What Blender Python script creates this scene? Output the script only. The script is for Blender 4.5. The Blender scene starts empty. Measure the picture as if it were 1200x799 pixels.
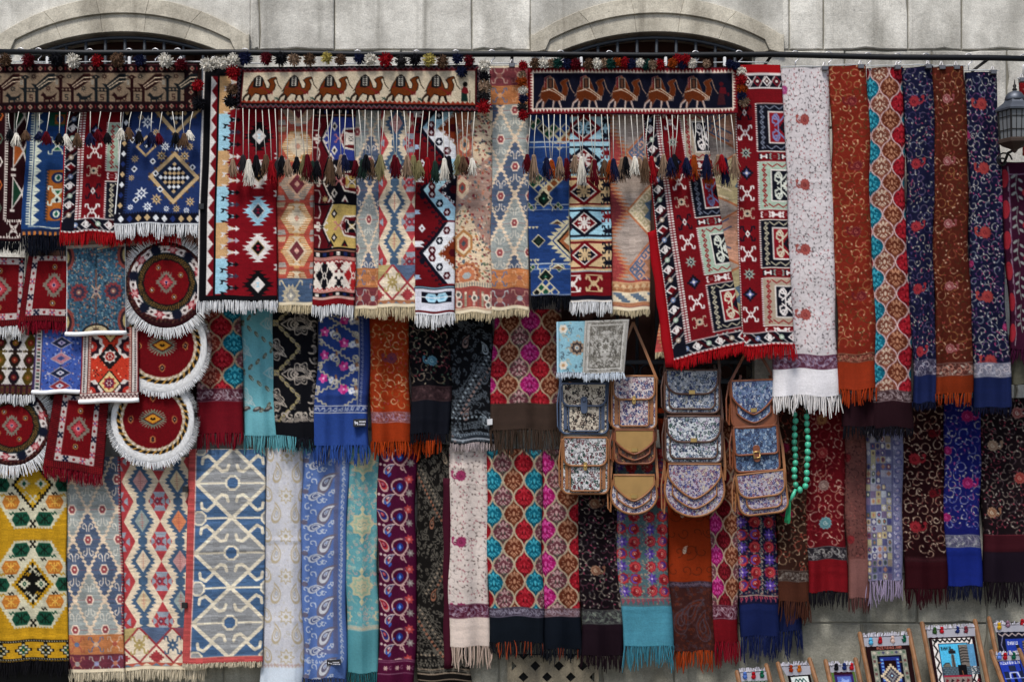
import bpy, bmesh, math, random, time
import numpy as np
from mathutils import Vector, Matrix
SC = bpy.context.scene; COL = SC.collection
# ---------------------------------------------------------------- camera, sky, sun, exposure
DIST, HZ, CAMZ = 9.0, 549.0, 1.7         # camera 9 m from the wall, eye height 1.7 m, horizon row of the picture
cam_d = bpy.data.cameras.new('camera'); cam = bpy.data.objects.new('camera', cam_d); COL.objects.link(cam)
cam.location = (0, -DIST, CAMZ); cam.rotation_euler = (math.radians(90), 0, 0)
cam_d.sensor_width = 36; cam_d.lens = 36*DIST/6.0; cam_d.shift_y = (HZ-399.5)/1200
cam_d.clip_start = .1; cam_d.clip_end = 600; SC.camera = cam
SUN_EL, SUN_AZ = math.radians(58), math.radians(200)   # bright hazy sky from in front of the wall, a little from the left
w = bpy.data.worlds.new('World'); SC.world = w; w.use_nodes = True
nt = w.node_tree; bg = nt.nodes['Background']; sky = nt.nodes.new('ShaderNodeTexSky'); sky.sky_type = 'NISHITA'; sky.sun_disc = False
sky.sun_elevation = SUN_EL; sky.sun_rotation = SUN_AZ; sky.air_density = 1.0; sky.dust_density = 2.5; sky.ozone_density = 1.0
nt.links.new(sky.outputs[0], bg.inputs[0]); bg.inputs[1].default_value = .065
sun_d = bpy.data.lights.new('sun', 'SUN'); sun_d.energy = 1.5; sun_d.angle = math.radians(12); sun_d.color = (1, .96, .9)
sun = bpy.data.objects.new('sun', sun_d); COL.objects.link(sun)
sd = Vector((math.sin(SUN_AZ)*math.cos(SUN_EL), math.cos(SUN_AZ)*math.cos(SUN_EL), math.sin(SUN_EL)))
sun.rotation_euler = sd.to_track_quat('Z', 'Y').to_euler(); sun.location = (0, -6, 12)
SC.view_settings.view_transform = 'Standard'; SC.view_settings.look = 'None'; SC.view_settings.exposure = 1.12; SC.view_settings.gamma = 1; SC.view_settings.use_curve_mapping = False
SC.cycles.max_bounces = 6; SC.cycles.diffuse_bounces = 3
# ---------------------------------------------------------------- weaving: every textile pattern is drawn knot by knot
K = 3
def H(c):
    if isinstance(c, str):
        return np.array([int(c[i:i+2], 16) / 255 for i in (0, 2, 4)], np.float32)
    return np.asarray(c, np.float32)
class Cv:
    def __init__(s, w, h, bg):
        s.w, s.h = w, h
        s.a = np.empty((max(4, int(h * K)), max(4, int(w * K)), 3), np.float32); s.a[:] = H(bg)
        s.r = random.Random(int(w * 7 + h * 13))
    def R(s, x0, y0, x1, y1, c):
        H_, W_ = s.a.shape[:2]
        x0, x1 = sorted((x0, x1)); y0, y1 = sorted((y0, y1))
        s.a[max(0, round(y0*K)):max(0, round(y1*K)), max(0, round(x0*K)):max(0, round(x1*K))] = H(c)
    def P(s, pts, c):
        p = np.asarray(pts, float) * K
        H_, W_ = s.a.shape[:2]
        x0 = max(0, int(p[:, 0].min())); x1 = min(W_, int(p[:, 0].max()) + 2)
        y0 = max(0, int(p[:, 1].min())); y1 = min(H_, int(p[:, 1].max()) + 2)
        if x1 <= x0 or y1 <= y0: return
        X = np.arange(x0, x1) + .5; Y = np.arange(y0, y1) + .5
        ins = np.zeros((y1-y0, x1-x0), bool)
        q = np.roll(p, -1, 0)
        for (ax, ay), (bx, by) in zip(p, q):
            if ay == by: continue
            m = (ay > Y) != (by > Y)
            xc = (bx-ax) * (Y-ay) / (by-ay) + ax
            ins ^= m[:, None] & (X[None, :] < xc[:, None])
        s.a[y0:y1, x0:x1][ins] = H(c)
    def D(s, x, y, rx, ry, c):
        s.P([(x-rx, y), (x, y-ry), (x+rx, y), (x, y+ry)], c)
    def L(s, pts, w, c, closed=False):
        p = np.asarray(pts, float) * K
        if closed: p = np.vstack([p, p[:1]])
        d = np.hypot(*(p[1:] - p[:-1]).T); n = max(2, int(d.sum() / .6))
        t = np.concatenate([[0], np.cumsum(d)]); u = np.linspace(0, t[-1], n)
        x = np.interp(u, t, p[:, 0]); y = np.interp(u, t, p[:, 1])
        r = w * K / 2; k = int(math.ceil(r))
        oy, ox = np.mgrid[-k:k+1, -k:k+1]; m = ox*ox + oy*oy <= r*r + .1
        X = (x[:, None] + ox[m][None]).astype(int).ravel(); Y = (y[:, None] + oy[m][None]).astype(int).ravel()
        H_, W_ = s.a.shape[:2]; g = (X >= 0) & (X < W_) & (Y >= 0) & (Y < H_)
        s.a[Y[g], X[g]] = H(c)
    def E(s, x, y, rx, ry, c, a=0):
        t = np.linspace(0, 2*math.pi, 18, endpoint=False); ca, sa = math.cos(a), math.sin(a)
        s.P(np.c_[x + rx*np.cos(t)*ca - ry*np.sin(t)*sa, y + rx*np.cos(t)*sa + ry*np.sin(t)*ca], c)
    def C(s, x, y, r, c): s.E(x, y, r, r, c)
    def step(s, x, y, rx, ry, n, c):
        for i in range(-n, n+1):
            hw = rx * (1 - abs(i) / (n + .5)); hh = ry / (2*n+1)
            s.R(x-hw, y+i*2*hh-hh, x+hw, y+i*2*hh+hh, c)
    def saw(s, x, y, rx, ry, n, tooth, c, vert=False):
        cor = [(x, y-ry), (x+rx, y), (x, y+ry), (x-rx, y)]; pts = []
        for i in range(4):
            (ax, ay), (bx, by) = cor[i], cor[(i+1) % 4]
            for k in range(n):
                t0, t1 = k/n, (k+.5)/n
                px, py = ax+(bx-ax)*t0, ay+(by-ay)*t0; pts.append((px, py))
                px, py = ax+(bx-ax)*t1, ay+(by-ay)*t1
                if vert: py += tooth*(1 if py > y else -1)
                else: px += tooth*(1 if px > x else -1)
                pts.append((px, py))
        s.P(pts, c)
    def hexa(s, x, y, rx, ry, c, k=.5):
        s.P([(x-rx, y), (x-rx*k, y-ry), (x+rx*k, y-ry), (x+rx, y), (x+rx*k, y+ry), (x-rx*k, y+ry)], c)
    def ogv(s, x, y, rx, ry, c):  # tall hexagon
        s.P([(x, y-ry), (x+rx, y-ry*.45), (x+rx, y+ry*.45), (x, y+ry), (x-rx, y+ry*.45), (x-rx, y-ry*.45)], c)
    def hook(s, x, y, sx, sy, c, w=1):
        s.L([(x, y), (x, y+.6*sy), (x+.35*sx, y+sy), (x+.8*sx, y+.85*sy), (x+.85*sx, y+.45*sy), (x+.5*sx, y+.35*sy)], w, c)
    def ram(s, x, y, r, c, w=1.1, ry=None):
        ry = ry or r
        for a in (-1, 1):
            for b in (-1, 1):
                s.L([(x, y), (x+a*r*.55, y+b*ry*.5), (x+a*r*.6, y+b*ry*.95), (x+a*r*.95, y+b*ry), (x+a*r, y+b*ry*.65)], w, c)
    def bone(s, x, y, r, c, c2=None):
        s.L([(x-r*.7, y), (x+r*.7, y)], r*.45, c)
        for a in (-1, 1):
            for b in (-1, 1): s.C(x+a*r*.8, y+b*r*.32, r*.34, c)
        if c2: s.L([(x-r*.6, y), (x+r*.6, y)], r*.16, c2)
    def star(s, x, y, r, n, c, k=.45, a0=0):
        t = np.arange(2*n) * math.pi / n + a0; q = np.where(np.arange(2*n) % 2 == 0, r, r*k)
        s.P(np.c_[x+q*np.cos(t), y+q*np.sin(t)], c)
    def spiral(s, x, y, r0, r1, a0, a1, w, c, n=14):
        t = np.linspace(0, 1, n); a = a0+(a1-a0)*t; r = r0+(r1-r0)*t
        p = np.c_[x+r*np.cos(a), y+r*np.sin(a)]; s.L(p, w, c); return p
    def zig(s, x0, y0, x1, y1, n, amp, w, c):
        t = np.linspace(0, 1, n+1); dx, dy = x1-x0, y1-y0; L = math.hypot(dx, dy) or 1
        o = np.where(np.arange(n+1) % 2 == 0, -amp, amp)
        s.L(np.c_[x0+dx*t - dy/L*o, y0+dy*t + dx/L*o], w, c)
    def teeth(s, x0, y0, x1, y1, n, h, c):   # triangles standing on a line; sign of h picks the side
        dx, dy = (x1-x0)/n, (y1-y0)/n; L = math.hypot(dx, dy); nx, ny = -dy/L*h, dx/L*h
        for i in range(n):
            ax, ay = x0+dx*i, y0+dy*i
            s.P([(ax, ay), (ax+dx, ay+dy), (ax+dx/2+nx, ay+dy/2+ny)], c)
    def dots(s, x0, y0, x1, y1, n, r, cols):
        for i in range(n):
            t = (i+.5)/n; s.D(x0+(x1-x0)*t, y0+(y1-y0)*t, r, r, cols[i % len(cols)])
    def paisley(s, x, y, r, cols, a=0, flip=1, w=.9):
        t = np.linspace(0, 1, 26); th = t*2*math.pi
        rr = np.sin(th/2)**.8
        for k, c in enumerate(cols):
            q = r*(1-.27*k)
            # a drop with a curled tip
            px = np.sin(th)*.52*q*np.sin(th/2)**1.0; py = -np.cos(th)*q*.9
            tip = np.clip((-(py/q)-.15), 0, 1)
            px = (px + tip**1.7*q*.75)*flip
            X = x+px*math.cos(a)-py*math.sin(a); Y = y+px*math.sin(a)+py*math.cos(a)
            if c[0] == '-': s.L(np.c_[X, Y], w, c[1:], True)
            else: s.P(np.c_[X, Y], c)
    def noise(s, amp=.05, streak=.05, rng=0, vert=False):
        g = np.random.default_rng(rng); h, w = s.a.shape[:2]
        n = g.normal(0, amp, ((h+1)//2, (w+1)//2)).repeat(2, 0).repeat(2, 1)[:h, :w]
        if streak:
            st = g.normal(0, 1, (h//4+2)); st = np.convolve(st, np.ones(3)/3, 'same').repeat(4)[:h]
            seg = g.normal(0, 1, (h//3+1, w//24+2)).repeat(3, 0).repeat(24, 1)[:h, :w]
            n = n + streak*(st[:, None]*.9 + seg*.7)
        s.a *= (1+n)[..., None]
        np.clip(s.a, 0, 1, s.a)
rnd = random.Random(5)
# ---- shawl motifs
def vine(c, y0, y1, cols, cell=13, seed=1, leaf=None, w=.9, x0=0, x1=None):
    g = random.Random(seed); x1 = x1 or c.w; gr = c.a[int(c.a.shape[0]*.1), 2]*.22; leaf = [H(q)*.85+gr*.7 for q in (leaf or cols)]; cols = [H(q)*.78+gr for q in cols]; w *= .66; cell *= .86
    y = y0+2; row = 0
    while y < y1+4:
        x = x0 - cell*(.5 if row % 2 else 0)
        while x < x1+cell:
            px, py = x+g.uniform(-2.5, 2.5), y+g.uniform(-2.5, 2.5); r = g.uniform(.34, .58)*cell
            a = g.uniform(0, 6.28); d = g.choice((-1, 1)); col = g.choice(cols)
            if y0 <= py-r*.3 and py+r*.8 <= y1+2:
                sw = g.uniform(3.9, 5.6); p = c.spiral(px, py, r*g.uniform(.3, .75), r, a, a+d*sw, w, col)
                e = p[-1]; th = a+d*sw+d*1.57; f = (e[0]+math.cos(th-d*.25)*r*.7, e[1]+math.sin(th-d*.25)*r*.7)
                c.L([e, f], w*.85, col)
                for q, t in ((p[0], .5), (p[5], .7), (p[9], .9), (f, .95)):
                    if g.random() < t: c.E(q[0]+g.uniform(-1, 1), q[1]+g.uniform(-1, 1), 1.35, .7, g.choice(leaf), g.uniform(0, 3))
            elif g.random() < .3 and y0 < py < y1: c.E(px, py, 1.4, .7, g.choice(leaf), a)
            x += cell*1.04
        y += cell*.88; row += 1
def flower(c, x, y, r, col, col2, tail=1, tcol=None):
    col, col2 = H(col)*.88, H(col2)*.9; r *= .92
    if tail:
        p = [(x-tail*r*.5, y+r*.35), (x-tail*r*1.15, y+r*.5), (x-tail*r*1.6, y+r*.1), (x-tail*r*1.55, y-r*.45)]
        c.L(p, r*.26, tcol or col); c.star(x-tail*r*1.5, y-r*.6, r*.4, 5, tcol or col, .6); c.E(x-tail*r*1.1, y+r*.1, r*.24, r*.13, col2, .6)
    c.star(x, y, r*1.02, 11, col, .8, .2)
    for i in range(7):
        a = i*.8976+.3; px, py = x+math.cos(a)*r*.62, y+math.sin(a)*r*.6
        c.L([(px+math.cos(b)*r*.26, py+math.sin(b)*r*.26) for b in np.linspace(a-1.5, a+1.5, 6)], .6, col2)
    c.L([(x+math.cos(b)*r*.32, y+math.sin(b)*r*.3) for b in np.linspace(.4, 4.6, 9)], .8, col2); c.C(x+r*.05, y, r*.13, col2)
def band(c, y0, y1, g, l, l2=None, seed=3, w=.8):
    c.R(0, y0, c.w, y1, g); m = (y0+y1)/2; hh = max(1.2, (y1-y0)/2-1.5); q = random.Random(seed)
    for i in range(int(c.w*(y1-y0)/9)):
        x, y = q.uniform(0, c.w), q.uniform(y0+1.5, y1-1.5); a = q.uniform(0, 6)
        c.spiral(x, y, .3, min(hh, q.uniform(1, 2.4)), a, a+q.uniform(3, 8), .6, l if q.random() < .65 or not l2 else l2, 8)
    x = 2; k = 0
    while x < c.w+4:
        s = 1 if k % 2 else -1
        c.spiral(x, m+s*hh*.2, .6, hh*.8, k, k+s*5.2, w, l2 or l, 12); c.E(x+hh*.7, m-s*hh*.5, hh*.4, hh*.18, l, s*.7)
        x += hh*1.3; k += 1
    for y in (y0+.5, y1-.7): c.L([(0, y), (c.w, y)], .6, l)
def plain(c, y0, y1, col, rng=1):
    c.R(0, y0, c.w, y1, col)
_q = random.Random(3); PET = [(0, 0, .12, .15), (0, .42, .11, .12), (0, -.46, .1, .13), (0, .74, .07, .09), (0, -.76, .06, .09)]
for _i in range(64):
    _v = _q.uniform(-.8, .8); _m = .5*(1+math.cos(math.pi*abs(_v)**1.3))
    PET.append((_q.uniform(.14, .95)*max(.12, _m), _v, _q.uniform(.035, .085), _q.uniform(.03, .075)))
def ogee(c, y0, y1, p, ch, pal, x0=0., ph=0., line='d8c3a8', line2=None, w=1.5):
    """pal: list of (ground, light, mid) per column"""
    h, W = c.a.shape[:2]; a, b = int(y0*K), min(h, int(y1*K))
    Y, X = np.mgrid[a:b, 0:W]; X = X/K; Y = Y/K
    k0 = int(math.floor(-x0/p))-2; n = int(c.w/p)+5
    out = c.a[a:b]
    sq = np.cos(2*math.pi*(Y-ph)/ch); sq = np.sign(sq)*np.abs(sq)**.72
    wob = lambda k: k*p + x0 + ((-1)**k)*(p/2)*sq*.93
    for k in range(k0, k0+n):
        L0, L1 = wob(k), wob(k+1); m = (X >= L0) & (X < L1)
        if not m.any(): continue
        g, l, d = [H(q) for q in pal[k % len(pal)]]; l = l*.78+g*.2; d = d*.8+l*.1
        off = ph + (ch/2 if k % 2 == 0 else 0)
        v = ((Y-off+ch/2) % ch - ch/2)/(ch*.5); u = np.abs(X-(k+.5)*p-x0)/p
        col = np.broadcast_to(g, out.shape).copy()
        for i, (pu, pv, ru, rv) in enumerate(PET):
            e = ((u-pu)/ru)**2 + ((v-pv)/rv)**2
            t = l if i % 5 < 3 else d
            col[e < 1] = t; col[e < .12] = d if i % 2 else t
        out[m] = col[m]
    line = H(line)*.84
    for k in range(k0, k0+n+1):
        L0 = wob(k); sl = 1+np.abs(np.sin(2*math.pi*(Y-ph)/ch))*(p*math.pi/ch)*.75
        m = np.abs(X-L0) < w*sl*.5; out[m] = H(line)
        if line2: m = np.abs(X-L0) < w*sl*.25; out[m] = H(line2)
OG = dict(turq=('0f6f86', '58c4d6', '0b4a5c'), brown=('6e3421', 'd1a080', '8f5034'), red=('9d1526', 'd13a48', '5c0b18'),
          white=('7d4a3c', 'e0d2bd', 'a9624a'), mag=('b01a70', 'e66cb6', '7c1050'), pw=('74404a', 'd9b8b4', '4c5a4a'), plum=('3a1824', '9c7078', '5d2a3c'), dred=('6d0f1c', 'a5283a', '48060f'),
          coral=('93392f', 'e0a890', '6b1d1d'))
# ---- kilim grounds
def lattice(c, y0, y1, cw, ch, x0, ph, ca='939a96', cb='4c5c78', cr='dcc0a0', red='9c4246'):
    c.R(0, y0, c.w, y1, cr); j0 = int((y0-ph)/(ch/2))-2; a, b = int(y0*K), int(y1*K); keep = c.a.copy()
    for j in range(j0, j0+int((y1-y0)/(ch/2))+5):
        for i in range(-2, int(c.w/cw)+3):
            x = x0+i*cw+(cw/2 if j % 2 else 0); y = ph+j*ch/2
            col, lt = (ca, 'c9c3b4') if ((j//2) % 2 == 0) ^ (i % 2 == 0 and j % 2 == 1) else (cb, 'cdbfb0')
            c.saw(x, y, cw/2-3.6, ch/2-4.6, 6, 2.7, col)
            for sx in (-1, 1):
                for sy in (-1, 1): c.hook(x+sx*cw*.04, y+sy*ch*.14, sx*cw*.15, sy*ch*.13, lt, 1)
            c.L([(x-cw*.4, y), (x+cw*.4, y)], .6, red)
            c.hexa(x, y, cw*.155, ch*.088, 'e3c9b2'); c.hexa(x, y, cw*.11, ch*.062, red); c.D(x, y, cw*.04, ch*.02, 'e3c9b2')
    keep[a:b] = c.a[a:b]; c.a = keep
def kband(c, y0, y1, g, cols, seed=2, n=None):
    c.R(0, y0, c.w, y1, g); m = (y0+y1)/2; h = (y1-y0)/2; n = n or max(2, int(c.w/(h*2.4)))
    for i in range(n):
        x = (i+.5)*c.w/n; c.ram(x, m, h*.75, cols[i % len(cols)], 1.1); c.hexa(x, m, h*.28, h*.24, cols[(i+1) % len(cols)])
def column(c, y0, y1, xs, ch, ph, cream='dcc6a6', red='b8343a', blue='3f5c7c', side=True, cw=26):
    a, b = int(y0*K), int(y1*K); keep = c.a.copy()
    c.R(0, y0, c.w, y1, red)
    mids = ['c98f8a', 'c9b58c', '8f9a94', 'd97a4a', 'dcc6a6']
    for xi, x in enumerate(xs):
        n = int((y1-y0)/ch)+3
        for j in range(-1, n):
            y = ph+j*ch
            # gaps between the columns: grey winged figures
            for sx in (-1, 1):
                gx, gy = x+sx*cw*.56, y+ch*.5
                u = ch/46
                for t in (-1, 1): c.P([(gx-5*u, gy+t*11*u), (gx+5*u, gy+t*11*u), (gx+2*u, gy+t*4*u), (gx-2*u, gy+t*4*u)], '8e98a6'); c.P([(gx+t*9*u, gy-5*u), (gx+t*9*u, gy+5*u), (gx+t*3*u, gy)], '8e98a6')
                c.D(gx, gy, 5*u, 5.5*u, red); c.D(gx, gy, 3.6*u, 4*u, '7c2840'); c.D(gx, gy, 1.5*u, 1.6*u, '8e98a6')
        for j in range(-1, n):
            y = ph+j*ch
            c.P([(x-cw*.2, y-ch*.5), (x+cw*.2, y-ch*.5), (x+cw*.5, y), (x+cw*.2, y+ch*.5), (x-cw*.2, y+ch*.5), (x-cw*.5, y)], cream)
        for j in range(-1, n):
            y = ph+j*ch
            c.saw(x, y, cw*.27, ch*.4, 4, cw*.1, blue)
            c.D(x, y, cw*.2, ch*.28, mids[(j*2+xi) % 5])
            for q in range(-3, 4): c.L([(x-(3-abs(q)*.6), y+q*ch*.052), (x+(3-abs(q)*.6), y+q*ch*.052)], .55, 'b8453f' if j % 2 else 'a05a50')
            c.L([(x, y-ch*.2), (x, y+ch*.2)], .55, 'b8453f')
            c.ogv(x, y+ch*.5, cw*.125, ch*.14, blue)
    keep[a:b] = c.a[a:b]; c.a = keep
def dmband(c, y0, y1, n, r1='a93238', cr='e0cdb0'):
    keep = c.a.copy(); a, b = int(y0*K), int(y1*K); c.R(0, y0, c.w, y1, cr); m = (y0+y1)/2; h = (y1-y0)/2; cw = c.w/n
    for i in range(-1, int(n)+2):
        x = (i+.5)*cw
        c.P([(x+cw*.05, y0), (x+cw*.95, y0), (x+cw*.5, m+1)], ['54688a', '8b4a5c', 'b09a5c'][i % 3])
        for q in (0, 1): c.step(x+cw*.5, y1-h*.3, cw*.22, h*.4, 3, r1)
        c.L([(x-cw/2, m), (x, y0), (x+cw/2, m), (x, y1), (x-cw/2, m)], 2.2, r1)
        col = ['ab9250', '3f5c7c', '6f7a62', 'a93238'][i % 4]
        c.ram(x, m, cw*.25, col, 1.8, h*.5); c.step(x, m, cw*.16, h*.34, 2, col); c.D(x, m, 1.4, 1.4, cr)
    keep[a:b] = c.a[a:b]; c.a = keep
CAM = np.array([(5.6,18.7),(8,12.5),(12.5,5),(17.5,1),(21.9,4.4),(25.6,12.5),(27.5,18),(31,18),(32,12.5),(28.7,7.7),(31.9,5),(38,3.5),(39.6,5),(35.9,7.7),(38.7,13.7),(37.5,20),(33,25),(28.7,26.2),
 (30.6,33),(29.4,33.7),(26.2,26.9),(23,26.9),(21.9,30),(21,33.5),(20,33.5),(20.6,26.2),(15,24.4),(10.6,30),(9.4,33.5),(6.9,33.5),(8.1,27.5),(7,25.6),(1.9,29.4),(.6,34),(0,33),(1.2,28.7),(5.6,23.7)])
def camel(c, x, y, sx, sy, fill, edge, leg, strap, w=.9):
    q = CAM*(sx, sy)+(x, y); c.P(q, fill); c.L(q, w, edge, True); T = lambda *p: [(x+a*sx, y+b*sy) for a, b in p]
    for p in (((7, 25.6), (1.9, 29.4), (.6, 33.6)), ((9, 28), (8.2, 33.4)), ((21.2, 27), (20.5, 33.4)), ((28, 27), (30, 33.4))): c.L(T(*p), 1.5, leg)
    c.L(T((7, 17), (16, 15), (24, 18), (33, 24)), .9, strap)
    c.L(T((39, 5), (42, 14), (46, 19)), .8, edge)
    for i in range(3): c.L(T((31+i*2.2, 22), (30.4+i*2.2, 26)), .8, strap)
    c.L(T((5.6, 19), (3.6, 22)), .9, edge)
def redrug(c, xb, seed=0, top=None, nbot=1):
    RED, BLK, WH = '84141f', '191a2a', 'e3dcd8'; w, h = c.w, c.h
    c.R(0, 0, w, h, RED); pals = [('b3a390', 'a11f2a', BLK, WH), (BLK, '7d8496', '9a1a28', '8389b4'), ('a9bdaa', 'a11f2a', BLK, 'd5d8cc'), (BLK, 'b9b29c', '9a1a28', 'cfc8b0')]
    bw = xb; ye = h-17
    mc = xb+13 if xb else 12; pc = mc+15
    cols = [WH, '9aa59a', '6d74a4', WH, 'c0ab94', BLK]
    ph = 31
    k = seed
    y = top or 24
    while y < ye:
        kind = k % 6; col = cols[k % 6]; s = 8.3
        if kind in (0, 3, 5): c.ram(mc, y, s, col, 1.8); c.D(mc, y, 2.8, 4.5, WH if kind == 5 else col); c.D(mc, y, 1.2, 2, RED)
        elif kind == 1: c.star(mc, y, s*.9, 8, col, .5); c.D(mc, y, 3, 3, BLK); c.D(mc, y, 1.3, 1.3, WH)
        elif kind == 2: c.step(mc, y, s, s, 3, BLK); c.star(mc, y, 5.5, 4, col, .45); c.D(mc, y, 2, 2, WH)
        else: c.hexa(mc, y, 5, 4, col); c.ram(mc, y, s, col, 1.3, 6); c.D(mc, y, 2, 2, BLK)
        y += 23.5; k += 1
    y = (top or 24)-10; k = seed
    while y < ye:
        g, z, inn, wm = pals[k % 4]; y1 = min(y+56, ye)
        c.R(pc, y, w, y1, g); c.L([(pc, y), (w, y)], 1, 'd9cfc6'); c.L([(pc, y1), (w, y1)], 1, 'd9cfc6')
        for q in np.arange(y, y1, 2.6): c.R(pc-1.6, q, pc+.6, q+1.4, WH)
        zz = [(pc+(4 if i % 2 else 9.5), y+4+i*6) for i in range(9) if y+4+i*6 < y1-2]
        if len(zz) > 1: c.L(zz, 1.2, z)
        for (a, b) in zz: c.C(a+(3.4 if a < pc+6 else -3.4), b, 1.5, z)
        if y1-y > 40:
            for (yy) in (y+4.5, y1-4.5):
                c.zig(pc+11, yy, w, yy, max(2, int((w-pc-11)/5)), 2, 1, z)
            px = pc+14
            c.R(px, y+9, w, y1-9, 'd9d2cc'); c.R(px+1.6, y+10.6, w, y1-10.6, inn)
            cy = (y+y1)/2; cx = px+16
            for sy in (-1, 1):
                c.hook(cx-4, cy, -8, sy*14, wm, 1.9); c.L([(cx-8, cy+sy*2), (cx, cy+sy*9), (cx+6, cy+sy*16)], 1.8, wm)
                c.hook(cx-3, cy+sy*6, -7, sy*10, wm, 1.6)
            c.step(cx+4, cy, 7, 9, 3, wm if inn == BLK else BLK)
            c.D(cx+5, cy, 3, 4, RED)
        for i in range(3):
            bx = pc+7+i*13
            c.bone(bx, y1+6, 5.6, [BLK, '8c9a92', BLK][i % 3] if k % 2 else WH); c.bone(bx, y1+6, 4, WH if (k+i) % 2 else RED)
        y += 68; k += 1
    def lat(x0, y0, x1, y1, n, cw):
        # diamonds between crossed bars along a black band
        dx, dy = (x1-x0)/n, (y1-y0)/n; L = math.hypot(dx, dy); nx, ny = -dy/L*cw, dx/L*cw
        for i in range(n):
            ax, ay = x0+dx*i, y0+dy*i; mx, my = ax+dx/2, ay+dy/2
            if i % 2 == 0:
                c.P([(ax, ay), (mx-nx, my-ny), (ax+dx, ay+dy), (mx+nx, my+ny)], WH); q = .66
                c.P([(mx+(ax-mx)*q, my+(ay-my)*q), (mx-nx*q, my-ny*q), (mx-(ax-mx)*q, my-(ay-my)*q), (mx+nx*q, my+ny*q)], [RED, BLK, '5a1020'][i//2 % 3])
                if i//2 % 3: c.E(mx, my, 2.6, 3.2, WH)
            else:
                c.L([(ax-nx, ay-ny), (ax+dx+nx, ay+dy+ny)], 1, 'a8a2a0'); c.L([(ax-nx-dx*.5, ay-ny-dy*.5), (ax+dx*.5+nx, ay+dy*.5+ny)], 3, '4a0d18')
                c.C(mx, my, 3, ['7d8fb0', 'a9bdaa', 'b3a390'][i//2 % 3]); c.C(mx, my, 1.2, WH)
    c.R(0, h-17, w, h-4, BLK); lat(-2, h-10.5, w+6, h-10.5, max(3, int(w/11)), 6); c.L([(0, h-17), (w, h-17)], 1.2, WH)
    for i in range(int(w/5)+1): c.R(i*5, h-4, i*5+3.4, h-2, WH); c.R(i*5+2, h-4.6, i*5+5, h-3.4, '9d9494')
    c.R(0, h-2, w, h, 'b3101c')
    if xb:
        c.R(0, 0, xb-7, h-4, BLK); lat((xb-7)/2+1, -3, (xb-7)/2+1, h-17, int(h/12), (xb-8)/2-1)
        c.R(0, 0, 1.6, h, 'b3101c')
        for q in np.arange(0, h-14, 3): c.R(1.6, q, 3, q+1.7, WH)
        for xx in (xb-6.5, xb-2.5):
            c.R(xx, 0, xx+3, h-17, '7a1420')
            for q in np.arange(0, h-17, 3): c.R(xx-.4, q, xx+2.6, q+1.7, WH)
    else:
        for q in np.arange(0, h-17, 3): c.R(0, q, 1.8, q+1.7, WH)
    c.noise(.05, .02, seed)
# ---------------------------------------------------------------- the designs
def d_bird(c):
    B, F, M, T = '220a10', '82705d', '2c0d0e', '1b2024'
    c.R(0, 0, c.w, c.h, B); c.R(0, 11, c.w-16, c.h-12, F)
    c.L([(0, 1.2), (c.w, 1.2)], .6, '77434a'); c.L([(0, c.h-1), (c.w, c.h-1)], .6, '9a7c78')
    for y in (6, c.h-6):
        for i in range(24):
            x = 6+i*11.8; c.D(x, y, 3.0, 3.0, '96826f'); c.D(x, y, 1.5, 1.5, '7c2028'); c.R(x+5.2, y-2, x+6.4, y+2, '7c2028')
    for i in range(4): c.D(c.w-8, 13+i*10.5, 3.0, 3.0, '96826f'); c.D(c.w-8, 13+i*10.5, 1.5, 1.5, '7c2028')
    for i in range(-1, 6):
        x = -6+i*41.5; col = [M, T][i % 2]; k2 = [T, M][i % 2]
        c.P([(x+13, 30), (x+7, 23), (x+13, 24), (x+27, 12), (x+35, 12), (x+35, 20), (x+18, 31)], col)
        for q in range(4): c.L([(x+14, 25+q*1.4), (x+27, 14.5+q*2.1), (x+38, 14+q*2.1)], .7, 'c9b59c' if q % 2 else col)
        c.R(x+12, 28, x+15.5, 45, col); c.R(x-1.5, 14, x+2, 45, col); c.R(x-2, 28, x+14, 33, col); c.D(x, 16, 5.5, 3, col); c.D(x, 16, 1.5, 1.2, F)
        for q in range(3): c.D(x+3+q*4, 30.5, 1.5, 1.5, F)
        c.R(x-6, 19, x-2.6, 25, '8b8478'); c.P([(x-7, 28), (x-1, 28), (x-1, 32)], col)
        c.L([(x+8.5, 36), (x+5.5, 36), (x+5.5, 39), (x+8.5, 39), (x+8.5, 42), (x+5.5, 42)], 1, k2)
        bx = x+18; c.P([(bx, 37), (bx+3, 33), (bx+6, 36), (bx+7, 38), (bx+13, 38), (bx+20, 34), (bx+17, 39), (bx+12, 42), (bx+5, 42), (bx+3, 38)], k2)
        c.R(bx+4, 41, bx+5.6, 45, k2); c.R(bx+10, 41, bx+11.6, 45, k2)
        for (fx, fy) in ((x+10, 15), (x+27, 29), (x+33, 41)):
            c.star(fx, fy, 4, 8, k2, .4); c.C(fx, fy, 1.2, F)
    c.noise(.08, .03, 3)
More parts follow.
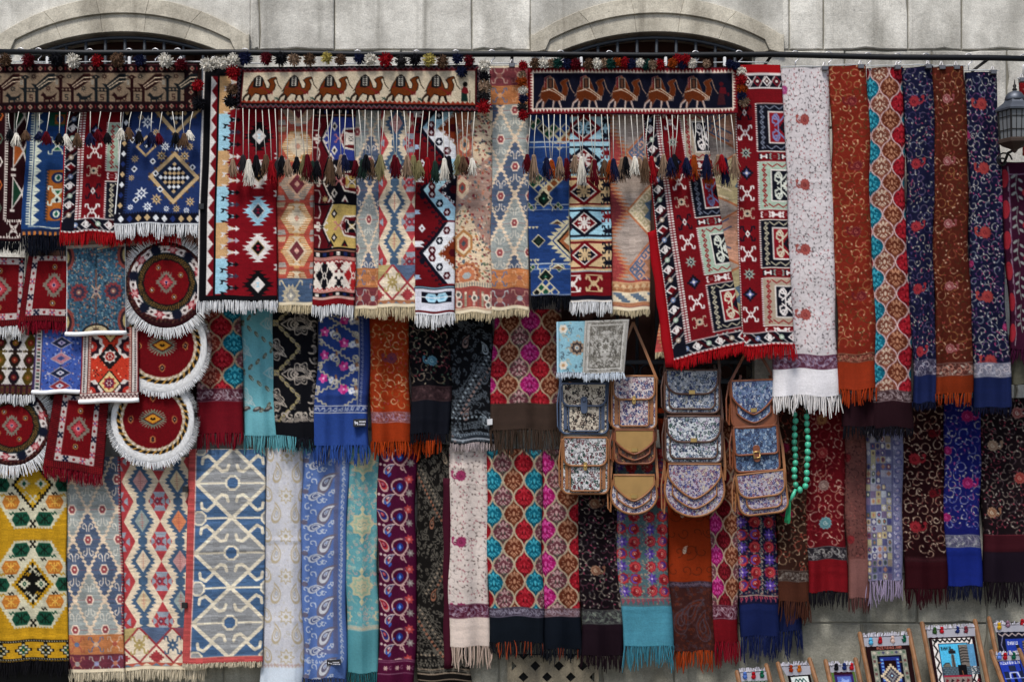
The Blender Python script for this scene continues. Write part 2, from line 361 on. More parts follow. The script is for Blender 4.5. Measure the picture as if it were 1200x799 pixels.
def d_camel(c):
    F = 'c6b8a0'; c.R(0, 0, c.w, c.h, '180e14')
    for y in (3, c.h-4.5):
        c.zig(0, y, c.w, y, 96, 1.5, .7, '6d5d66'); c.zig(0, y+1.5, c.w, y+1.5, 96, 1.2, .7, '7c1f28')
    for x in (3, c.w-4): c.zig(x, 0, x, c.h, 20, 1.5, .7, '6d5d66'); c.L([(x+(4 if x < 9 else -4), 4), (x+(4 if x < 9 else -4), c.h-4)], 1.1, '8a1d26')
    c.R(8, 6.5, c.w-9, c.h-9.5, F); c.L([(8, 6), (c.w-9, 6)], 1, '8a1d26')
    c.teeth(8, c.h-9, c.w-9, c.h-9, 48, -3, '93341f'); c.R(8, c.h-9.5, c.w-9, c.h-8, '93341f')
    for i in range(6):
        x = 9+i*42; y = 9.5; camel(c, x, y, .97, .92, '743810', '21150f', '2a1e1a', '8a1d26')
        c.P([(x+11, y+15), (x+11.5, y+4), (x+17, y+.5), (x+22, y+4), (x+22.5, y+14), (x+17, y+16)], '1d1a1c'); c.R(x+14.2, y+3, x+19.5, y+13.5, 'b9b4a8')
        for q in range(4): c.R(x+15, y+4+q*2.4, x+18.8, y+5.2+q*2.4, '2a2526')
        c.R(x+16.5, y+3, x+17.2, y+13.5, '2a2526')
        if i: c.L([(x-5, 40), (x-2, 37), (x, 40), (x-2, 39), (x-5, 37)], .9, '2e4a42')
    x = c.w-22; c.P([(x-3, 40), (x-2.5, 26), (x+3, 26), (x+5, 40)], '16332c'); c.P([(x-3, 30), (x-1, 24), (x+4, 25), (x+6, 31), (x+2, 32)], '7a1a22'); c.C(x+1.5, 21.5, 2.9, '1d1614'); c.L([(x+7, 28), (x+7, 41)], .9, '2a1a14')
    c.noise(.06, .02, 4)
def d_camel2(c):
    c.R(0, 0, c.w, c.h, '851521'); N = '12142a'
    c.L([(0, .7), (c.w, .7)], 1.2, '2a2632'); c.L([(0, c.h-.7), (c.w, c.h-.7)], 1.2, '2a2632')
    c.R(6, 6.5, c.w-6, c.h-6.5, 'd4c4b4'); c.R(7, 7.5, c.w-7, c.h-7.5, N)
    for y, s in ((6.8, -1), (c.h-6.8, 1)): c.teeth(5, y, c.w-5, y, 58, s*4, 'e0d0c0')
    for x, s in ((6.8, 1), (c.w-6.8, -1)): c.teeth(x, 6, x, c.h-6, 13, s*4, 'e0d0c0')
    for i in range(5):
        x = 10+i*42; y = 10; camel(c, x, y, .98, 1.1, '6a3010', '9a7e6c', 'b9a59c', 'c4ac98', .5)
        c.L([(x+10, y+14), (x+10.5, y+3), (x+17, y+.5)], .8, '8c5a54'); c.L([(x+11.5, y+14), (x+11.8, y+3)], 1.1, '7a1a30')
        c.R(x+13, y+3, x+21, y+16, 'b8a490'); c.R(x+13.8, y+3.8, x+20.2, y+15.2, '241a1c'); c.R(x+15.5, y+5, x+18.5, y+14, '5c3a2a')
        c.L([(x+20, y+15), (x+33, y+24)], 1.0, 'b8a490')
    x = c.w-21; c.P([(x-4, 44), (x-1, 25), (x+3, 25), (x+6, 44)], '4a2028'); c.C(x+1, 20, 2.6, '5c1420'); c.P([(x-2, 30), (x, 23), (x+6, 24), (x+7, 32)], '6a1422'); c.R(x+8, 30, x+10, 34, '6a1422')
    c.noise(.06, .02, 5)
def d_a2(c):
    c.R(0, 0, c.w, c.h, '330d14'); W = 'd5cbc2'
    for q in np.arange(0, 132, 3): c.R(20, q, 24, q+1.6, W); c.R(20, q, 21, q+3, W)
    for q in np.arange(22, 47, 3): c.R(q, 131, q+1.6, 134, W)
    for y0, k in ((52, 'b5622c'), (100, '1f4a34'), (10, '1f4a34')):
        c.P([(30, y0-20), (44, y0), (30, y0+20)], W); c.P([(31.5, y0-16), (41, y0), (31.5, y0+16)], k)
        c.P([(47, y0-18), (41, y0), (47, y0+18)], W); c.P([(47, y0-12), (43, y0), (47, y0+12)], '1f4a34')
        c.R(28, y0-22, 34, y0-19, W); c.R(28, y0+19, 34, y0+22, W)
    c.star(34, 142, 9, 4, W, .35, .78); c.C(34, 142, 2.5, '330d14'); c.ram(34, 142, 9, W, 1.2)
    for i in range(5):
        y = 10+i*27; c.hexa(12, y, 6, 6, ['b5622c', '5a6a5a', W][i % 3]); c.hexa(12, y, 4, 4, '330d14'); c.star(12, y, 3, 4, ['2d6a4a', 'b5622c'][i % 2])
        c.ram(5, y+13, 6, W, 1)
    c.teeth(0, 153, c.w, 153, 12, -3, W)
    c.noise(.06, .03, 6)
def d_a3(c):
    B, W = '23497f', 'd3d8c8'; c.R(0, 0, c.w, c.h, B); e = 140
    for q in np.arange(0, e-4, 3): c.R(5, q, 9.5, q+1.5, W)
    c.R(8.6, 0, 9.6, e-2, W); c.R(11, 0, 13.5, e-2, W)
    c.teeth(13, 0, 13, e-2, 12, -7, W); c.L([(8, e-1), (c.w, e+1)], 1.3, W)
    for q in range(12): c.L([(13, 6+q*11.6), (18, 6+q*11.6)], .6, B)
    c.R(26, 4, c.w, 22, '1d5a48'); c.R(33, 9, c.w-2, 20, '9a5b2a'); c.C(39, 14, 4, '23497f'); c.C(39, 14, 1.5, 'b5362c')
    x, y = 37, 45; c.P([(x-6, y-6), (x+6, y-6), (x+2, y), (x+6, y+6), (x-6, y+6), (x-2, y)], W); c.P([(x-4, y-5), (x+4, y-5), (x+1, y-1), (x-1, y-1)], 'b5622c'); c.P([(x-4, y+5), (x+4, y+5), (x+1, y+1), (x-1, y+1)], '1d6a48'); c.ram(x, y, 10, W, 1.2)
    c.R(27, 73, c.w, 132, 'b56a2a')
    for q in np.arange(73, 132, 3.6): c.R(25, q, 29, q+1.8, '23344f'); c.R(28.4, q, 29.6, q+3, '7c4a28')
    for y in (82, 124): c.E(40, y, 8, 6.5, '1d3a6a'); c.C(40, y, 4.2, W); c.D(40, y, 2.6, 3.4, '1d6a5a')
    x, y = 40, 103; c.P([(x-6, y-8), (x+6, y-8), (x+2, y), (x+6, y+8), (x-6, y+8), (x-2, y)], W); c.P([(x-3, y-6), (x+4, y-6), (x+1, y-1)], '1d6a48'); c.ram(x, y, 11, W, 1.6); c.D(x, y+5, 2.5, 3, '191a2a')
    c.R(0, 142, c.w, c.h, '23304f')
    for i in range(8): c.R(2+i*6, c.h-5, 5+i*6, c.h, 'c07a3a')
    c.noise(.05, .04, 7)
def d_a5(c):
    B, K_, T, W = '2a4074', '14162a', 'c7ab80', 'dde0e4'; c.R(0, 0, c.w, c.h, B)
    def stp(x, y, s, a, b): c.step(x, y, s, s, 3, a); c.star(x, y, s*.72, 4, b, .5, .78); c.D(x, y, 2, 2, a)
    for x, y in ((53, 10), (78, 8), (66, 90), (22, 95), (36, 60), (14, 70)): pass
    bx, by = 58, 6
    def big(x, y, r):
        c.D(x, y, r, r, T); c.D(x, y, r*.8, r*.8, '26344f'); c.D(x, y, r*.62, r*.62, B)
        n = 3; s = r*.17
        for i in range(-n, n+1):
            for j in range(-n, n+1):
                c.D(x+(i-j)*s*.5, y+(i+j)*s*.5, s*.5, s*.5, (W if (i+j) % 4 == 0 else T) if (i+j) % 2 == 0 else K_)
        for i in range(5):
            for a, b in ((-1, -1), (1, -1), (-1, 1), (1, 1)):
                t = (i+.5)/5; c.D(x+a*r*1.06*t, y+b*r*1.06*(1-t), 2, 2, '5c4a40')
    big(68, 2, 31); big(68, 82, 31)
    c.D(33, 46, 13, 13, T); c.D(33, 46, 9.5, 9.5, B); c.D(33, 46, 4.5, 4.5, '26344f'); c.D(33, 46, 2, 2, W)
    for x, y, s, k in ((33, 18, 8, W), (56, 46, 6, W), (72, 46, 6, W), (52, 57, 6.5, T), (80, 57, 6.5, T), (86, 46, 5, T), (30, 101, 8, W), (48, 108, 7, T), (38, 117, 6, W), (88, 110, 6, T), (24, 12, 4, T), (22, 28, 4, W), (17, 82, 4, T), (44, 30, 5, T), (20, 60, 5, T), (18, 116, 4, W), (60, 118, 4, W), (72, 118, 5, T), (84, 120, 4, W)):
        c.star(x, y, s, 8, k, .5); c.D(x, y, s*.42, s*.42, B if k == W else '5a4a3a'); c.D(x, y, s*.18, s*.18, W)
    for x, y in ((16, 38), (42, 64), (20, 72), (52, 96), (24, 108), (90, 70), (46, 78)): c.D(x, y, 4, 4, W); c.D(x, y, 2, 2, K_)
    c.R(0, 0, 1.7, c.h, W); c.R(1.7, 0, 10, c.h-3, K_)
    for i in range(12): c.D(6, 6+i*12, 3.2, 3.4, [T, W, '2b3f7c'][i % 3])
    for q in np.arange(0, c.h-14, 3): c.R(10, q, 13, q+1.4, K_)
    c.R(0, c.h-13, c.w, c.h-2, K_); c.R(0, c.h-2, c.w, c.h, W); c.teeth(10, c.h-13, c.w, c.h-13, 30, -2.5, K_)
    for i in range(10): c.D(8+i*10, c.h-7.5, 3.6, 4.2, [W, '2b3f7c', T, T, W][i % 5])
    c.R(c.w-1.6, 0, c.w, c.h, W)
    c.noise(.05, .02, 8)
def d_b1(c):
    R_, K_, W, BL, T = '8f1322', '15141a', 'dcd6d2', 'a3cfe0', 'd0a878'; c.R(0, 0, c.w, c.h, R_)
    c.R(0, 0, c.w, 10, K_); c.R(0, c.h-7, c.w, c.h, K_)
    c.R(0, 0, 2, c.h, W); c.R(2, 0, 10.5, c.h, K_); c.R(10.5, 10, 18.5, c.h-8, '83121f'); c.R(10.5, 10, 12, c.h-8, W)
    c.teeth(11.5, 10, 11.5, c.h-8, 15, -6.5, W); c.R(18.5, 8, 21.5, c.h-7, K_)
    for i, (a, b, col) in enumerate(((10, 54, T), (54, 97, BL), (97, 139, T), (139, 181, BL), (181, 223, T), (223, c.h-9, BL))):
        c.R(21.5, a, 32, b, col); n = 3
        for j in range(n):
            y = a+(j+.5)*(b-a)/n; alt = [W, 'b3a9b4', W] if col == T else [K_, '4c3f52', K_]
            k = alt[j]
            c.P([(30, y-7), (36, y-5.4), (33, y-3.2), (42, y-1.6), (42, y+1.6), (33, y+3.2), (36, y+5.4), (30, y+7)], col)
            c.P([(26, y+4.2), (34, y+5.4), (30.5, y+7.2), (34, y+9), (26, y+10.2), (28.5, y+7.2)], W if col == T else K_)
            c.P([(34, y-4), (40, y-1), (44, y-1), (44, y-3.4), (49, y), (44, y+3.4), (44, y+1), (40, y+1), (34, y+4), (36, y)], k)
    for y, a, b, d in ((80, K_, W, 'b7d8e4'), (124, W, K_, T), (167, BL, '3d3a48', 'b02040'), (210, W, K_, 'b02040'), (253, K_, W, BL)):
        x = 71
        for q in range(-3, 4):
            hw = 17-abs(q)*4.0; yy = y+q*4.7
            c.P([(x-hw-2, yy-2.6), (x-hw+3, yy), (x-hw-2, yy+2.6), (x+hw+2, yy+2.6), (x+hw-3, yy), (x+hw+2, yy-2.6)], a)
        c.D(x, y, 11, 12, a); c.D(x, y, 8.4, 9.4, 'e0d8d4' if a != W else 'b09468'); c.D(x, y, 7, 8, b); c.P([(x-2.5, y-3), (x+2.5, y-3), (x, y)], d); c.P([(x-2.5, y+3), (x+2.5, y+3), (x, y)], d)
        c.P([(c.w-5, y+20), (c.w-1, y+23), (c.w-5, y+26), (c.w, y+27), (c.w, y+19)], W)
    c.R(c.w-1, 0, c.w, c.h, '6d0f1a')
    c.noise(.045, .03, 9)
def d_b2(c):
    R_ = 'ba4636'; c.R(0, 0, c.w, c.h, R_); x = c.w*.5+2
    for i, y in enumerate((-10, 34, 78, 118, 156, 197, 233)):
        y = y+28; A, B, D = [('a3978c', 'dcae8c', '7c2f3c'), ('c98a4a', 'dcc4a0', 'b8503c')][i % 2] if i < 4 else [('c98a4a', 'dcc4a0', '7a2f38'), ('b06a3a', 'd9c3a0', 'c9835c')][i % 2]
        c.saw(x, y, 21, 21, 7, 3, 'b0653f' if i % 2 else A); c.hexa(x, y, 21, 18, A, .45)
        for q in range(-6, 7): c.L([(x-20+abs(q)*1.6, y+q*2.6), (x-8+abs(q)*.5, y+q*2.6)], .7, B); c.L([(x+20-abs(q)*1.6, y+q*2.6), (x+8-abs(q)*.5, y+q*2.6)], .7, B)
        c.step(x, y, 14, 15, 5, B); c.D(x, y, 10, 12, D if i % 2 == 0 else 'd9c6a6'); c.D(x, y, 3.6, 4, 'd09a86' if i % 2 == 0 else 'c98a70')
        c.P([(x-6, y-17), (x+6, y-17), (x, y-11)], B); c.P([(x-6, y+17), (x+6, y+17), (x, y+11)], B)
        for q in (-1, 1):
            c.P([(2, y+20+q*1), (14, y+20+q*1), (12, y+20+q*7), (4, y+20+q*7)], '9f948c' if q < 0 else 'c2a07a')
            c.P([(c.w-7, y+20+q), (c.w+3, y+20+q), (c.w, y+20+q*7), (c.w-5, y+20+q*7)], '9f948c')
    y0 = 216; c.R(0, y0, c.w, c.h, '41597a'); x, y = c.w*.38, y0+20
    c.star(x, y, 14, 14, 'b7a98c', .72); c.D(x, y, 8, 9, '8d8a84'); c.star(x, y, 4, 4, 'd9cdb0', .4)
    for a in (-1, 1):
        for b in (-1, 1): c.L([(x+a*4, y+b*5), (x+a*10, y+b*13), (x+a*13, y+b*18), (x+a*16, y+b*17), (x+a*16, y+b*13)], 1.6, 'b7a98c')
    for b in (-1, 1): c.L([(c.w-1, y+b*12), (c.w-5, y+b*14), (c.w-5, y+b*9)], 1.3, 'b08a8a')
    c.R(0, c.h-1, c.w, c.h, 'dcc4a0'); c.noise(.05, .09, 10)
def d_b3(c):
    M, K_, W, Yl, BL = '6d1420', '17151f', 'ded4c8', 'c2a862', '3a4a9a'; c.R(0, 0, c.w, c.h, K_)
    c.R(0, 4, c.w, 9, K_); c.R(0, 10, c.w, 11.5, 'c0846a')
    for i in range(6): c.R(4+i*8, 5, 8+i*8, 8.4, ['a8a29c', BL, M][i % 3])
    for i, y in enumerate((38, 88, 140)):
        g = [BL, K_, Yl][i]
        c.P([(12, y), (22, y-25), (c.w, y-25), (c.w, y+25), (22, y+25)], g)
        c.P([(0, y-25), (20, y-25), (10, y), (20, y+25), (0, y+25)], M)
        c.L([(22, y-25), (11, y), (22, y+25)], 1.3, W); c.L([(20, y-25), (8.5, y), (20, y+25)], .8, K_)
        c.L([(0, y-10), (6, y-10), (8, y-16), (6, y-24)], 1.2, W); c.L([(0, y+10), (6, y+10), (8, y+16), (6, y+24)], 1.2, W)
        c.R(0, y-2, 7, y+2, W); c.ram(10, y, 6, W, 1.4, 5); c.D(10, y, 2, 2, K_)
        for q in (-14, 14): c.D(24, y+q, 3.6, 6, K_ if g == Yl else W); c.D(24, y+q, 1.7, 3, W if g == Yl else K_)
        x = c.w-5; c.P([(x-14, y), (x-9, y-12), (x+9, y-14), (x+9, y+14), (x-9, y+12)], W); c.P([(x-12, y), (x-8, y-10), (x+9, y-12), (x+9, y+12), (x-8, y+10)], M); c.P([(x-7, y-7), (x+7, y-7), (x+7, y+7), (x-7, y+7)], [W, Yl, K_][i]); c.star(x, y, 5, 4, K_ if i < 2 else Yl, .5, .78); c.ram(x, y, 7.5, W, 1)
        c.ram(x-15, y, 5, 'c07a7c', 1)
        for q in (20, 36): c.P([(q-4, y+24), (q+4, y+24), (q, y+16)], W if i < 2 else K_); c.P([(q-2, y+24), (q+2, y+24), (q, y+20)], M)
        c.star(13, y+20, 5, 8, 'd9c08c', .4) if i == 1 else None
    y0 = 168; c.R(0, y0, c.w, 178, K_); c.R(0, y0, c.w, y0+1.5, 'c0846a'); c.R(0, 176, c.w, 180, 'c28a80')
    for i in range(6): c.R(3+i*8, 170.5, 7+i*8, 175, [W, '26346a', '7a1f2a'][i % 3])
    c.R(0, 180, c.w, 214, W); c.R(0, 180, c.w, 181, K_)
    for x, k in ((13, K_), (46, 'b3282c'), (-18, M)):
        c.saw(x, 197, 9.5, 16.5, 6, 1.4, k); c.ram(x, 197, 6, W, 1, 10); c.D(x, 197, 2.6, 5, W); c.D(x, 197, 1.4, 3, k)
    for x in (30, -3): c.ram(x, 189, 4, M, 1.4, 6); c.D(x, 187, 3, 5, M); c.ram(x, 206, 4, K_, 1.4, 6); c.D(x, 207, 3, 5, K_)
    c.zig(0, 181, c.w, 181, 18, 1.4, .9, 'b3282c'); c.zig(0, 213, c.w, 213, 18, 1.4, .9, 'b3282c')
    c.R(0, 214, c.w, 217, 'c28a80'); c.R(0, 217, c.w, 222, K_)
    for i in range(6): c.R(3+i*8, 218, 7+i*8, 221.4, [W, '26346a', '7a1f2a'][i % 3])
    c.R(0, 222, c.w, 225, 'd0a89c'); c.R(0, 225, c.w, c.h, '8a1420')
    c.noise(.05, .03, 11)
def d_b4(c):
    lattice(c, 0, c.h-48, 33, 68, 6, 30); kband(c, c.h-48, c.h-26, 'b56a38', ['54688a', 'c98a5c', '9a5a4a']); kband(c, c.h-26, c.h, '7c3238', ['9aa0a0', 'b07a6a']); c.noise(.06, .07, 12)
def d_b5(c):
    column(c, 0, c.h-50, [c.w*.42, c.w*.42+40], 46, 20, cw=40); dmband(c, c.h-50, c.h-9, 1.3); c.R(0, c.h-9, c.w, c.h, 'a5653f')
    for i in range(6): c.P([(i*9, c.h-4), (i*9+4, c.h-7), (i*9+9, c.h-4), (i*9+4, c.h-2)], ['4b6a80', '8e98a6'][i % 2])
    c.noise(.055, .07, 13)
def d_b6(c):
    R_, K_, W, BL = '7a101c', '17172a', 'dfe0e4', 'a9d2e4'; c.R(0, 0, c.w, c.h, R_); yb = c.h-34
    # chevrons that point left, alternating white and light blue halves
    for i, y in enumerate((26, 98, 172)):
        for (a, b, col) in ((y-36, y, BL if i != 2 else W), (y, y+36, BL if i == 1 else W)):
            top = a < y-1
            t0, t1 = (a, y) if top else (y, b); xe = 40
            q = [(10, y), (40, y-36), (52, y-36), (52, y-20), (26, y)] if top else [(10, y), (40, y+36), (52, y+36), (52, y+20), (26, y)]
            qq = [(5, y), (35, y-36), (40, y-36), (10, y)] if top else [(5, y), (35, y+36), (40, y+36), (10, y)]
            c.P(qq, K_); c.P([(10, y), (40, y-36), (52, y-36), (52, y)] if top else [(10, y), (40, y+36), (52, y+36), (52, y)], col)
            for k in range(7):
                t = (k+.5)/7; ex, ey = 5+30*t, y+(-36 if top else 36)*t; c.hook(ex, ey, -5, -3 if top else 3, K_, 1.1)
            for k in range(3):
                t = (k+.4)/3; ex, ey = 17+30*t*.9, y+(-33 if top else 33)*t
                c.hexa(ex, ey, 4.6, 4.4, K_ if k % 2 else '5c1020', .55); c.star(ex, ey, 3, 4, W if k % 2 else 'd9cfd0', .5)
        c.P([(28, y), (48, y-20), (52, y-20), (52, y+20), (48, y+20)], 'a08060' if i != 1 else R_); c.P([(30, y), (47, y-17), (52, y-17), (52, y+17), (47, y+17)], '8a3a1c' if i != 1 else K_)
        for k in range(3):
            for s in (-1, 1): c.hook(33+k*5, y+s*(2+k*5), 4, s*4, W, 1)
        c.hexa(46, y, 5, 4.5, '5c1020')
    for y in np.arange(10, yb-6, 19):
        k = int(y/19) % 4
        if k == 0: c.P([(0, y-4), (9, y-4), (12, y-2), (7, y), (12, y+3), (0, y+3)], W)
        elif k == 1: c.hexa(9, y, 3.5, 4, K_)
        elif k == 2: c.P([(0, y-3), (7, y-2), (5, y), (8, y+2), (0, y+3)], 'a9c0d8')
        else: c.D(9, y, 4, 5, W); c.D(9, y, 1.5, 1.5, R_)
    c.R(0, yb, c.w, yb+3.5, K_); c.R(0, yb+1.2, c.w, yb+2.4, BL); c.R(0, yb+3.5, c.w, c.h-5, 'd6d6e0')
    c.R(8, yb+7, 45, yb+19.5, K_)
    for x in (20, 33): c.hexa(x, yb+13.2, 8, 5, BL); c.C(x, yb+13.2, 2.8, '7fb8d4')
    c.L([(8, yb+13.2), (45, yb+13.2)], .8, W)
    c.R(0, c.h-9, c.w, c.h-5, 'd6d6e0'); c.R(0, c.h-5.5, c.w, c.h-2.6, R_); c.R(0, c.h-2.6, c.w, c.h, W)
    c.noise(.045, .03, 14)
def d_b7(c):
    c.R(0, 0, c.w, c.h, 'a88474'); q = random.Random(4); cr = 'd8bc98'
    yp = 118
    c.P([(0, yp+14), (12, yp-4), (20, yp+10), (30, yp+34), (44, yp+50), (46, c.h), (0, c.h)], cr)
    c.R(0, 0, 20, 60, 'b0603c'); c.P([(20, 0), (c.w, 0), (c.w, 55), (24, 74)], cr)
    for i in range(620):
        x, y = q.uniform(0, c.w), q.uniform(0, c.h)
        light = (c.a[min(c.a.shape[0]-1, int(y*3)), min(c.a.shape[1]-1, int(x*3))][1] > .68)
        col = q.choice(['a8483c', '3f5058', '7a2f3c', '6a7a5a', 'b8703c'] if light else ['b5503f', 'c97a5c', '5c6a78', 'd9b89a', '8a3038', 'a89a90'])
        c.E(x, y, q.uniform(.8, 2.2), q.uniform(.7, 1.7), col, q.uniform(0, 3))
        if q.random() < .25: c.L([(x, y), (x+q.uniform(-5, 5), y+q.uniform(-5, 5))], .7, '5a6450')
    for (x, y, r, a, b) in ((12, 160, 10, 'b5763c', 'a8483c'), (13, 45, 8, 'b5503f', 'd98a5c'), (10, 95, 8, 'd9b89a', 'a8483c')):
        c.ogv(x, y, r, r*1.7, a); c.ogv(x, y, r*.72, r*1.3, 'd9c09a'); c.ogv(x, y, r*.5, r*.9, b); c.D(x, y, 2.5, 4, '3f5058')
    x, y = 15, 198
    c.star(x, y, 17, 12, 'b5683c', .82); c.star(x, y, 13.5, 12, 'd9a680', .8); c.star(x, y, 10.5, 12, 'bf6a40', .8); c.hexa(x, y, 5.5, 3.6, '9aa3a4'); 
    for k in range(12): a = k*.5236; c.C(x+12*math.cos(a), y+12*math.sin(a), 1.3, '8a3a2c')
    yb = c.h-31; c.R(0, yb-6, c.w, yb, cr)
    for i in range(16): c.L([(i*3, yb-5), (i*3, yb+1)], .9, '6a7478')
    c.R(0, yb, c.w, c.h-7, 'a9443c')
    for i in range(9): c.R(i*5+2, yb+3+(i*7 % 5), i*5+5, c.h-8, ['c09a8a', '8a4a44', '9a8a70', 'b5503f'][i % 4]); c.C(i*5+3.5, yb+6+(i*5 % 9), 1.6, ['e0cdb0', '4a5a60'][i % 2])
    for (xx, yy) in ((5, yb+8), (24, yb+14), (38, yb+12), (40, yb+20), (6, yb+19)): c.hexa(xx, yy, 4, 4, 'd9c9b4'); c.hexa(xx, yy, 2.2, 2.2, '54504c')
    c.R(0, c.h-7, c.w, c.h, 'd9b090'); c.R(0, c.h-5, c.w, c.h-3, 'b03c38'); c.noise(.06, .05, 15)
def d_b8(c):
    kband(c, 0, 24, '7a3238', ['b08a7a', '9a5a50']); kband(c, 24, 46, 'b56a38', ['54688a', 'c98a5c', '9a5a4a']); lattice(c, 46, c.h-48, 33, 66, 12, 86)
    kband(c, c.h-48, c.h-26, 'bb6c38', ['54688a', 'c98a5c', '9a5a4a']); kband(c, c.h-26, c.h, '7c3a3e', ['9aa0a0', 'b07a6a']); c.R(0, 0, c.w, 3, 'd9c6a4'); c.noise(.06, .07, 16)
def d_e1(c):
    B, W, K_ = '2a4a84', 'c9bfa0', '16181c'; c.R(0, 0, c.w, c.h, B); x = c.w*.36
    def chk(x, y, n, s, up):
        for i in range(n):
            for j in range(n-i): 
                px, py = x+(j-(n-i-1)/2)*2*s, y+(-i if up else i)*s
                c.D(px, py, s, s, W); c.D(px, py, s*.72, s*.72, [K_, '1f5a44', '244a8c', '9a5a34'][(i+j) % 4])
    def dia(x, y, r, deep='123328'):
        c.D(x, y, r, r, W); c.D(x, y, r*.82, r*.82, K_); c.D(x, y, r*.55, r*.55, deep); c.star(x, y, 1.8, 4, '6ab08a', .4)
    chk(c.w*.72, 26, 4, 6.5, False); chk(c.w*.1, 18, 2, 5, False)
    for y, kind in ((52, 0), (125, 1), (194, 0)):
        c.R(0, y-11, c.w, y-9.5, 'a8b4c0') ; c.R(0, y-8, c.w, y-5, '3560a4'); c.R(0, y-4.5, c.w, y-3.6, 'a8b4c0')
    chk(x, 84, 4, 6, False); dia(x, 108, 11); chk(x+3, 66, 1, 4, True)
    for yy in (108, 192): 
        for s in (-1, 1): c.zig(x+s*11, yy-14 if yy > 150 else yy+14, x, yy+16 if yy > 150 else yy-20, 9, 1.2, 1.1, W)
        for s in (-1, 1): chk(x+s*17, yy-5 if yy > 150 else yy+10, 2, 3.2, yy < 150)
    dia(x-6, 157, 8); c.star(x-6, 157, 4.5, 8, '2a3c34', .5)
    xr = c.w+4
    for k in range(5): c.teeth(xr-26+k*1.0, 157, xr, 126, 6, 0, W)
    c.P([(xr-24, 157), (xr, 132), (xr, 182)], W)
    for k in range(6):
        for s in (-1, 1): c.P([(xr-26+k*4.6, 157+s*k*4.6), (xr-32+k*4.6, 157+s*(k*4.6+5)), (xr-21+k*4.6, 157+s*(k*4.6+6))], W)
    c.P([(xr-20, 157), (xr, 136), (xr, 143), (xr-13, 157), (xr, 171), (xr, 178)], K_); c.P([(xr-17, 157), (xr, 139), (xr, 147), (xr-9, 157), (xr, 167), (xr, 175)], 'a5653f'); c.P([(xr-12, 157), (xr, 146), (xr, 168)], W)
    for y in (132, 184): c.P([(x+6, y+6), (x+16, y), (x+26, y+6)], W); c.P([(x+10, y+5.6), (x+16, y+2), (x+22, y+5.6)], '5a3a2c')
    for y in (140, 178): c.teeth(0, y, 12, y, 3, 3, W)
    dia(x+1, 204-5, 9.5); chk(x+1, 217, 3, 5.5, True)
    c.R(0, c.h-3, c.w, c.h, 'a8b4c0'); c.R(0, c.h-2, c.w, c.h, '1c2a54'); c.R(c.w-1.3, 0, c.w, c.h, W); c.noise(.05, .06, 17)
def d_e2(c):
    R_, K_, BL, T, W = '851420', '181a2c', 'a8cfdc', 'd6b98e', 'e4dcd4'; c.R(0, 0, c.w, c.h, BL)
    ys = (-1, 36, 73, 110, 147, 184)
    for i, y in enumerate(ys[:-1]):
        g, o, inn, m = [(BL, R_, K_, BL), ('a8cfdc', K_, R_, W), (T, R_, K_, T), (BL, R_, K_, BL), ('a8d4e4', K_, R_, W)][i % 5] if i != 4 else (T, R_, K_, T)
        if i == 3: g, o, inn, m = 'a8d4e4', K_, R_, W
        y0 = y+8; h = 37; x = c.w*.36; my = y0+h/2
        c.R(0, y0, c.w, y0+h, g); c.R(0, y0+2.5, c.w, y0+5, o); c.R(0, y0+h-5, c.w, y0+h-2.5, o)
        c.P([(x-21, my), (x, my-17), (x+21, my), (x, my+17)], o); c.P([(x-15, my), (x, my-12.5), (x+15, my), (x, my+12.5)], W); c.P([(x-13, my), (x, my-11), (x+13, my), (x, my+11)], inn)
        c.ram(x, my, 6, m, 2.1, 6); c.L([(x-7, my), (x+7, my)], 1.6, m); c.L([(x, my-6), (x, my+6)], 2.2, m)
        for q, k in ((my-8, R_ if o == K_ else K_), (my+9, K_)):
            c.ram(c.w-4, q, 7, k, 1.9, 6); c.L([(c.w-9, q), (c.w, q)], 3, k); c.L([(c.w-4, q-6), (c.w-4, q+6)], 1.5, k)
        c.teeth(0, my-10, 0, my+10, 2, -4, '4a2a3a')
    yb = 193; c.R(0, yb, c.w, yb+28, R_); 
    for x, k in ((3, W), (28, T)): c.ram(x, yb+14, 9, k, 2, 8); c.D(x, yb+14, 4, 4, k); c.L([(x-9, yb+4), (x+9, yb+4)], 1, k); c.L([(x-9, yb+23), (x+9, yb+23)], 1, k)
    c.R(0, yb+28, c.w, yb+33, K_); c.R(0, yb+33, c.w, c.h, W); c.noise(.045, .03, 18)
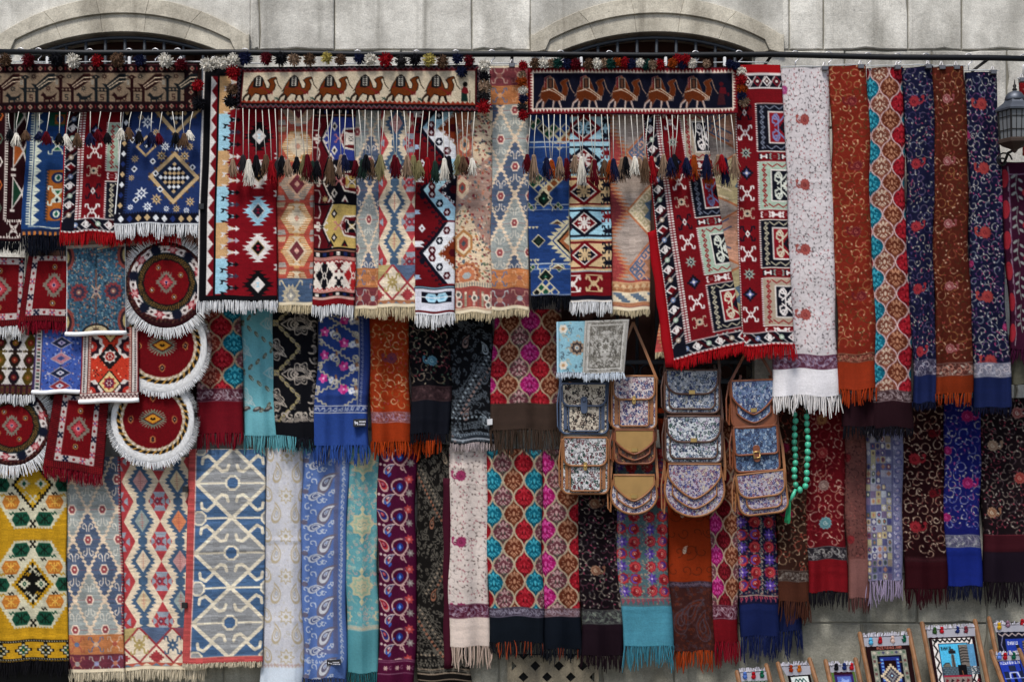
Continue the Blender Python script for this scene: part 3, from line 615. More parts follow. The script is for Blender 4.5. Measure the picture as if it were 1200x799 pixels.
def kil3(c, ph=0, end=True):
    G, O, P_, R_ = 'a8968a', 'c46e42', 'd4977a', 'aa3a38'; c.R(0, 0, c.w, c.h, G); w = c.w
    for i in range(-1, 6):
        y = ph+i*68; odd = i % 2
        for s in (-1, 1):   # serrated steps between the red wedge and the chevron
            for k in range(9):
                ex, ey = 22-k*2.9, y+s*k*4.3
                c.P([(ex-4, ey-2.5), (ex+9, ey), (ex-4, ey+2.5), (ex-7, ey)], O); c.P([(ex-9, ey-2.5), (ex+1, ey), (ex-9, ey+2.5)], R_ if not odd else '8c3236')
        c.P([(0, y-25), (15, y), (0, y+25)], R_ if not odd else '8c3236')
        c.P([(w+2, y-36), (20, y), (w+2, y+36)], O); c.P([(w+2, y-33), (23, y), (w+2, y+33)], P_ if not odd else 'b3a478')
        ln = '56688a' if not odd else 'dcc6a0'
        for s in (-1, 1):
            e = np.array([w-24, 30.*s]); e /= np.hypot(*e); a = np.array([25., y]); n = np.array([e[1]*s, -e[0]*s])*-s
            if n[0] < 0: n = -n
            c.L([a, a+e*60], 1.9, ln); c.L([a+n*10+e*1, a+n*10+e*60], 1.9, ln)
            for k in range(5):
                p = a+e*(4+k*8.5); c.L([p, p+n*6, p+n*6+e*4.4, p+n*3+e*4.4], 1.8, ln)
        c.P([(w+1, y-13), (w-9, y-8), (w-3, y), (w-9, y+8), (w+1, y+13)], '4f6a84' if odd else 'b0704c')
    if end:
        y = c.h-36; c.R(0, y, w, y+2, 'a83c38'); c.R(0, y+2, w, y+14, 'bf8a5c'); c.teeth(0, y+13, w, y+13, 6, -9, 'a8683f'); c.teeth(4, y+9, w+4, y+9, 6, -5, 'd0a878')
        c.R(0, y+14, w, y+26, 'd9c6a4')
        for k in range(-1, 3):
            for q in range(4): c.R(4+k*22+q*3.4, y+15+q*2.6, 15+k*22+q*3.4, y+17.6+q*2.6, '566a80')
        c.R(0, y+26, w, y+30, 'b8724a'); c.R(0, y+30, w, c.h, '96504a')
    c.noise(.06, .08, 19)
def d_e3(c): kil3(c, 54)
def d_e4b(c): kil3(c, 20, False)
def d_a4(c): redrug(c, 24, 2, 28)
def d_e4(c): redrug(c, 25, 0, 18)
def d_e5(c):
    redrug(c, 0, 5, 56); c.R(0, 0, c.w, 10, 'b0141e'); c.R(0, 10, c.w, 28, '191a2a'); c.R(0, 10, c.w, 13, 'e3dcd8')
    for i in range(5):
        x = 6+i*12; c.D(x, 20, 5.5, 6.5, 'e3dcd8' if i % 2 else '8a2030'); c.D(x, 20, 3.6, 4.4, '3a1020'); c.C(x, 20, 1.6, 'd9cfc6'); c.L([(x+2, 27), (x+10, 14)], 1, 'c9c0bc')
    c.R(0, 27, c.w, 28.5, 'e3dcd8')
# small carpets
def bordfl(c, x0, y0, x1, y1, t, W='bfb2ae'):
    c.R(x0, y0, x1, y1, W)
    def seg(ax, ay, bx, by):
        n = max(3, int(math.hypot(bx-ax, by-ay)/9))
        for i in range(n+1):
            f = i/n; x, y = ax+(bx-ax)*f, ay+(by-ay)*f
            k = i % 4
            if k in (0, 2): c.C(x, y, t*.26, '8a1420')
            elif k == 1: c.ram(x, y, t*.42, '1c2340', 1.5); c.D(x, y, t*.2, t*.35, '1c2340')
            else: c.ram(x, y, t*.42, 'b5485a', 1.4); c.D(x, y, t*.22, t*.22, '6a6a9a')
    m = t/2; seg(x0+m, y0+m, x1-m, y0+m); seg(x0+m, y1-m, x1-m, y1-m); seg(x0+m, y0+m, x0+m, y1-m); seg(x1-m, y0+m, x1-m, y1-m)
def medal(c, x, y, rx, ry, big='b5404a', rim='857a6e', core='2a2f6a', n=8):
    c.saw(x, y, rx*.86, ry*.98, 4, rx*.16, rim); c.hexa(x, y, rx*.7, ry*.74, rim, .5)
    for t in (-1, 1):
        for k in range(-2, 3): c.L([(x+k*rx*.2, y+t*ry*.5), (x+k*rx*.22, y+t*ry*(.98-.06*abs(k)))], 1.1, rim)
    c.saw(x, y, rx*.55, ry*.66, 3, rx*.13, '6a0f1a'); c.step(x, y, rx*.56, ry*.66, 3, big); c.D(x, y, rx*.36, ry*.36, 'c45a62'); c.C(x, y, min(rx, ry)*.17, 'd9a8aa'); c.C(x, y, min(rx, ry)*.12, core)
def smalldot(c, x, y, r=3.2, o='a87a4a'):
    c.star(x, y, r*1.25, 8, o, .7); c.C(x, y, r*.62, '1d1418'); c.C(x, y, r*.3, 'd9cfcb')
def small_red(c, bl=16, bt=9, br=8, bb=16):
    c.R(0, 0, c.w, c.h, '4a0c14')
    for y in np.arange(1, c.h, 2.2):
        c.L([(1, y), (bl-8, y+1.5)], .7, '8a1a22'); c.L([(c.w-br+1, y), (c.w, y+1)], .7, '8a1a22')
    for x in np.arange(1, c.w, 2.4): c.L([(x, c.h-bb+8), (x+1.2, c.h-2)], .7, '8a1a22')
    bordfl(c, bl-7, bt-7, c.w-br+6 if br else c.w+9, c.h-bb+7, 6.5)
    c.R(bl, bt, c.w-br, c.h-bb, '7c0d17'); x = (bl+c.w-br)/2; y = (bt+c.h-bb)/2
    medal(c, x, y, min(16, (c.w-br-bl)*.46), 14.5); smalldot(c, x, y-21); smalldot(c, x-.6, y+21); c.noise(.07, 0, 20)
def d_g1(c): small_red(c, -2, 9, 6, 16)
def d_g2(c): small_red(c, 15, 6, -6, 15)
def d_i2(c): small_red(c, 19, 6, 18, 17)
def d_g3(c):
    q = random.Random(9); c.R(0, 0, c.w, c.h, '3d6278')
    for i in range(1500):
        x, y = q.uniform(0, c.w), q.uniform(0, c.h); c.E(x, y, q.uniform(.5, 1.5), q.uniform(.5, 1.2), q.choice(['5f8496', '2c4658', '7f98a0', '9a5a50', '2a3a4c', '48708a', 'a88a70']), q.uniform(0, 3))
    x, y = c.w/2, 55
    for a, b in ((-1, -1), (-1, 1), (1, -1), (1, 1)):
        X, Y = (0 if a < 0 else c.w), (14 if b < 0 else c.h-13)
        c.E(X, Y, 10, 16, '8f4a44'); c.E(X, Y, 7, 12, '3a2a30'); c.E(X, Y, 4, 8, 'b0a070')
        c.L([(x, y), (x+a*5, y+b*7)], 1.6, 'b89a84')
    for s in (-1, 1): c.star(x+s*20, y, 11, 10, '8a3f44', .8); c.star(x+s*20, y, 8, 10, '3c3a50', .7); c.C(x+s*20, y, 3.5, '8a5a58'); c.C(x+s*20, y, 1.5, 'c0a890')
    c.L([(x, 30), (x, 80)], 1.8, '7c5548'); c.L([(x, 14), (x, 28)], 1.3, '2a3640'); c.L([(x, 84), (x, 92)], 1.3, '2a3640'); c.star(x, y, 6, 8, 'a89890', .4); c.C(x, y, 1.6, '4a3a5a')
    c.E(x, c.h, 17, 10, '2a2428'); c.E(x, c.h, 14, 8, 'b5a684'); c.star(x, c.h-2, 6, 8, '6a5a4a', .5)
    c.R(0, 0, c.w, 4, 'b9b0a4'); c.L([(x+2, 6), (c.w-8, 2)], 1.6, 'c0a888'); c.R(0, 0, 1.5, c.h, 'e0e2e4'); c.R(c.w-1, 0, c.w, c.h, 'e0e2e4'); c.noise(.08, 0, 21)
def d_h1(c):
    c.R(0, 0, c.w, c.h, 'c9c4be')
    for i in range(4):
        for j in range(4):
            x, y = 4+i*17.5, 10+j*20; k = ['2a1c16', '3a2a16', '241a24', '5a4a18'][(i+2*j) % 4]
            c.hexa(x, y, 7.5, 7, k); c.R(x-6, y-11, x+6, y-9, k); c.R(x-6, y+9, x+6, y+11, k); c.R(x-2.5, y-11, x+2.5, y+11, k); c.C(x, y, 3.6, ['7a2a1c', '6a1c24', '7a5a1c'][(i+j) % 3]); c.star(x, y, 2, 4, 'a8684a')
            c.hook(x-5, y+8, -3, 3, k, 1.2); c.hook(x+5, y+8, 3, 3, k, 1.2)
    c.R(0, c.h-13, c.w, c.h, '45202a')
    for x in np.arange(2, c.w, 7): c.R(x, c.h-11, x+3.6, c.h-2, '5a4a2a'); c.R(x+1, c.h-9, x+2.6, c.h-4, '6a2430')
    c.R(c.w-6, 0, c.w, c.h, '4a3a5a'); c.noise(.08, 0, 22)
def d_h2(c):
    q = random.Random(2); c.R(0, 0, c.w, c.h, '4a66b4')
    for i in range(230):
        x, y = q.uniform(10, c.w), q.uniform(0, c.h); c.E(x, y, q.uniform(.6, 1.6), q.uniform(.5, 1.1), q.choice(['7f94cc', '2a3470', 'c0b8c4', '8a6a80', '2f488c']), q.uniform(0, 3))
    for y, a, b in ((16, '26304f', 'a9a0c0'), (34, 'b8808c', '4a5a90'), (51, '26304f', 'd0d0dc'), (66, '9a3a44', 'c9ccd8')):
        c.L([(c.w*.55, y-9), (c.w*.55, y+9)], 1.6, a); c.D(c.w*.55, y, 13, 7.5, 'b0a8b4'); c.D(c.w*.55, y, 11.5, 6.3, a); c.D(c.w*.55, y, 5, 3, b); c.C(c.w*.55, y, 1.2, '4a4a80')
    c.R(0, 0, 9, c.h, 'c4c0bc'); c.R(0, 0, 2, c.h, '4a3a6a'); c.R(8, 0, 9.4, c.h, '5a5070')
    for y in np.arange(2, c.h, 4): c.R(3.5, y, 7, y+2.4, ['2a3a44', '8a4a50', '4a6050'][int(y) % 3])
    c.noise(.07, 0, 23)
def d_h3(c):
    R_ = 'd0432c'; c.R(0, 0, c.w, c.h, R_); q = random.Random(6)
    for y in np.arange(1, c.h, 2.6): 
        for x in (4, c.w-4): c.C(x, y, .9, '3a3a3a'); 
    def lam(x, y, o, i1, i2):
        c.saw(x, y, 13, 15, 5, 1.5, '2a2020'); c.D(x, y, 12, 14, o); c.star(x, y, 8.5, 8, i1, .7); c.C(x, y, 5.5, i2); c.star(x, y, 4.2, 6, 'e0cfc0', .5); c.C(x, y, 2, '8a2a3a')
    x = c.w/2
    for i in range(120): c.C(q.uniform(10, c.w-10), q.uniform(0, c.h), .9, q.choice(['8a2a20', 'e08060', 'f0b090', '3a2a2a']))
    for y in (-3, 24, 76, 104):
        for s in (0, 1):
            X = 13 if s == 0 else c.w-13; c.star(X, y+(-1), 15, 10, 'd9cfc8', .85); c.star(X, y-1, 12, 8, '3a2430', .75); c.C(X, y-1, 6, 'c23a30'); c.star(X, y-1, 3, 5, 'e0cfc0')
    lam(x, 4, 'e0c890', 'b04a30', '8a2a50'); lam(x, 35, '2a2428', 'd9d0c8', 'b04038'); lam(x, 66, 'e0c890', 'c05038', '7a2a50')
    for X, s in ((0, 1), (c.w, -1)):
        c.R(X, 0, X+s*2, c.h, '8a1420'); c.R(X+s*2, 0, X+s*8, c.h, 'd3cbc4'); c.R(X+s*8, 0, X+s*9, c.h, '4a3a3a'); c.R(X+s*9, 0, X+s*12, c.h, 'b06a60')
        for y in np.arange(1, c.h, 2.8): c.C(X+s*4.6, y, 1.1, '4a3a40'); c.C(X+s*10.5, y+1, .8, 'e0cfc0')
    c.R(0, c.h-9, c.w, c.h, 'd3c4bc'); c.zig(0, c.h-5, c.w, c.h-5, 30, 2, 1, '5a2a30'); c.R(0, c.h-9, c.w, c.h-8, '8a1420'); c.noise(.07, 0, 24)
def round_a(c):   # ring of white and red figures; canvas is square, radius c.w/2
    r = c.w/2; x = y = r; c.R(0, 0, c.w, c.h, '3a141a')
    c.C(x, y, r, '2c1216'); c.C(x, y, r*.965, '4a1c20'); 
    for i in range(60): a = i*.1047; c.L([(x+r*.9*math.cos(a), y+r*.9*math.sin(a)), (x+r*math.cos(a+.04), y+r*math.sin(a+.04))], .7, '6a4a3a')
    c.C(x, y, r*.9, 'd6cdc8')
    for i in range(12):
        a = i*.5236+.2; X, Y = x+r*.81*math.cos(a), y+r*.81*math.sin(a)
        if i % 2 == 0: c.C(X, Y, r*.125, '1b2036'); c.star(X, Y, r*.17, 6, '1b2036', .5)
        else: c.star(X, Y, r*.15, 6, 'a02a38', .5); c.C(X, Y, r*.06, 'd6a0a0')
        for s in (-.17, .17): c.C(x+r*.81*math.cos(a+s*1.5), y+r*.81*math.sin(a+s*1.5), r*.035, '3a1418')
    c.C(x, y, r*.735, '1b2a30'); c.C(x, y, r*.69, '1e1a18')
    for i in range(72): a = i*.08727; c.L([(x+r*.585*math.cos(a), y+r*.585*math.sin(a)), (x+r*.68*math.cos(a+.07), y+r*.68*math.sin(a+.07))], 1.0, '7a5f33')
    c.C(x, y, r*.575, '14181c'); c.C(x, y, r*.55, '800e18')
    medal(c, x, y, r*.28, r*.27)
    for i in range(4): a = i*1.5708-.5; smalldot(c, x+r*.4*math.cos(a), y+r*.4*math.sin(a), 2.8)
    c.noise(.07, 0, 25)
def round_b(c):   # white, gold rope ring, plain red field
    r = c.w/2; x = y = r; c.R(0, 0, c.w, c.h, 'dcdcdc'); 
    c.C(x, y, r*.86, '1c1a1c'); 
    for i in range(64):
        a = i*.09817; c.L([(x+r*.77*math.cos(a), y+r*.77*math.sin(a)), (x+r*.85*math.cos(a+.09), y+r*.85*math.sin(a+.09))], 1.7 if i % 2 else .9, 'c99a4a' if i % 2 else '2a2420')
    c.C(x, y, r*.78, 'c9b9a0')
    for i in range(70):
        a = i*.0898; c.C(x+r*.745*math.cos(a), y+r*.745*math.sin(a), 1, 'e4d9cc' if i % 2 else 'a8906a')
    c.C(x, y, r*.715, '7c0f1a')
    for k in range(26):
        a = k*.2417; rx, ry = r*.32, r*.23; c.L([(x, y), (x+rx*math.cos(a), y+ry*math.sin(a))], 1.3, '8a8a76')
    c.D(x, y, r*.3, r*.21, '747c6a'); c.D(x, y, r*.25, r*.15, '5a1420'); c.D(x, y, r*.2, r*.115, 'd0922c'); c.C(x-1.5, y, 1.5, '241a14'); c.C(x+1.5, y, 1.5, '241a14')
    for i, a in enumerate((0, 1.5708, 3.1416, 4.7124)):
        X, Y = x+r*.52*math.cos(a), y+r*.5*math.sin(a); c.ogv(X, Y, 3.2, 5, 'c07a4a'); c.ogv(X, Y, 2.1, 3.6, '2a1a28'); c.C(X, Y, .9, 'c9a080')
    c.noise(.06, 0, 26)
# lower row rugs
def d_m1(c):
    Yl, W, K_, G, O = 'c4971b', 'cbc6ac', '191716', '1d5a44', 'c67f33'; c.R(0, 0, c.w, c.h, Yl); 
    def wheel(x, y):
        c.saw(x, y, 1, 1, 2, 0, W); q = [(x-55, y), (x-22, y-50), (x+22, y-50), (x+55, y), (x+22, y+50), (x-22, y+50)]; c.P(q, W)
        for (ax, ay), (bx, by) in zip(q, q[1:]+q[:1]):
            n = 12
            for i in range(n): t = i/n; c.R(ax+(bx-ax)*t-1, ay+(by-ay)*t-1, ax+(bx-ax)*t+1.4, ay+(by-ay)*t+1.4, W)
        for i in range(6):
            pass
        for dx, dy, k in ((-14, -40, G), (14, -40, G), (-14, 40, G), (14, 40, G), (-26, -20, O), (26, -20, O), (-26, 20, O), (26, 20, O), (-38, 0, G), (38, 0, G)):
            c.hexa(x+dx, y+dy, 11, 8, k, .62); c.ram(x+dx, y+dy, 6, '1a2018' if k == G else 'e0b050', 1.3, 5); c.L([(x+dx, y+dy-5), (x+dx, y+dy+5)], 1, '1a2018' if k == G else 'e0b050')
        c.step(x, y, 25, 29, 8, Yl); c.step(x, y, 20, 24.5, 8, K_)
        for dx in (-10, 10): c.step(x+dx, y, 7, 6, 2, W); c.D(x+dx, y, 2.6, 3.6, G); c.D(x+dx, y, 1, 1.2, W)
        for dy in (-17, 17): c.ram(x, y+dy, 4, W, 1.7); 
        for dx, dy, k in ((-6, -11, Yl), (6, 11, Yl), (7, -11, W), (-7, 11, W)): c.L([(x+dx-3, y+dy+1), (x+dx, y+dy-2), (x+dx, y+dy+2), (x+dx+3, y+dy-1)], 1.2, k)
        for dx, dy, k in ((-13, -29, K_), (13, -29, K_), (-13, 29, K_), (13, 29, K_), (-25, -33, G), (25, -33, G), (-25, 33, G), (25, 33, G), (-26, -10, K_), (26, -10, K_), (-26, 10, K_), (26, 10, K_), (-36, -12, Yl), (36, -12, Yl), (-36, 12, Yl), (36, 12, Yl)):
            c.L([(x+dx-3, y+dy-1), (x+dx-1, y+dy+1.5), (x+dx+1, y+dy-1.5), (x+dx+3, y+dy+1)], 1.4, k)
        for dy in (-46, 46): c.ram(x, y+dy, 3, K_, 1.6, 4)
    wheel(70, 143); 
    wheel(70, 33-6)
    x, y = 70, 27; c.step(x, y, 25, 31, 8, K_); c.step(x, y, 21, 27, 8, 'c9a022')
    for dx in (-10, 10): c.step(x+dx, y-1, 7, 6, 2, W); c.D(x+dx, y-1, 2.6, 3.6, G)
    c.ram(x, y+17, 4, W, 1.7); c.L([(x+6, y+12), (x+9, y+9), (x+9, y+14), (x+12, y+11)], 1.3, K_); c.L([(x-12, y+10), (x-9, y+13), (x-9, y+8), (x-6, y+11)], 1.3, W)
    yb = c.h-24
    for yy in (yb, c.h-3): c.R(0, yy-1.6, c.w, yy+1.6, K_); c.dots(0, yy, c.w, yy, int(c.w/3), .9, [W])
    for i in range(5):
        x = -8+18+i*26-4; y = c.h-13.5; c.star(x, y, 1, 4, K_)
        c.step(x, y, 10, 9, 2, K_ if i % 2 == 0 else K_); c.step(x, y, 7.6, 6.8, 2, W); c.step(x, y, 4.6, 4.6, 1, [G, '1a2a22'][i % 2]); c.D(x, y, 1.6, 1.6, 'd0a83a')
    c.noise(.05, .05, 27)
def d_m2(c):
    lattice(c, 0, c.h-45, 35, 70, 10, 62); kband(c, c.h-45, c.h-22, 'bf6f3a', ['b0503c', '54688a', 'c9a080'], n=3); kband(c, c.h-22, c.h, '6f2c3a', ['b06a50', '9a9088', '8a8ab0'], n=3)
    for y in np.arange(0, c.h-45, 3.5): c.R(c.w-3, y, c.w, y+2, '9a2a38')
    c.noise(.055, .07, 28)
def d_m3(c):
    column(c, 0, c.h-50, [26, 70], 46.7, 29, cw=44); dmband(c, c.h-50, c.h-9, 2.5); c.R(0, c.h-9, c.w, c.h, 'b8503c')
    for i in range(9): c.P([(i*11, c.h-5), (i*11+5, c.h-8), (i*11+11, c.h-5), (i*11+5, c.h-2)], ['4b6a80', '8e98a6', 'd9c6a4'][i % 3])
    c.noise(.05, .06, 29)
def d_m4(c):
    B, G, W, R_ = '3f608a', '8a8c8e', 'd8cbb0', 'bd4442'; c.R(0, 0, c.w, c.h, B); x = 10+44
    ys = (-41, 40, 121.5, 203); octo = lambda X, Y, r, k: c.P([(X+r*math.cos(a), Y+r*math.sin(a)) for a in np.arange(8)*.7854+.3927], k)
    for y in ys: c.P([(x-44, y), (x, y-41), (x+44, y), (x, y+41)], G)
    for y in ys:
        c.L([(x-48, y+4), (x, y-41), (x+48, y+4)], 4.2, W); c.L([(x-48, y-4), (x, y+41), (x+48, y-4)], 4.2, W)
        c.L([(x-45, y), (x+45, y)], 2.6, W); octo(x, y, 9.6, W); octo(x, y, 7, B)
        for s in (-1, 1):
            for t in (-1, 1):
                c.L([(x+s*22, y+t*21), (x+s*13, y+t*13.5), (x+s*7, y+t*15), (x+s*5, y+t*21)], 3.4, W)
                c.L([(x+s*20, y+t*23), (x+s*30, y+t*32), (x+s*36, y+t*29), (x+s*37, y+t*23)], 3.4, W)
        yy = y+40.7; c.L([(x-45, yy), (x+45, yy)], 2.2, W)
        for X in (x-39, x+43): octo(X, yy, 9.4, W); octo(X, yy, 7, G)
    c.R(0, 0, 9, c.h, R_); c.R(9, 0, 10, c.h, 'd9a89a'); c.R(0, c.h-8, c.w, c.h, R_); c.R(9, c.h-8.6, c.w, c.h-8, 'd9c6a4')
    c.noise(.05, .1, 30)
# shawls
def d_m5(c):
    g = 'c6c6ce'; c.R(0, 0, c.w, c.h, g); q = random.Random(1); e = 254
    for i in range(950): x, y = q.uniform(0, c.w), q.uniform(0, e); c.spiral(x, y, .4, q.uniform(1.2, 2.8), q.uniform(0, 6), q.uniform(4, 10), .6, q.choice(['a8a9bc', 'b3a88e', 'dadae0', 'b5b6c4']), 9)
    for j in range(6):
        y = -4+j*47
        for x, f in ((20, 1), (42, -1)): c.paisley(x, y+34, 14, ['b8a684', 'cfcfd6', '-b8a684', '-a8acb8'], .25*f, -f, .8)
        for x, f in ((8, -1), (52, 1)): c.paisley(x, y+10, 13, ['b8a684', 'cbccd4', '-b8a684'], .2*f, f, .8)
        c.star(31, y+14, 10, 8, 'b5a480', .6); c.star(31, y+14, 7.5, 8, 'c9c8cc', .6); c.C(31, y+14, 2.4, 'b0a078')
    for x in np.arange(2, c.w, 4): c.spiral(x, e, 2.2, .5, 0, 5, .8, 'b59a94', 8); c.L([(x, e), (x, e+3)], .7, 'b59a94')
    c.R(0, e+3.4, c.w, c.h, 'c3d0de'); c.R(c.w-8, e-40, c.w, c.h, 'c3d0de') if 0 else None; c.noise(.03, 0, 31)
def d_m6(c):
    c.R(0, 0, c.w, c.h, '4a6db6'); q = random.Random(3); e = 250; l = 'b3bccc'
    c.R(38, 0, 44, e-8, '5b628f'); c.R(0, e-14, 44, e-8, '5b628f')
    for j in range(8):
        y = -14+j*36
        c.paisley(29, y+18, 18, ['6a6276', 'c0c4cc', '5d5870', '-b3bccc', '-8fa4d0'], .5, 1, .9)
        c.paisley(17, y+34, 11, ['c0c4cc', '4a5a8c', '-c9ccd4'], 1.1, 1, .8)
        for (x, yy, r, a) in ((8, y+12, 5, 0), (13, y+18, 5, 2), (6, y+24, 4, 4), (34, y+34, 4, 1), (36, y+30, 3, 3), (22, y+4, 4, 5), (5, y+36, 3.5, 2), (27, y+41, 3, 0)):
            c.spiral(x, yy, .8, r, a, a+4.8, 1.1, l, 12); c.C(x+r*.7, yy-r*.5, 1, l)
        c.E(4, y+30, 4, 3, '5f5a74')
    for y in np.arange(0, e, 6.5): c.spiral(48, y, .6, 2.4, y, y+4.6, 1, l, 9); c.L([(49, y+2), (47, y+5)], .9, l)
    for x in np.arange(2, 48, 5.5): c.spiral(x, e, .6, 2.3, x, x+4.6, 1, l, 9)
    c.noise(.04, 0, 32)
def d_m7(c):
    c.R(0, 0, c.w, c.h, '4e9aa3'); q = random.Random(8); e = 212; P_ = 'bdb48a'
    for i in range(420):
        x, y = q.uniform(0, c.w), q.uniform(0, e); c.spiral(x, y, .4, q.uniform(1.5, 3), q.uniform(0, 6), q.uniform(4, 10), .8, q.choice(['a89a90', '8fae9f', 'b0a08a', '74a8a4', 'b39a94']), 9)
    for j in range(4):
        y = 18+j*72; x = 20
        c.P([(x, y-26), (x+11, y), (x, y+26), (x-11, y)], '3f93a0'); c.star(x, y, 15, 8, P_, .78); c.star(x, y, 11.5, 8, '8fae8f', .8); c.star(x, y, 9, 8, P_, .7); c.spiral(x-3, y, 3.5, .6, 0, 6, .8, '6a9a8a'); c.spiral(x+3, y, 3.5, .6, 3, 9, .8, '6a9a8a')
        c.D(x, y-18, 3, 5, P_); c.D(x, y+18, 3, 5, P_); c.L([(x-16, y), (x+16, y)], 1, P_)
        for xx in (0, 41): c.star(xx, y+36, 8, 8, P_, .7); c.star(xx, y+36, 5.5, 8, '5aa0a4', .7)
    c.R(0, e-2, c.w, e+1.5, '9aa08c'); band(c, e-4, e+2, '7aa6a2', 'b3a68a'); c.R(0, e+2, c.w, c.h, '3f8c97'); c.noise(.04, 0, 33)
def d_m8(c):
    M = '5c0f3c'; c.R(0, 0, c.w, c.h, M); e = 256; P_ = 'c3a29c'; R_ = 'b8343e'; B = '2a3c8c'
    for j in range(8):
        y = -6+j*35
        c.paisley(7, y+14, 11, [P_, R_ if j % 2 else B, M, '-d06a70', R_ if j % 2 == 0 else B], -.45, -1, .9)
        c.paisley(13, y+30, 9.5, ['cfb8b4', '5a6a8c', M, '-d9c9c4'], .6, 1, .9)
        c.E(14, y+3, 1.6, 3, '3f66b8', .6); c.E(10, y+1, 1.2, 2.4, '3f66b8', -.4); c.C(12, y-2, 1.4, R_); c.E(18, y+20, 1.3, 2.6, '3f66b8', 1); c.C(3, y+26, 1.6, 'cfb8b4'); c.C(8, y+27, 1.6, 'cfb8b4')
        t = np.linspace(0, 6.28, 22); c.L(np.c_[26+9*np.cos(t)*(1-.25*np.sin(t)), y+18+9.5*np.sin(t)], 1.5, P_, True); c.E(26, y+18, 4, 5, B); c.D(26, y+18, 1.6, 3.4, '6a9ae0')
        c.spiral(30, y+31, .8, 4, 0, 5, 1.5, P_); c.L([(29, y+28), (33, y+36)], 1.4, P_)
        c.star(37, y+9, 6, 7, 'b8484a', .6); c.C(37, y+9, 1.6, 'd98a84'); c.star(38, y+25, 5.5, 7, '8f8480', .5); c.C(38, y+25, 1.4, 'b0a8a4')
        c.star(31, y+9, 3, 5, '7a3a54', .5)
    c.R(0, e-8, c.w, c.h, M)
    for y in (e-7, e-5, e+9): c.L([(0, y), (c.w, y-1)], .8, '8c5a74')
    for x in (10, 24, 38): c.star(x, e+2, 3.4, 6, 'c3a29c', .5); c.spiral(x+6, e+2, .6, 2.5, 0, 5, .8, '8c5a74')
    c.noise(.05, 0, 34)
def pais_dark(c, g, l, p1, p2, e, y0=0, stripes=True, dirn=1):
    c.R(0, 0, c.w, c.h, g); q = random.Random(int(e)); w = c.w
    for i in range(int(w*e/26)):
        x, y = q.uniform(0, w), q.uniform(0, e); c.spiral(x, y, .5, q.uniform(1.6, 4.2), q.uniform(0, 6), q.uniform(4, 10), .7, l, 10)
    y = y0
    while y < e:
        # bundle of diagonal beaded stripes
        for k, (cc, r) in enumerate(((l, .9), (p1, 1.7), (l, 1.1), (p2, 1.3), (l, .8))):
            x0 = -8+k*5 if dirn > 0 else w+8-k*5
            for t in range(15): c.C(x0+dirn*t*3.0, y+4+t*4.6 if dirn > 0 else y+4+t*4.6, r, cc)
            c.L([(x0+dirn*2.4, y+4), (x0+dirn*47, y+4+68)], .8, l)
        c.paisley(w*.38, y-14, 12, [g, p1, g, '-'+p1, '-'+l], .1, 1, 1.1); c.paisley(w*.8, y-6, 9, [p2, g, '-'+p2, l], -.1, -1, .9)
        c.paisley(w*.8, y+28, 10, [l, g, '-'+l, p1], .2, -1, .9)
        for i in range(3): 
            for s in (0, 1): c.R(w*.62+i*3, y+16+s*4, w*.62+i*3+2, y+19+s*4, l)
        dirn = -dirn; y += 84
    for yy in (e-26, e-21, e-15, e-9):
        for x in np.arange(2, w, 5 if yy < e-12 else 3.6): c.C(x+(yy % 2), yy, 1.2, p2 if (yy == e-21) else l); 
    for x in np.arange(0, w, 6): c.spiral(x+2, e-12, .6, 2.6, x, x+5, .8, l)
    if stripes:
        for y_, t, cc in ((e-5, 1.4, p2), (e-2.4, 1.2, l), (e+.6, 1.6, p2)):
            c.R(0, y_, w, y_+t, cc)
    c.noise(.05, 0, 35)
def d_m9(c): 
    pais_dark(c, '1d1a18', '6a655c', '9a6a54', '9a8a78', c.h-12, 22); e = c.h-12
    c.R(0, e+2, c.w, c.h, '1a1614'); c.R(0, c.h-4, c.w, c.h-2.4, '8a7a6a')
def d_j7(c):
    e = 148; pais_dark(c, '14161c', '5c646c', '8a7470', '9aa6ae', e, 52, False, -1)
    for y, t, k in ((e-3, 3, '7c8894'), (e+1, 1.4, '3a4450'), (e+3.4, 2, 'a8b0ba'), (e+6.5, 1, '5c646c')): c.R(0, y, c.w, y+t, k)
    for x in np.arange(1, c.w, 3): c.R(x, e-2, x+1.3, e-.5, '14161c')
    c.R(0, e+8, c.w, c.h, '12141a')
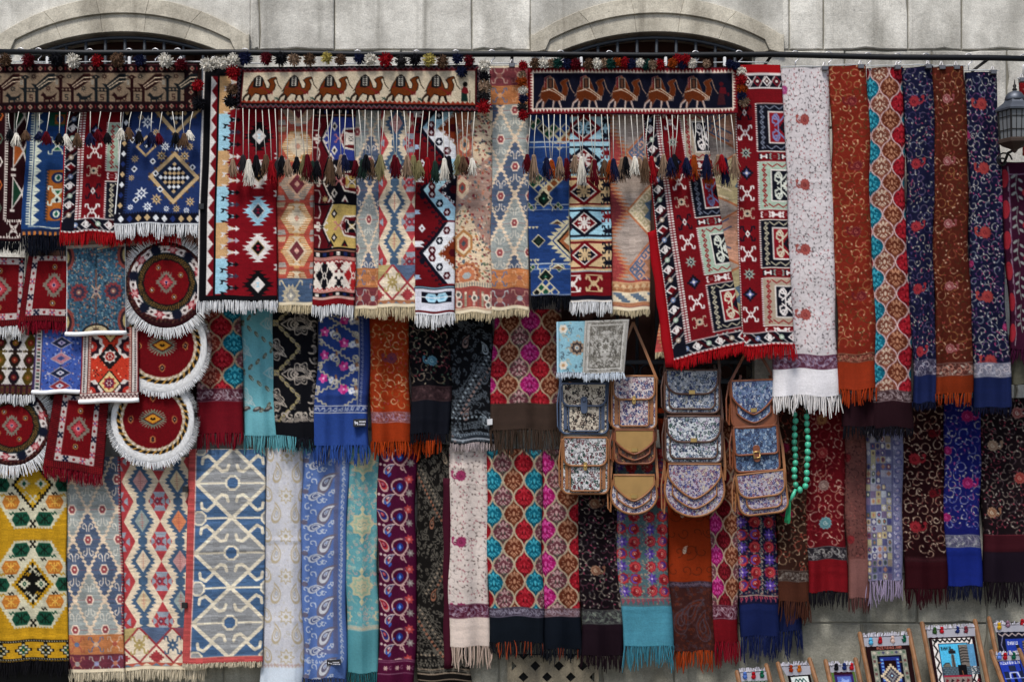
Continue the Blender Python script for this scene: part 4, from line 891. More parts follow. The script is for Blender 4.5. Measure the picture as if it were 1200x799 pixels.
def j23(c, g, l, l2, gold, e):
    c.R(0, 0, c.w, c.h, g); w = c.w
    def lace(x, y, r):
        r *= 1.35
        for a in range(3):
            c.paisley(x, y, r*(1-.25*a), ['-'+l], 1.57, 1, 1.1)
        t = np.linspace(0, 6.283, 30); q = r*(.7+.12*np.cos(6*t))
        c.L(np.c_[x+q*np.cos(t)*.9, y+q*np.sin(t)], 1.3, l, True); c.L(np.c_[x+q*.75*np.cos(t)*.9, y+q*.75*np.sin(t)], .8, l2, True)
        c.L([(x-r*1.3, y), (x-r*.7, y-r*.4), (x-r*.2, y)], 1.2, l); c.L([(x-r*1.3, y), (x-r*.7, y+r*.4), (x-r*.2, y)], 1.2, l)
        for k in range(7): c.spiral(x+r*.45*math.cos(k), y+r*.5*math.sin(k), .6, r*.24, k, k+5, .9, l if k % 2 else l2, 10)
    for j in range(-1, 5):
        y = 12+j*58
        for (x, yy, r) in ((w*.62, y+6, 13), (0, y+36, 13)): lace(x, yy, r)
        for k in range(4):
            yy = y+8+k*13; c.spiral(w-6+(k % 2)*4, yy, 1.5, 7.5, 2+k, 6.5+k, 1.6, l, 14); c.spiral(w-3, yy+5, .8, 4.5, k, k+5, 1, l2, 12); c.C(w-4, yy, 2, l2)
        for k in range(10):
            t = k/9; x = 4+w*.52*(1-abs(2*t-1)); yy = y+6+t*58-1
            c.E(x, yy, 4.4, 2.1, gold, .9 if t < .5 else -.9); c.E(x, yy, 2, .9, l2 if g[0] < '4' else '8a9a90', .9 if t < .5 else -.9); c.spiral(x+3, yy+2, .5, 2.2, 0, 5, .8, l2, 8)
    c.R(0, e, c.w, c.h, g)
    return e
def d_j2(c):
    e = j23(c, '6fb4bf', 'a9c2c4', '90b4b8', '6d6a58', 122); w = c.w
    for x in np.arange(6, w, 14): c.E(x-2, e-4, 6, 2.6, '4a4446', -.4); c.spiral(x+3, e-5, .5, 2.6, 0, 4, .9, '4a4446'); c.E(x-2, e-5, 3.4, 1, 'a09a90', -.4)
    c.noise(.035, 0, 36)
def d_j3(c):
    e = j23(c, '14151d', 'b3a89c', '7a736c', 'a89a70', 132); w = c.w
    for x in np.arange(0, w, 9): c.spiral(x+2, e-8, 1, 5.4, x, x+5.4, 1.5, 'b3a89c'); c.spiral(x+6, e-4, .8, 3.6, x, x+5, 1.1, '7a736c'); c.C(x+2, e-2, 2.2, '8f857c')
    c.noise(.04, 0, 37)
def d_j4(c):
    B = '2f4a8e'; c.R(0, 0, c.w, c.h, B); q = random.Random(12); P_ = 'a9a294'; e = 113
    for j in range(-1, 5):
        y = j*34
        for s in (1, -1): 
            p = [(-2 if s > 0 else 54, y), (26, y+17), (54 if s > 0 else -2, y+34)]
            c.zig(*p[0], *p[2], 22, 1.3, 1.4, 'b3ac9c')
    for j in range(5):
        y = -6+j*27
        for (x, yy) in ((9, y+6), (34, y-8), (33, y+19)):
            if yy > e-8: continue
            for k in range(5): a = k*1.257+j; c.E(x+3.2*math.cos(a), yy+3.2*math.sin(a), 2.7, 2.1, 'c22a86' if k % 2 else 'dd5aa6', a)
            c.C(x, yy, 1.5, 'f0b8d8')
            for k in range(4): a = k*1.5+.4; c.C(x+10+2.3*math.cos(a), yy+2+2.3*math.sin(a), 1.9, 'd3d3d8'); 
            c.C(x+10, yy+2, 1.1, '8a9acc')
            for k in range(3): c.C(x+15+k*.5, yy-3+2.6*k, 1.5, ['8f6a50', 'a9785a', 'cfc8c0'][k])
        for (x, yy, r) in ((22, y+12, 7), (46, y+10, 5), (50, y+22, 4.5), (2, y+18, 5)):
            if yy > e-6: continue
            c.spiral(x, yy, 1, r, j, j+5.5, 1.6, P_, 14); c.spiral(x+2, yy-2, 1, r*.55, j+2, j+7, 1, 'c9c2b4', 10); c.E(x+r*.5, yy+r*.5, 2.6, 1.5, P_, .7)
    c.R(0, e, c.w, c.h, B); c.R(51, 0, 52, e, P_); c.R(52, 0, c.w, e, '2b3f7c')
    for y in np.arange(2, e, 5): c.spiral(55.5, y, .5, 1.9, 0, 5, .8, '8a90a8', 8)
    for x in np.arange(2, c.w, 7): c.spiral(x+2, e+4, .8, 2.8, x, x+4.6, 1.1, 'a9b0c4', 10); c.L([(x-2, e+6), (x+4, e+2)], .9, 'a9b0c4')
    c.L([(0, e), (c.w, e)], .9, 'b3b6c0'); c.L([(0, e+8), (c.w, e+8)], .9, 'b3b6c0'); c.R(0, e+8.6, c.w, c.h, '33549e'); c.noise(.04, 0, 38)
def vshawl(c, g, cols, e, b1, pl, bl, fl=(), seed=1, plain_col=None, b0=None, leaf=None, cell=13, bl2=None, w=1.0):
    c.R(0, 0, c.w, c.h, g); vine(c, 0, e, cols, cell, seed, leaf, w)
    for (x, y, r, a, b, t) in fl:
        flower(c, x, y, r, a, b, t)
    if b1 > e: band(c, e, b1, b0 or g, bl, bl2, seed)
    c.R(0, b1, c.w, c.h, plain_col or g); c.noise(.035, .02, seed)
PK = ('b8486a', '8a2a4c')
def d_f1(c):
    g = 'cfc6c8'; fl = []
    for j in range(5): fl.append((40, 62+j*76, 8, 'c0524a', '8a2f30', 1)); fl.append((8, 26+j*73, 6.5, 'c23a86', 'e08ab8', 0))
    vshawl(c, g, ['4a4244', '5a4a48', 'a88a88', '3f3a3c'], 336, 353, None, 'a890a4', fl, 11, 'd9d6da', '5c2a40', ['3a3436', 'a04a50'], 12, '8a7a9a', .75)
def d_f2(c):
    fl = [(26+j % 2*4, 42+j*76, 7, '8a2a30', 'c06a5c', 1) for j in range(5)]
    vshawl(c, '8a2c1b', ['b08a5a', 'c9a878', '5c4020', 'a06a40'], 337, 347, None, 'b59a78', fl, 12, '9c3818', '6a3026', ['d9c09a', '6a5a2a', 'c05a50'], 13, 'b06a5a')
def d_f3(c):
    ogee(c, 0, 378, 13.2, 37, [OG['turq'], OG['white'], OG['brown'], OG['red']], -2, 6, 'b8849a', 'd4bfb4', 1.3); band(c, 378, 391, '4a3236', '9a8a8c', seed=4); c.R(0, 391, c.w, c.h, '30141e'); c.noise(.04, .02, 41)
def d_f4(c):
    fl = [(13, 40+j*73, 7.5, 'b83a44', '7a1f30', -1) for j in range(5)]
    vshawl(c, '191c40', ['8a8f9c', 'a8a090', '4a3f6a', '7a6a80'], 342, 361, None, '8a8a9a', fl, 13, '1f2c5c', '3f3a54', ['b04a6a', 'c9c4b0', '5a4a7a'], 12, 'b0a8b4')
def d_f5(c):
    fl = [(18, 38+j*73, 6.5, 'a85a5c', 'd9b0a8', -1) for j in range(5)]
    vshawl(c, '5e2417', ['a8784a', 'b89878', '4a3018', '8a5a3a'], 346, 362, None, 'a8988c', fl, 14, '85320f', '5c322c', ['d9b89a', '5a4020', 'a84a44'], 13, 'b07a6a')
def d_f6(c):
    fl = [(22, 38+j*75, 8.5, 'b84a48', '8a2a34', 1) for j in range(5)]+[(c.w-2 if j % 2 else 2, 74+j*75, 5, 'b02a6a', 'd06a9a', 0) for j in range(4)]
    vshawl(c, '171b3e', ['b3aca0', '9aa0a8', '7a4a70', 'c9c4b8'], 340, 357, None, 'a8a8b4', fl, 15, '1c2a5a', '7a7a8a', ['c04a7a', 'd9d4c8', '6a3a7a'], 12, 'c4bcc0')
def d_f7(c):
    M = '43102f'; c.R(0, 0, c.w, c.h, M); 
    for j in range(6): y = 20+j*36; c.E(4, y, 5, 11, 'a02a38', .1); c.L([(8, y-14), (10, y), (8, y+14)], 1, '8a7a84')
    c.R(9, 14, 10, c.h-34, '8a6a84'); c.R(9, c.h-35, c.w, c.h-34, '8a6a84'); c.R(9, 14, c.w, 15, '8a6a84')
    for j in range(5):
        y = 30+j*38; c.L([(18, y-16), (16, y), (19, y+16)], 1, '7a7c7a')
        for k in range(6): c.E(18+(4 if k % 2 else -4), y-13+k*5, 3.6, 1.5, '8a8f8c', .7 if k % 2 else -.7)
        c.C(28, y+6, 4.5, 'a02a38'); c.C(28, y+6, 2, 'c05a5c')
    c.noise(.04, 0, 42)
def d_f8(c): c.R(0, 0, c.w, c.h, '9a1a22'); vine(c, 0, c.h, ['c9a090', 'b04a44'], 12, 3); c.noise(.04, 0, 43)
def d_khaki(c): c.R(0, 0, c.w, c.h, '5f5d50'); c.noise(.03, .03, 44)
def d_j1(c): ogee(c, 0, 93, 14, 38, [OG['red'], OG['turq'], OG['pw'], OG['coral']], 24, 2, 'cdb090', None, 1.5); band(c, 93, 108, '5c2436', 'a08890', 'b0a0a8'); c.R(0, 108, c.w, c.h, '7d1223'); c.noise(.04, .02, 45)
def d_j5(c): vshawl(c, 'a63c14', ['c9a878', 'd9c09a', 'a8683f', 'b8905a'], 120, 133, None, 'b8949a', [(30, 58, 7.5, '9a4a54', '5a3a6a', 1)], 21, 'ad4014', '8a4a44', ['e0c9a0', 'b8485a', '7a6a30'], 13, '9a7a90')
def d_j6(c): vshawl(c, '15131a', ['b09a7c', '8a7a6a', 'b8a48c', '7a3a44'], 90, 107, None, '5f4648', [(27, 61, 7, '5a90a8', 'a8d0dc', 1)], 22, '191c28', '3a282c', ['c9b8a0', 'a84a54', '6a8a70'], 13, '4a3438')
def d_j8(c): ogee(c, 0, 110, 12.6, 37, [OG['mag'], OG['red'], OG['brown'], OG['pw']], -11, -4, 'd6bfa0', None, 1.4); c.R(0, 110, c.w, c.h, '4a3a32'); c.noise(.04, .03, 46)
def d_m10(c):
    fl = [(15, 38+j*77-5, 7.5, 'b8306a', '7a1f44', 1) for j in range(3)]
    vshawl(c, 'd3c3ba', ['5a4a44', '6a5a50', 'a88a80'], 183, 199, None, 'a48a9a', fl, 31, 'd0bcaf', '52142c', ['4a3c38', 'a0505c'], 12, '8a6a84', .75)
def d_m11(c): ogee(c, 0, 185, 12.2, 39.5, [OG['turq'], OG['pw'], OG['brown'], OG['red']], 1, 17, 'dac6a8', None, 1.5); band(c, 185, 196, '4a3f50', '8a8494'); c.R(0, 196, c.w, c.h, '141d28'); c.noise(.04, .03, 47)
def d_m12(c): ogee(c, 0, 186, 13, 39, [OG['mag'], OG['pw'], OG['brown'], OG['red']], 0, -3, 'dac6a8', None, 1.5); band(c, 186, 196, '6a4a50', '9a8a94'); c.R(0, 196, c.w, c.h, '121b28'); c.noise(.04, .03, 48)
def d_m13(c): vshawl(c, '1c1018', ['8a8076', '6a3a4c', 'a09484', '5a4a54'], 190, 207, None, '7c8278', [(20, 66+j*78, 7, '9a6a54', 'cdb89a', -1) for j in range(2)]+[(c.w-1, 104+j*80, 5, 'b3a89a', '6a5a54', 0) for j in range(2)], 33, '261420', '3c3a3e', ['b0486a', 'b8b0a0', '5a5a5a'], 12, '6a726a')
def flblocks(c, g, y0, y1, pl, off=0, tone=1):
    c.R(0, 0, c.w, c.h, g); q = random.Random(int(c.w)+off); vine(c, y0, y1-2, ['8a7a6c', '9a8a7a', '93464f'], 8, 5+off, ['b59a80', '94404a', '7a8a84'], .8)
    for j in range(30):
        for i in range(5):
            x, y = 6+i*15+(3 if i > 1 else 0)+q.uniform(-.8, .8), y0+8+j*14.6-off+q.uniform(-.8, .8)
            if y > y1-10: continue
            k = (i+j*2+j//2) % 5
            if k in (0, 1, 3, 4):
                c.star(x, y, 7.4, 9, 'a83038' if k != 4 else '9c2c48', .82, q.uniform(0, 1)); c.C(x, y, 4.8, '8c1d2a' if k else '5a3a86')
                c.L([(x+4.6*math.cos(b), y+4.6*math.sin(b)) for b in np.linspace(k+q.uniform(0, 1), k+4, 9)], 1.6, 'c8494c' if k != 1 else '6a52a8'); c.L([(x+2.2*math.cos(b), y+2.2*math.sin(b)) for b in np.linspace(k+1.5, k+5, 7)], 1.2, 'd06a62'); c.C(x, y, .9, 'd9b0a0')
            else:
                for a in range(8): c.E(x+3.6*math.cos(a*.785), y+3.6*math.sin(a*.785), 3.2, 1.3, '56399a' if a % 2 else '7558b0', a*.785)
                c.C(x, y, 1.2, 'cdb8d8')
    for x in (c.w*.58, c.w*.06):
        for y in np.arange(y0, y1-8, 5): c.L([(x, y), (x+1.5, y+2), (x-1.5, y+4)], .9, 'a8a090')
    for x in np.arange(3, c.w, 6): c.spiral(x, y1-2, .6, 2.4, x, x+5, 1, 'b0485a', 9); c.L([(x, y1-1), (x, y1+2+(int(x) % 3))], 1.1, 'a8485a' if int(x) % 2 else 'b0a090')
    c.L([(0, y1-5), (c.w, y1-5)], 1, 'a08a80')
    c.R(0, y1+5, c.w, c.h, pl)
    c.noise(.04, .02, 49+off)
def d_m14(c): flblocks(c, '55737a', 0, 181, '4f94a8')
def d_m17(c): flblocks(c, '1a1c40', 0, 226, '1c2a5e', 4)
def d_m15(c):
    c.R(0, 0, c.w, c.h, '97360f'); q = random.Random(7)
    for j in range(9):
        for i in range(4): c.spiral(8+i*14+(j % 2)*6, 14+j*22, 1, q.uniform(6, 11), q.uniform(0, 6), q.uniform(6, 11), .9, '6a2c14', 16)
    for y in (105, 147, 62, 20): c.paisley(22, y+18, 6, ['c9b8a4', '97360f', '-c9b8a4'], .3, 1); c.C(22, y+20, 1.2, 'c9b8a4')
    c.R(0, 203, c.w, c.h, '4a2622'); band(c, 203, 210, '3c2a34', '6a5a6a')
    for i in range(240): x, y = q.uniform(0, c.w), q.uniform(210, c.h); c.spiral(x, y, .4, q.uniform(1.4, 3), q.uniform(0, 6), q.uniform(4, 10), .7, q.choice(['57393c', '66301f', '4c4048', '6a3422']), 9)
    for x, y, a in ((14, 246, .2), (38, 256, -.2), (26, 236, .5)): c.paisley(x, y, 20, ['-5a4850', '-6a3224', '-5a4850'], a, 1, .8)
    c.noise(.04, 0, 50)
def d_m16(c): ogee(c, 0, 232, 11.5, 37, [OG['mag'], OG['dred'], OG['brown'], OG['pw']], 3, 8, 'd0b49c', None, 1.4); band(c, 232, 249, '5c1c30', 'a8909a'); c.R(0, 249, c.w, c.h, '80101e'); c.noise(.04, .02, 51)
def d_m18(c): vshawl(c, '40241b', ['b59a7c', '9a7a60', 'a8503f', 'c9b494'], 198, 211, None, '948a82', [(12, 55, 6.5, 'b02a54', '7a1a3a', 0), (15, 132, 6.5, 'b02a54', '7a1a3a', 1)], 41, '573021', '46342e', ['d0bca0', 'a84a3f', '7a6a54'], 13, '7a706a')
def d_m19(c): vshawl(c, '72101c', ['c0a48c', 'b8907a', '9a3a40', 'd0b8a4'], 164, 179, None, '8a8484', [(19, 16, 7.5, 'c48a5c', '8a4a34', 0), (19, 55, 7.5, 'b83a40', 'd98a7c', 0), (20, 93, 7.5, '9a7a74', 'c9b0a4', 0), (22, 137, 8.5, '6aa0a8', 'c0d4d4', 0)], 42, '8a1420', '2e2830', ['d9c4ac', '9a2a34', 'c08a70'], 14, 'a8a4a0')
def d_m20(c): vshawl(c, '7c4f4a', ['6a3f3c', '5c3a38', '8a5f58'], 178, 178, None, '8a6a64', [(6, 155, 6, 'a83a3f', '7a2a30', 0), (4, 60, 6, 'a83a3f', '7a2a30', 0)], 43, '8a5f5a', None, ['4a2c2c', '9a5a54'], 11)
def d_m21(c):
    q = random.Random(5); c.R(0, 0, c.w, c.h, '7c7c9a')
    for j in range(23):
        for i in range(5):
            x, y = i*6.2, j*8; g = q.choice(['8a8aa4', '6a6a90', 'a8a4b0', '9a8a7a', '5a5a84', 'b0a888', 'b8bcc4', '7a6a8a']); c.R(x, y, x+5.8, y+7.6, g)
            k = q.random()
            if k < .5: c.E(x+3, y+3.8, 2, 3, q.choice(['8a4a54', '4a4a80', 'b8a070', 'c9c4c4', '5a6a5a'])); c.E(x+3, y+3.8, .9, 1.5, q.choice(['d9d0c0', '3a3a60', 'b06a60']))
            elif k < .75: c.D(x+3, y+3.8, 2.6, 3.4, q.choice(['4a4a80', 'a87a6a', 'c4c0c4']))
    for y in np.arange(0, c.h, 11):
        c.R(31.5, y, 32.3, y+11, '5a5a84'); c.spiral(38, y+5, 1, 4.6, y, y+5.5, 1.3, '54548c', 12); c.C(38, y+5, 1.4, 'a89ab0'); c.spiral(36, y, .5, 2.5, 0, 4, .9, 'b0acc4', 8)
    c.noise(.05, .02, 52)
def d_m22(c): vshawl(c, '2e0a10', ['c0a890', 'b89c84', 'cfc0a8'], 184, 190, None, '4a2028', [(17, 70+j*79, 8, 'b0303c', '6a141c', -1) for j in range(3)]+[(38, 40+j*70, 6, '7a1420', '4a0c14', -1) for j in range(2)], 44, '3d0b16', '38141a', ['d0c0a8', '7a3a3a'], 14)
def d_m23(c): vshawl(c, '1a2070', ['a8a8b8', '8a8aa8', 'b8b09c', '5a3a80'], 160, 175, None, 'a8a8a8', [(29, 22, 8, 'b02270', 'd85a9c', -1), (5, 62, 6, 'b02270', 'd85a9c', 0), (29, 100, 8, 'b02270', 'd85a9c', -1), (4, 140, 6, 'b02270', 'd85a9c', 0)], 45, '1b2f86', '5a5a74', ['c9c4b8', 'b04a80', '5a6ab0'], 13, '8a8498')
def d_m24(c): vshawl(c, '1f1118', ['94887c', '7a3a48', 'aca090', '6a5a60'], 160, 162, None, '6a2a34', [(18, 56, 7.5, 'b09078', 'd9c9b0', -1), (14, 134, 7.5, 'a8785c', 'd9c9b0', -1), (48, 18, 8, 'a8605c', 'd9c9c0', -1), (50, 94, 8, 'a0403c', 'c98a7c', -1)], 46, '231626', '5c1a24', ['b04a5c', 'bcb4a8', '6a5a54'], 12); c.R(0, 161, c.w, 180, '471420')
def d_navy(c): c.R(0, 0, c.w, c.h, '1a2652'); c.noise(.03, .02, 53)
def d_k1(c):
    c.R(0, 0, c.w, c.h, '8fbccb'); q = random.Random(3)
    for i in range(60): x, y = q.uniform(4, c.w), q.uniform(3, c.h-3); c.spiral(x, y, .5, 2.6, q.uniform(0, 6), q.uniform(3, 9), .8, q.choice(['6a8a9a', '5a6a74', 'b8ac94']), 8)
    for x, y in ((8, 9), (8, c.h-9)): c.star(x, y, 6, 6, 'd9cfc0', .7); c.C(x, y, 2, 'c09a70')
    x, y = 24, 31; c.star(x, y, 9.5, 12, 'a8907a', .8); c.star(x, y, 7.5, 8, '3f3a40', .7); c.star(x, y, 4.5, 8, 'a8907a', .6); c.C(x, y, 2.2, 'c9d4d8'); c.C(x, y, 1, '4a5a68')
    c.R(0, 0, 2.5, c.h, 'a8cfe0'); c.R(2.5, 0, 3.4, c.h, '5a7a8a'); c.noise(.05, 0, 54)
def d_k2(c):
    c.R(0, 0, c.w, c.h, 'b3b0aa'); q = random.Random(8); x = c.w/2
    for i in range(150):
        dx, y = q.uniform(0, x-6), q.uniform(3, c.h-3); k = q.choice(['6a665f', '7a766e', '8a8780', '5a5650']); r = q.uniform(1.2, 3.2); a = q.uniform(0, 6)
        c.spiral(x+dx, y, .4, r, a, a+5, .9, k, 8); c.spiral(x-dx, y, .4, r, math.pi-a, math.pi-a-5, .9, k, 8)
    for e, k in ((3, '8a8780'), (6, 'cfccc6'), (7.4, '7a766e')): c.L([(e, e), (c.w-e, e), (c.w-e, c.h-e), (e, c.h-e)], .9, k, True)
    c.star(x, c.h/2, 8, 8, 'c6c3bd', .6); c.star(x, c.h/2, 5, 8, '7a766e', .5); c.noise(.05, 0, 55)
# weavings on the easels: picture canvases (w,h) with the heading cloth left out
FONT = {'A': '010101111101101', 'B': '110101110101110', 'Z': '111001010100111', 'E': '111100110100111', 'R': '110101110101101', 'I': '111010010010111', 'J': '001001001101010', 'N': '101111111101101', 'K': '101101110101101', 'U': '101101101101111'}
def txt(c, s, x, y, px, col):
    for ch in s:
        for i, b in enumerate(FONT[ch]):
            if b == '1': c.R(x+(i % 3)*px, y+(i//3)*px, x+(i % 3+1)*px, y+(i//3+1)*px, col)
        x += px*3.75
def d_n4(c):
    w, h = c.w, c.h; c.R(0, 0, w, h, '2a0f14'); txt(c, 'AZERBAIJAN', 13.5, .8, .78, 'a8685a')
    c.R(6, 6, w-6, h, '86887c')
    for y in np.arange(7, h, 5): c.R(7, y, 10, y+3, ['5a6a5a', 'a8a090', '6a4a4a'][int(y) % 3]); c.R(w-10, y, w-7, y+3, ['a8a090', '5a6a5a', '6a4a4a'][int(y) % 3])
    for x in np.arange(10, w-8, 5): c.D(x, 8.6, 2, 1.8, ['6a8a6a', 'b8b0a0', '4a4a6a'][int(x) % 3])
    c.R(12, 12, w-12, h, '14152a'); c.R(15, 14, w-15, h, '2a3a8c'); 
    for y in np.arange(16, h, 4): c.R(16, y, 18.5, y+2, '6a9ad0'); c.R(w-18.5, y, w-16, y+2, '6a9ad0')
    c.R(19.5, 18, w-19.5, h-8, '260d12'); x, y = w/2, 36
    c.step(x, y, 13, 14, 5, 'c9b89c'); c.step(x, y, 9, 10, 4, '4a4450'); c.step(x, y, 6, 7, 3, '8a8a8a'); c.step(x, y, 3.4, 4, 2, '4a3a50'); c.D(x, y, 1.4, 1.4, '9ac0d0')
    for s in (-1, 1):
        for t in (-1, 1): c.L([(x+s*14, y+t*16), (x+s*10, y+t*16)], .9, '8a6a4a')
    c.noise(.06, 0, 56)
def d_n5(c):
    w, h = c.w, c.h; c.R(0, 0, w, h, '2a1018'); c.R(4, 2.5, w-4, h, 'd6d0cc')
    for x in (7, w-7): c.zig(x, 3, x, h, 14, 1.9, 1.7, '17151a')
    c.zig(5, 5, w-5, 5, 16, 1.6, 1.5, '17151a'); c.R(10, 8, w-10, h-6, '243a5a'); c.R(11, 9, w-11, h-7, '4db2d8')
    c.R(32, 9, w-11.5, 36, '4db2d8'); txt(c, 'BAKU', 12.5, 12, .85, '14202a')
    c.P([(33, 10.5), (50, 10), (51, 36), (33, 36)], '77706a')
    for k in range(6): c.L([(33, 15.5+k*3.2), (37, 14+k*3.2), (43, 14.6+k*3.2), (49, 13+k*3.2)], .75, '1c1c20')
    c.L([(33, 11), (33, 35)], 1.1, '1c1c20'); c.L([(49.5, 10), (49.5, 30)], 1.3, '241c22'); c.R(51, 10, w-11, 36, '5a92b8')
    c.P([(22.5, 36), (23.3, 21), (26.8, 21), (27.4, 36)], '6a6660'); c.L([(25, 22), (25, 36)], .7, '1c1c20'); c.R(21, 16.5, 28.5, 20.5, '26262a'); c.R(22.5, 14.5, 27, 17, '3a3a3e'); c.P([(12, 36), (15, 31), (20, 31), (22, 36)], '6a6a62'); c.L([(12.5, 34), (16, 31.4), (20, 31.6)], .9, '26262a')
    c.R(11, 36, w-11, 46, '3c4a54'); 
    for r in range(4):
        for k in range(12): c.R(11.5+k*4+(r % 2)*2, 36.5+r*2.4, 14.6+k*4+(r % 2)*2, 38.2+r*2.4, '5d6f7a')
    c.R(29, 34, 39, 46, '15141a'); c.L([(33.5, 41), (34, 46)], 1, '8a5a3a'); c.R(11, 46, w-11, 48, 'a02a44'); c.R(11, 48, w-11, 56, '8a7a74')
    for k in range(8): c.P([(12+k*6, 55), (14+k*6, 49.5), (17+k*6, 52)], ['7a1c2a', '2a2428'][k % 2])
    c.noise(.05, 0, 57)
def d_n6(c):
    w, h = c.w, c.h; c.R(0, 0, w, h, '191c30'); c.zig(2, 4, w, 4, 14, 1.5, 1, 'a89a98'); c.zig(5, 6, 5, h, 10, 1.4, .9, '7a7a9a'); c.R(9, 9, w, h, '2743a8'); txt(c, 'BAKU', 11, 12, .8, 'd6d6e0')
    c.R(20, 16, 24, 20, '2a2a30'); c.R(21, 20, 23.4, 30, '5a5a60'); c.P([(28, 12), (44, 10), (44, 34), (28, 34)], '7a6a50')
    for k in range(6): c.L([(28, 15+k*3), (44, 13+k*3)], .7, '26242a')
    c.noise(.05, 0, 58)
def d_n7(c):
    w, h = c.w, c.h; c.R(0, 0, w, h, '1c1226'); c.R(2, 1, w-2, h, '2743b0'); txt(c, 'AZERBAIJAN', 3, 1.6, .72, 'c9cce0')
    c.R(11, 7, 19, 14, '2c3450'); c.R(4, 14, 9, 30, '26304f'); c.R(21, 14, 26, 30, '26304f'); c.P([(9, 22), (10, 15), (20, 15), (21, 22)], 'c0c8e0'); c.P([(10.5, 22), (11.3, 16.5), (18.7, 16.5), (19.5, 22)], '2743b0'); c.R(13, 16, 17, 28, '141628'); c.R(3, 22, 27, 23, '8a9ad0')
    c.noise(.05, 0, 59)
def d_n1(c):
    w, h = c.w, c.h; c.R(0, 0, w, h, '1c2420'); c.zig(0, 1.6, w, 1.6, 14, .9, .8, '8a9a8a'); c.R(4, 4, w-4, h, '8a8a80'); c.noise(.05, 0, 60)
def d_n2(c):
    w, h = c.w, c.h; c.R(0, 0, w, h, '1a1216'); c.R(3.5, 2.5, w-3.5, h, 'd6dcd8'); x = w/2
    for s in (-1, 0, 1): c.L([(x+s*4-4, 12), (x+s*4, 5), (x+s*4+4, 12), (x+s*4, 17), (x+s*4-4, 12)], 1.2, '14504a')
    c.noise(.04, 0, 61)
def d_n3(c):
    w, h = c.w, c.h; c.R(0, 0, w, h, '5a7a3a'); c.R(3, 0, w-3, h, '3f2a70'); c.R(3, 0, w-3, 4, '3a1226'); c.R(6, 6, w-6, h, '5a70b8'); x = w/2; c.star(x, 16, 9, 7, '8fa4d8', .6); c.star(x, 18, 5.5, 6, 'c08a80', .6); c.noise(.05, 0, 62)
# ---------------------------------------------------------------- what hangs where (photo pixels are metres/200 on the wall plane)
TEX = []
def dims(q):
    e = lambda a, b: math.hypot(q[a][0]-q[b][0], q[a][1]-q[b][1])
    return max(e(0, 1), e(3, 2)), (e(0, 3)+e(1, 2))/2
def tx(k, q, d, f, name, cat, label, sec, fr=None, roll=3, fold=1., mat='wool', round=False, group=None, **kw):
    if len(q) == 8: q = [(q[i], q[i+1]) for i in (0, 2, 4, 6)]
    TEX.append(dict(k=k, q=q, d=d, f=f, name=name, cat=cat, label=label, sec=sec, fr=fr, roll=roll, fold=fold, mat=mat, round=round, group=group, **kw))
FI, PL, BD, HM = 'patterned_field', 'plain_end', 'woven_band', 'hem'
WHT, CRM, BLK = 'eeeff1', 'd9c8a4', '101218'
# top left rugs
tx('a2', (-14,126, 33,126, 27,283, -14,283), .335, d_a2, 'flatwoven_rug', 'rug', 'dark burgundy rug with white bow-tie motifs at the far left edge under the bird band', [(FI, 0)], (16, BLK, 1.8))
tx('a3', (32,126, 78,126, 73,276, 26,276), .345, d_a3, 'flatwoven_rug', 'rug', 'royal blue rug with white sawtooth edge and an orange panel under the bird band', [(FI, 0)], (25, '10131f', 1.8))
tx('a4b', (128,150, 215,150, 211,275, 120,275), .335, d_a4, 'flatwoven_rug', 'rug', 'red rug hidden behind the navy diamond rug with only its red fringe showing below', [(FI, 0)], (14, 'a3121a', 1.7))
tx('a4', (80,126, 147,126, 141,273, 69,273), .36, d_a4, 'flatwoven_rug', 'rug', 'crimson rug with black diamond border and red fringe left of the navy diamond rug', [(FI, 0)], (15, 'ad141c', 1.7))
tx('a5', (143,126, 237,126, 236,263, 135,263), .38, d_a5, 'flatwoven_rug', 'rug', 'navy blue rug scattered with white and tan diamonds and a white fringe', [(FI, 0)], (17, WHT, 1.9))
# top middle rugs
tx('b1', (238,80, 325,80, 325,353, 231,353), .39, d_b1, 'flatwoven_rug', 'rug', 'tall red rug with thick black edge, white zigzag and white, blue and black toothed diamonds', [(FI, 0)], (14, WHT, 1.7), fold=.5)
tx('b2', (322,110, 374,110, 366,358, 325,358), .37, d_b2, 'kilim', 'kilim', 'coral orange kilim with stacked diamonds above a blue bottom panel', [(FI, 216), ('end_panel', 0)], (10, CRM, 1.5))
tx('b3', (369,125, 418,125, 415,358, 366,358), .385, d_b3, 'kilim', 'kilim', 'burgundy, black and yellow hexagon kilim with a plain red end and white fringe', [(FI, 168), ('end_panel', 222), (PL, 0)], (16, WHT, 1.7))
tx('b4', (413,125, 452,125, 443,362, 414,362), .365, d_b4, 'kilim', 'kilim', 'narrow faded grey-blue hooked kilim with orange and maroon ends beside the yellow hexagon kilim', [(FI, 189), ('end_panel', 0)], (11, CRM, 1.5))
tx('b5', (447,125, 489,125, 487,360, 442,360), .38, d_b5, 'kilim', 'kilim', 'cream kilim with one column of toothed blue diamonds ending in a red trellis band', [(FI, 185), ('end_panel', 0)], (15, CRM, 1.4))
tx('b6', (485,125, 534,125, 533,369, 487,369), .39, d_b6, 'flatwoven_rug', 'rug', 'deep red rug with pale blue and white chevrons and a thick white fringe', [(FI, 210), ('end_panel', 0)], (16, WHT, 1.7))
tx('b7', (532,125, 577,125, 576,367, 532,367), .37, d_b7, 'kilim', 'kilim', 'cream and rust flowered kilim with an orange rosette beside the red chevron rug', [(FI, 211), ('end_panel', 0)], (10, CRM, 1.4))
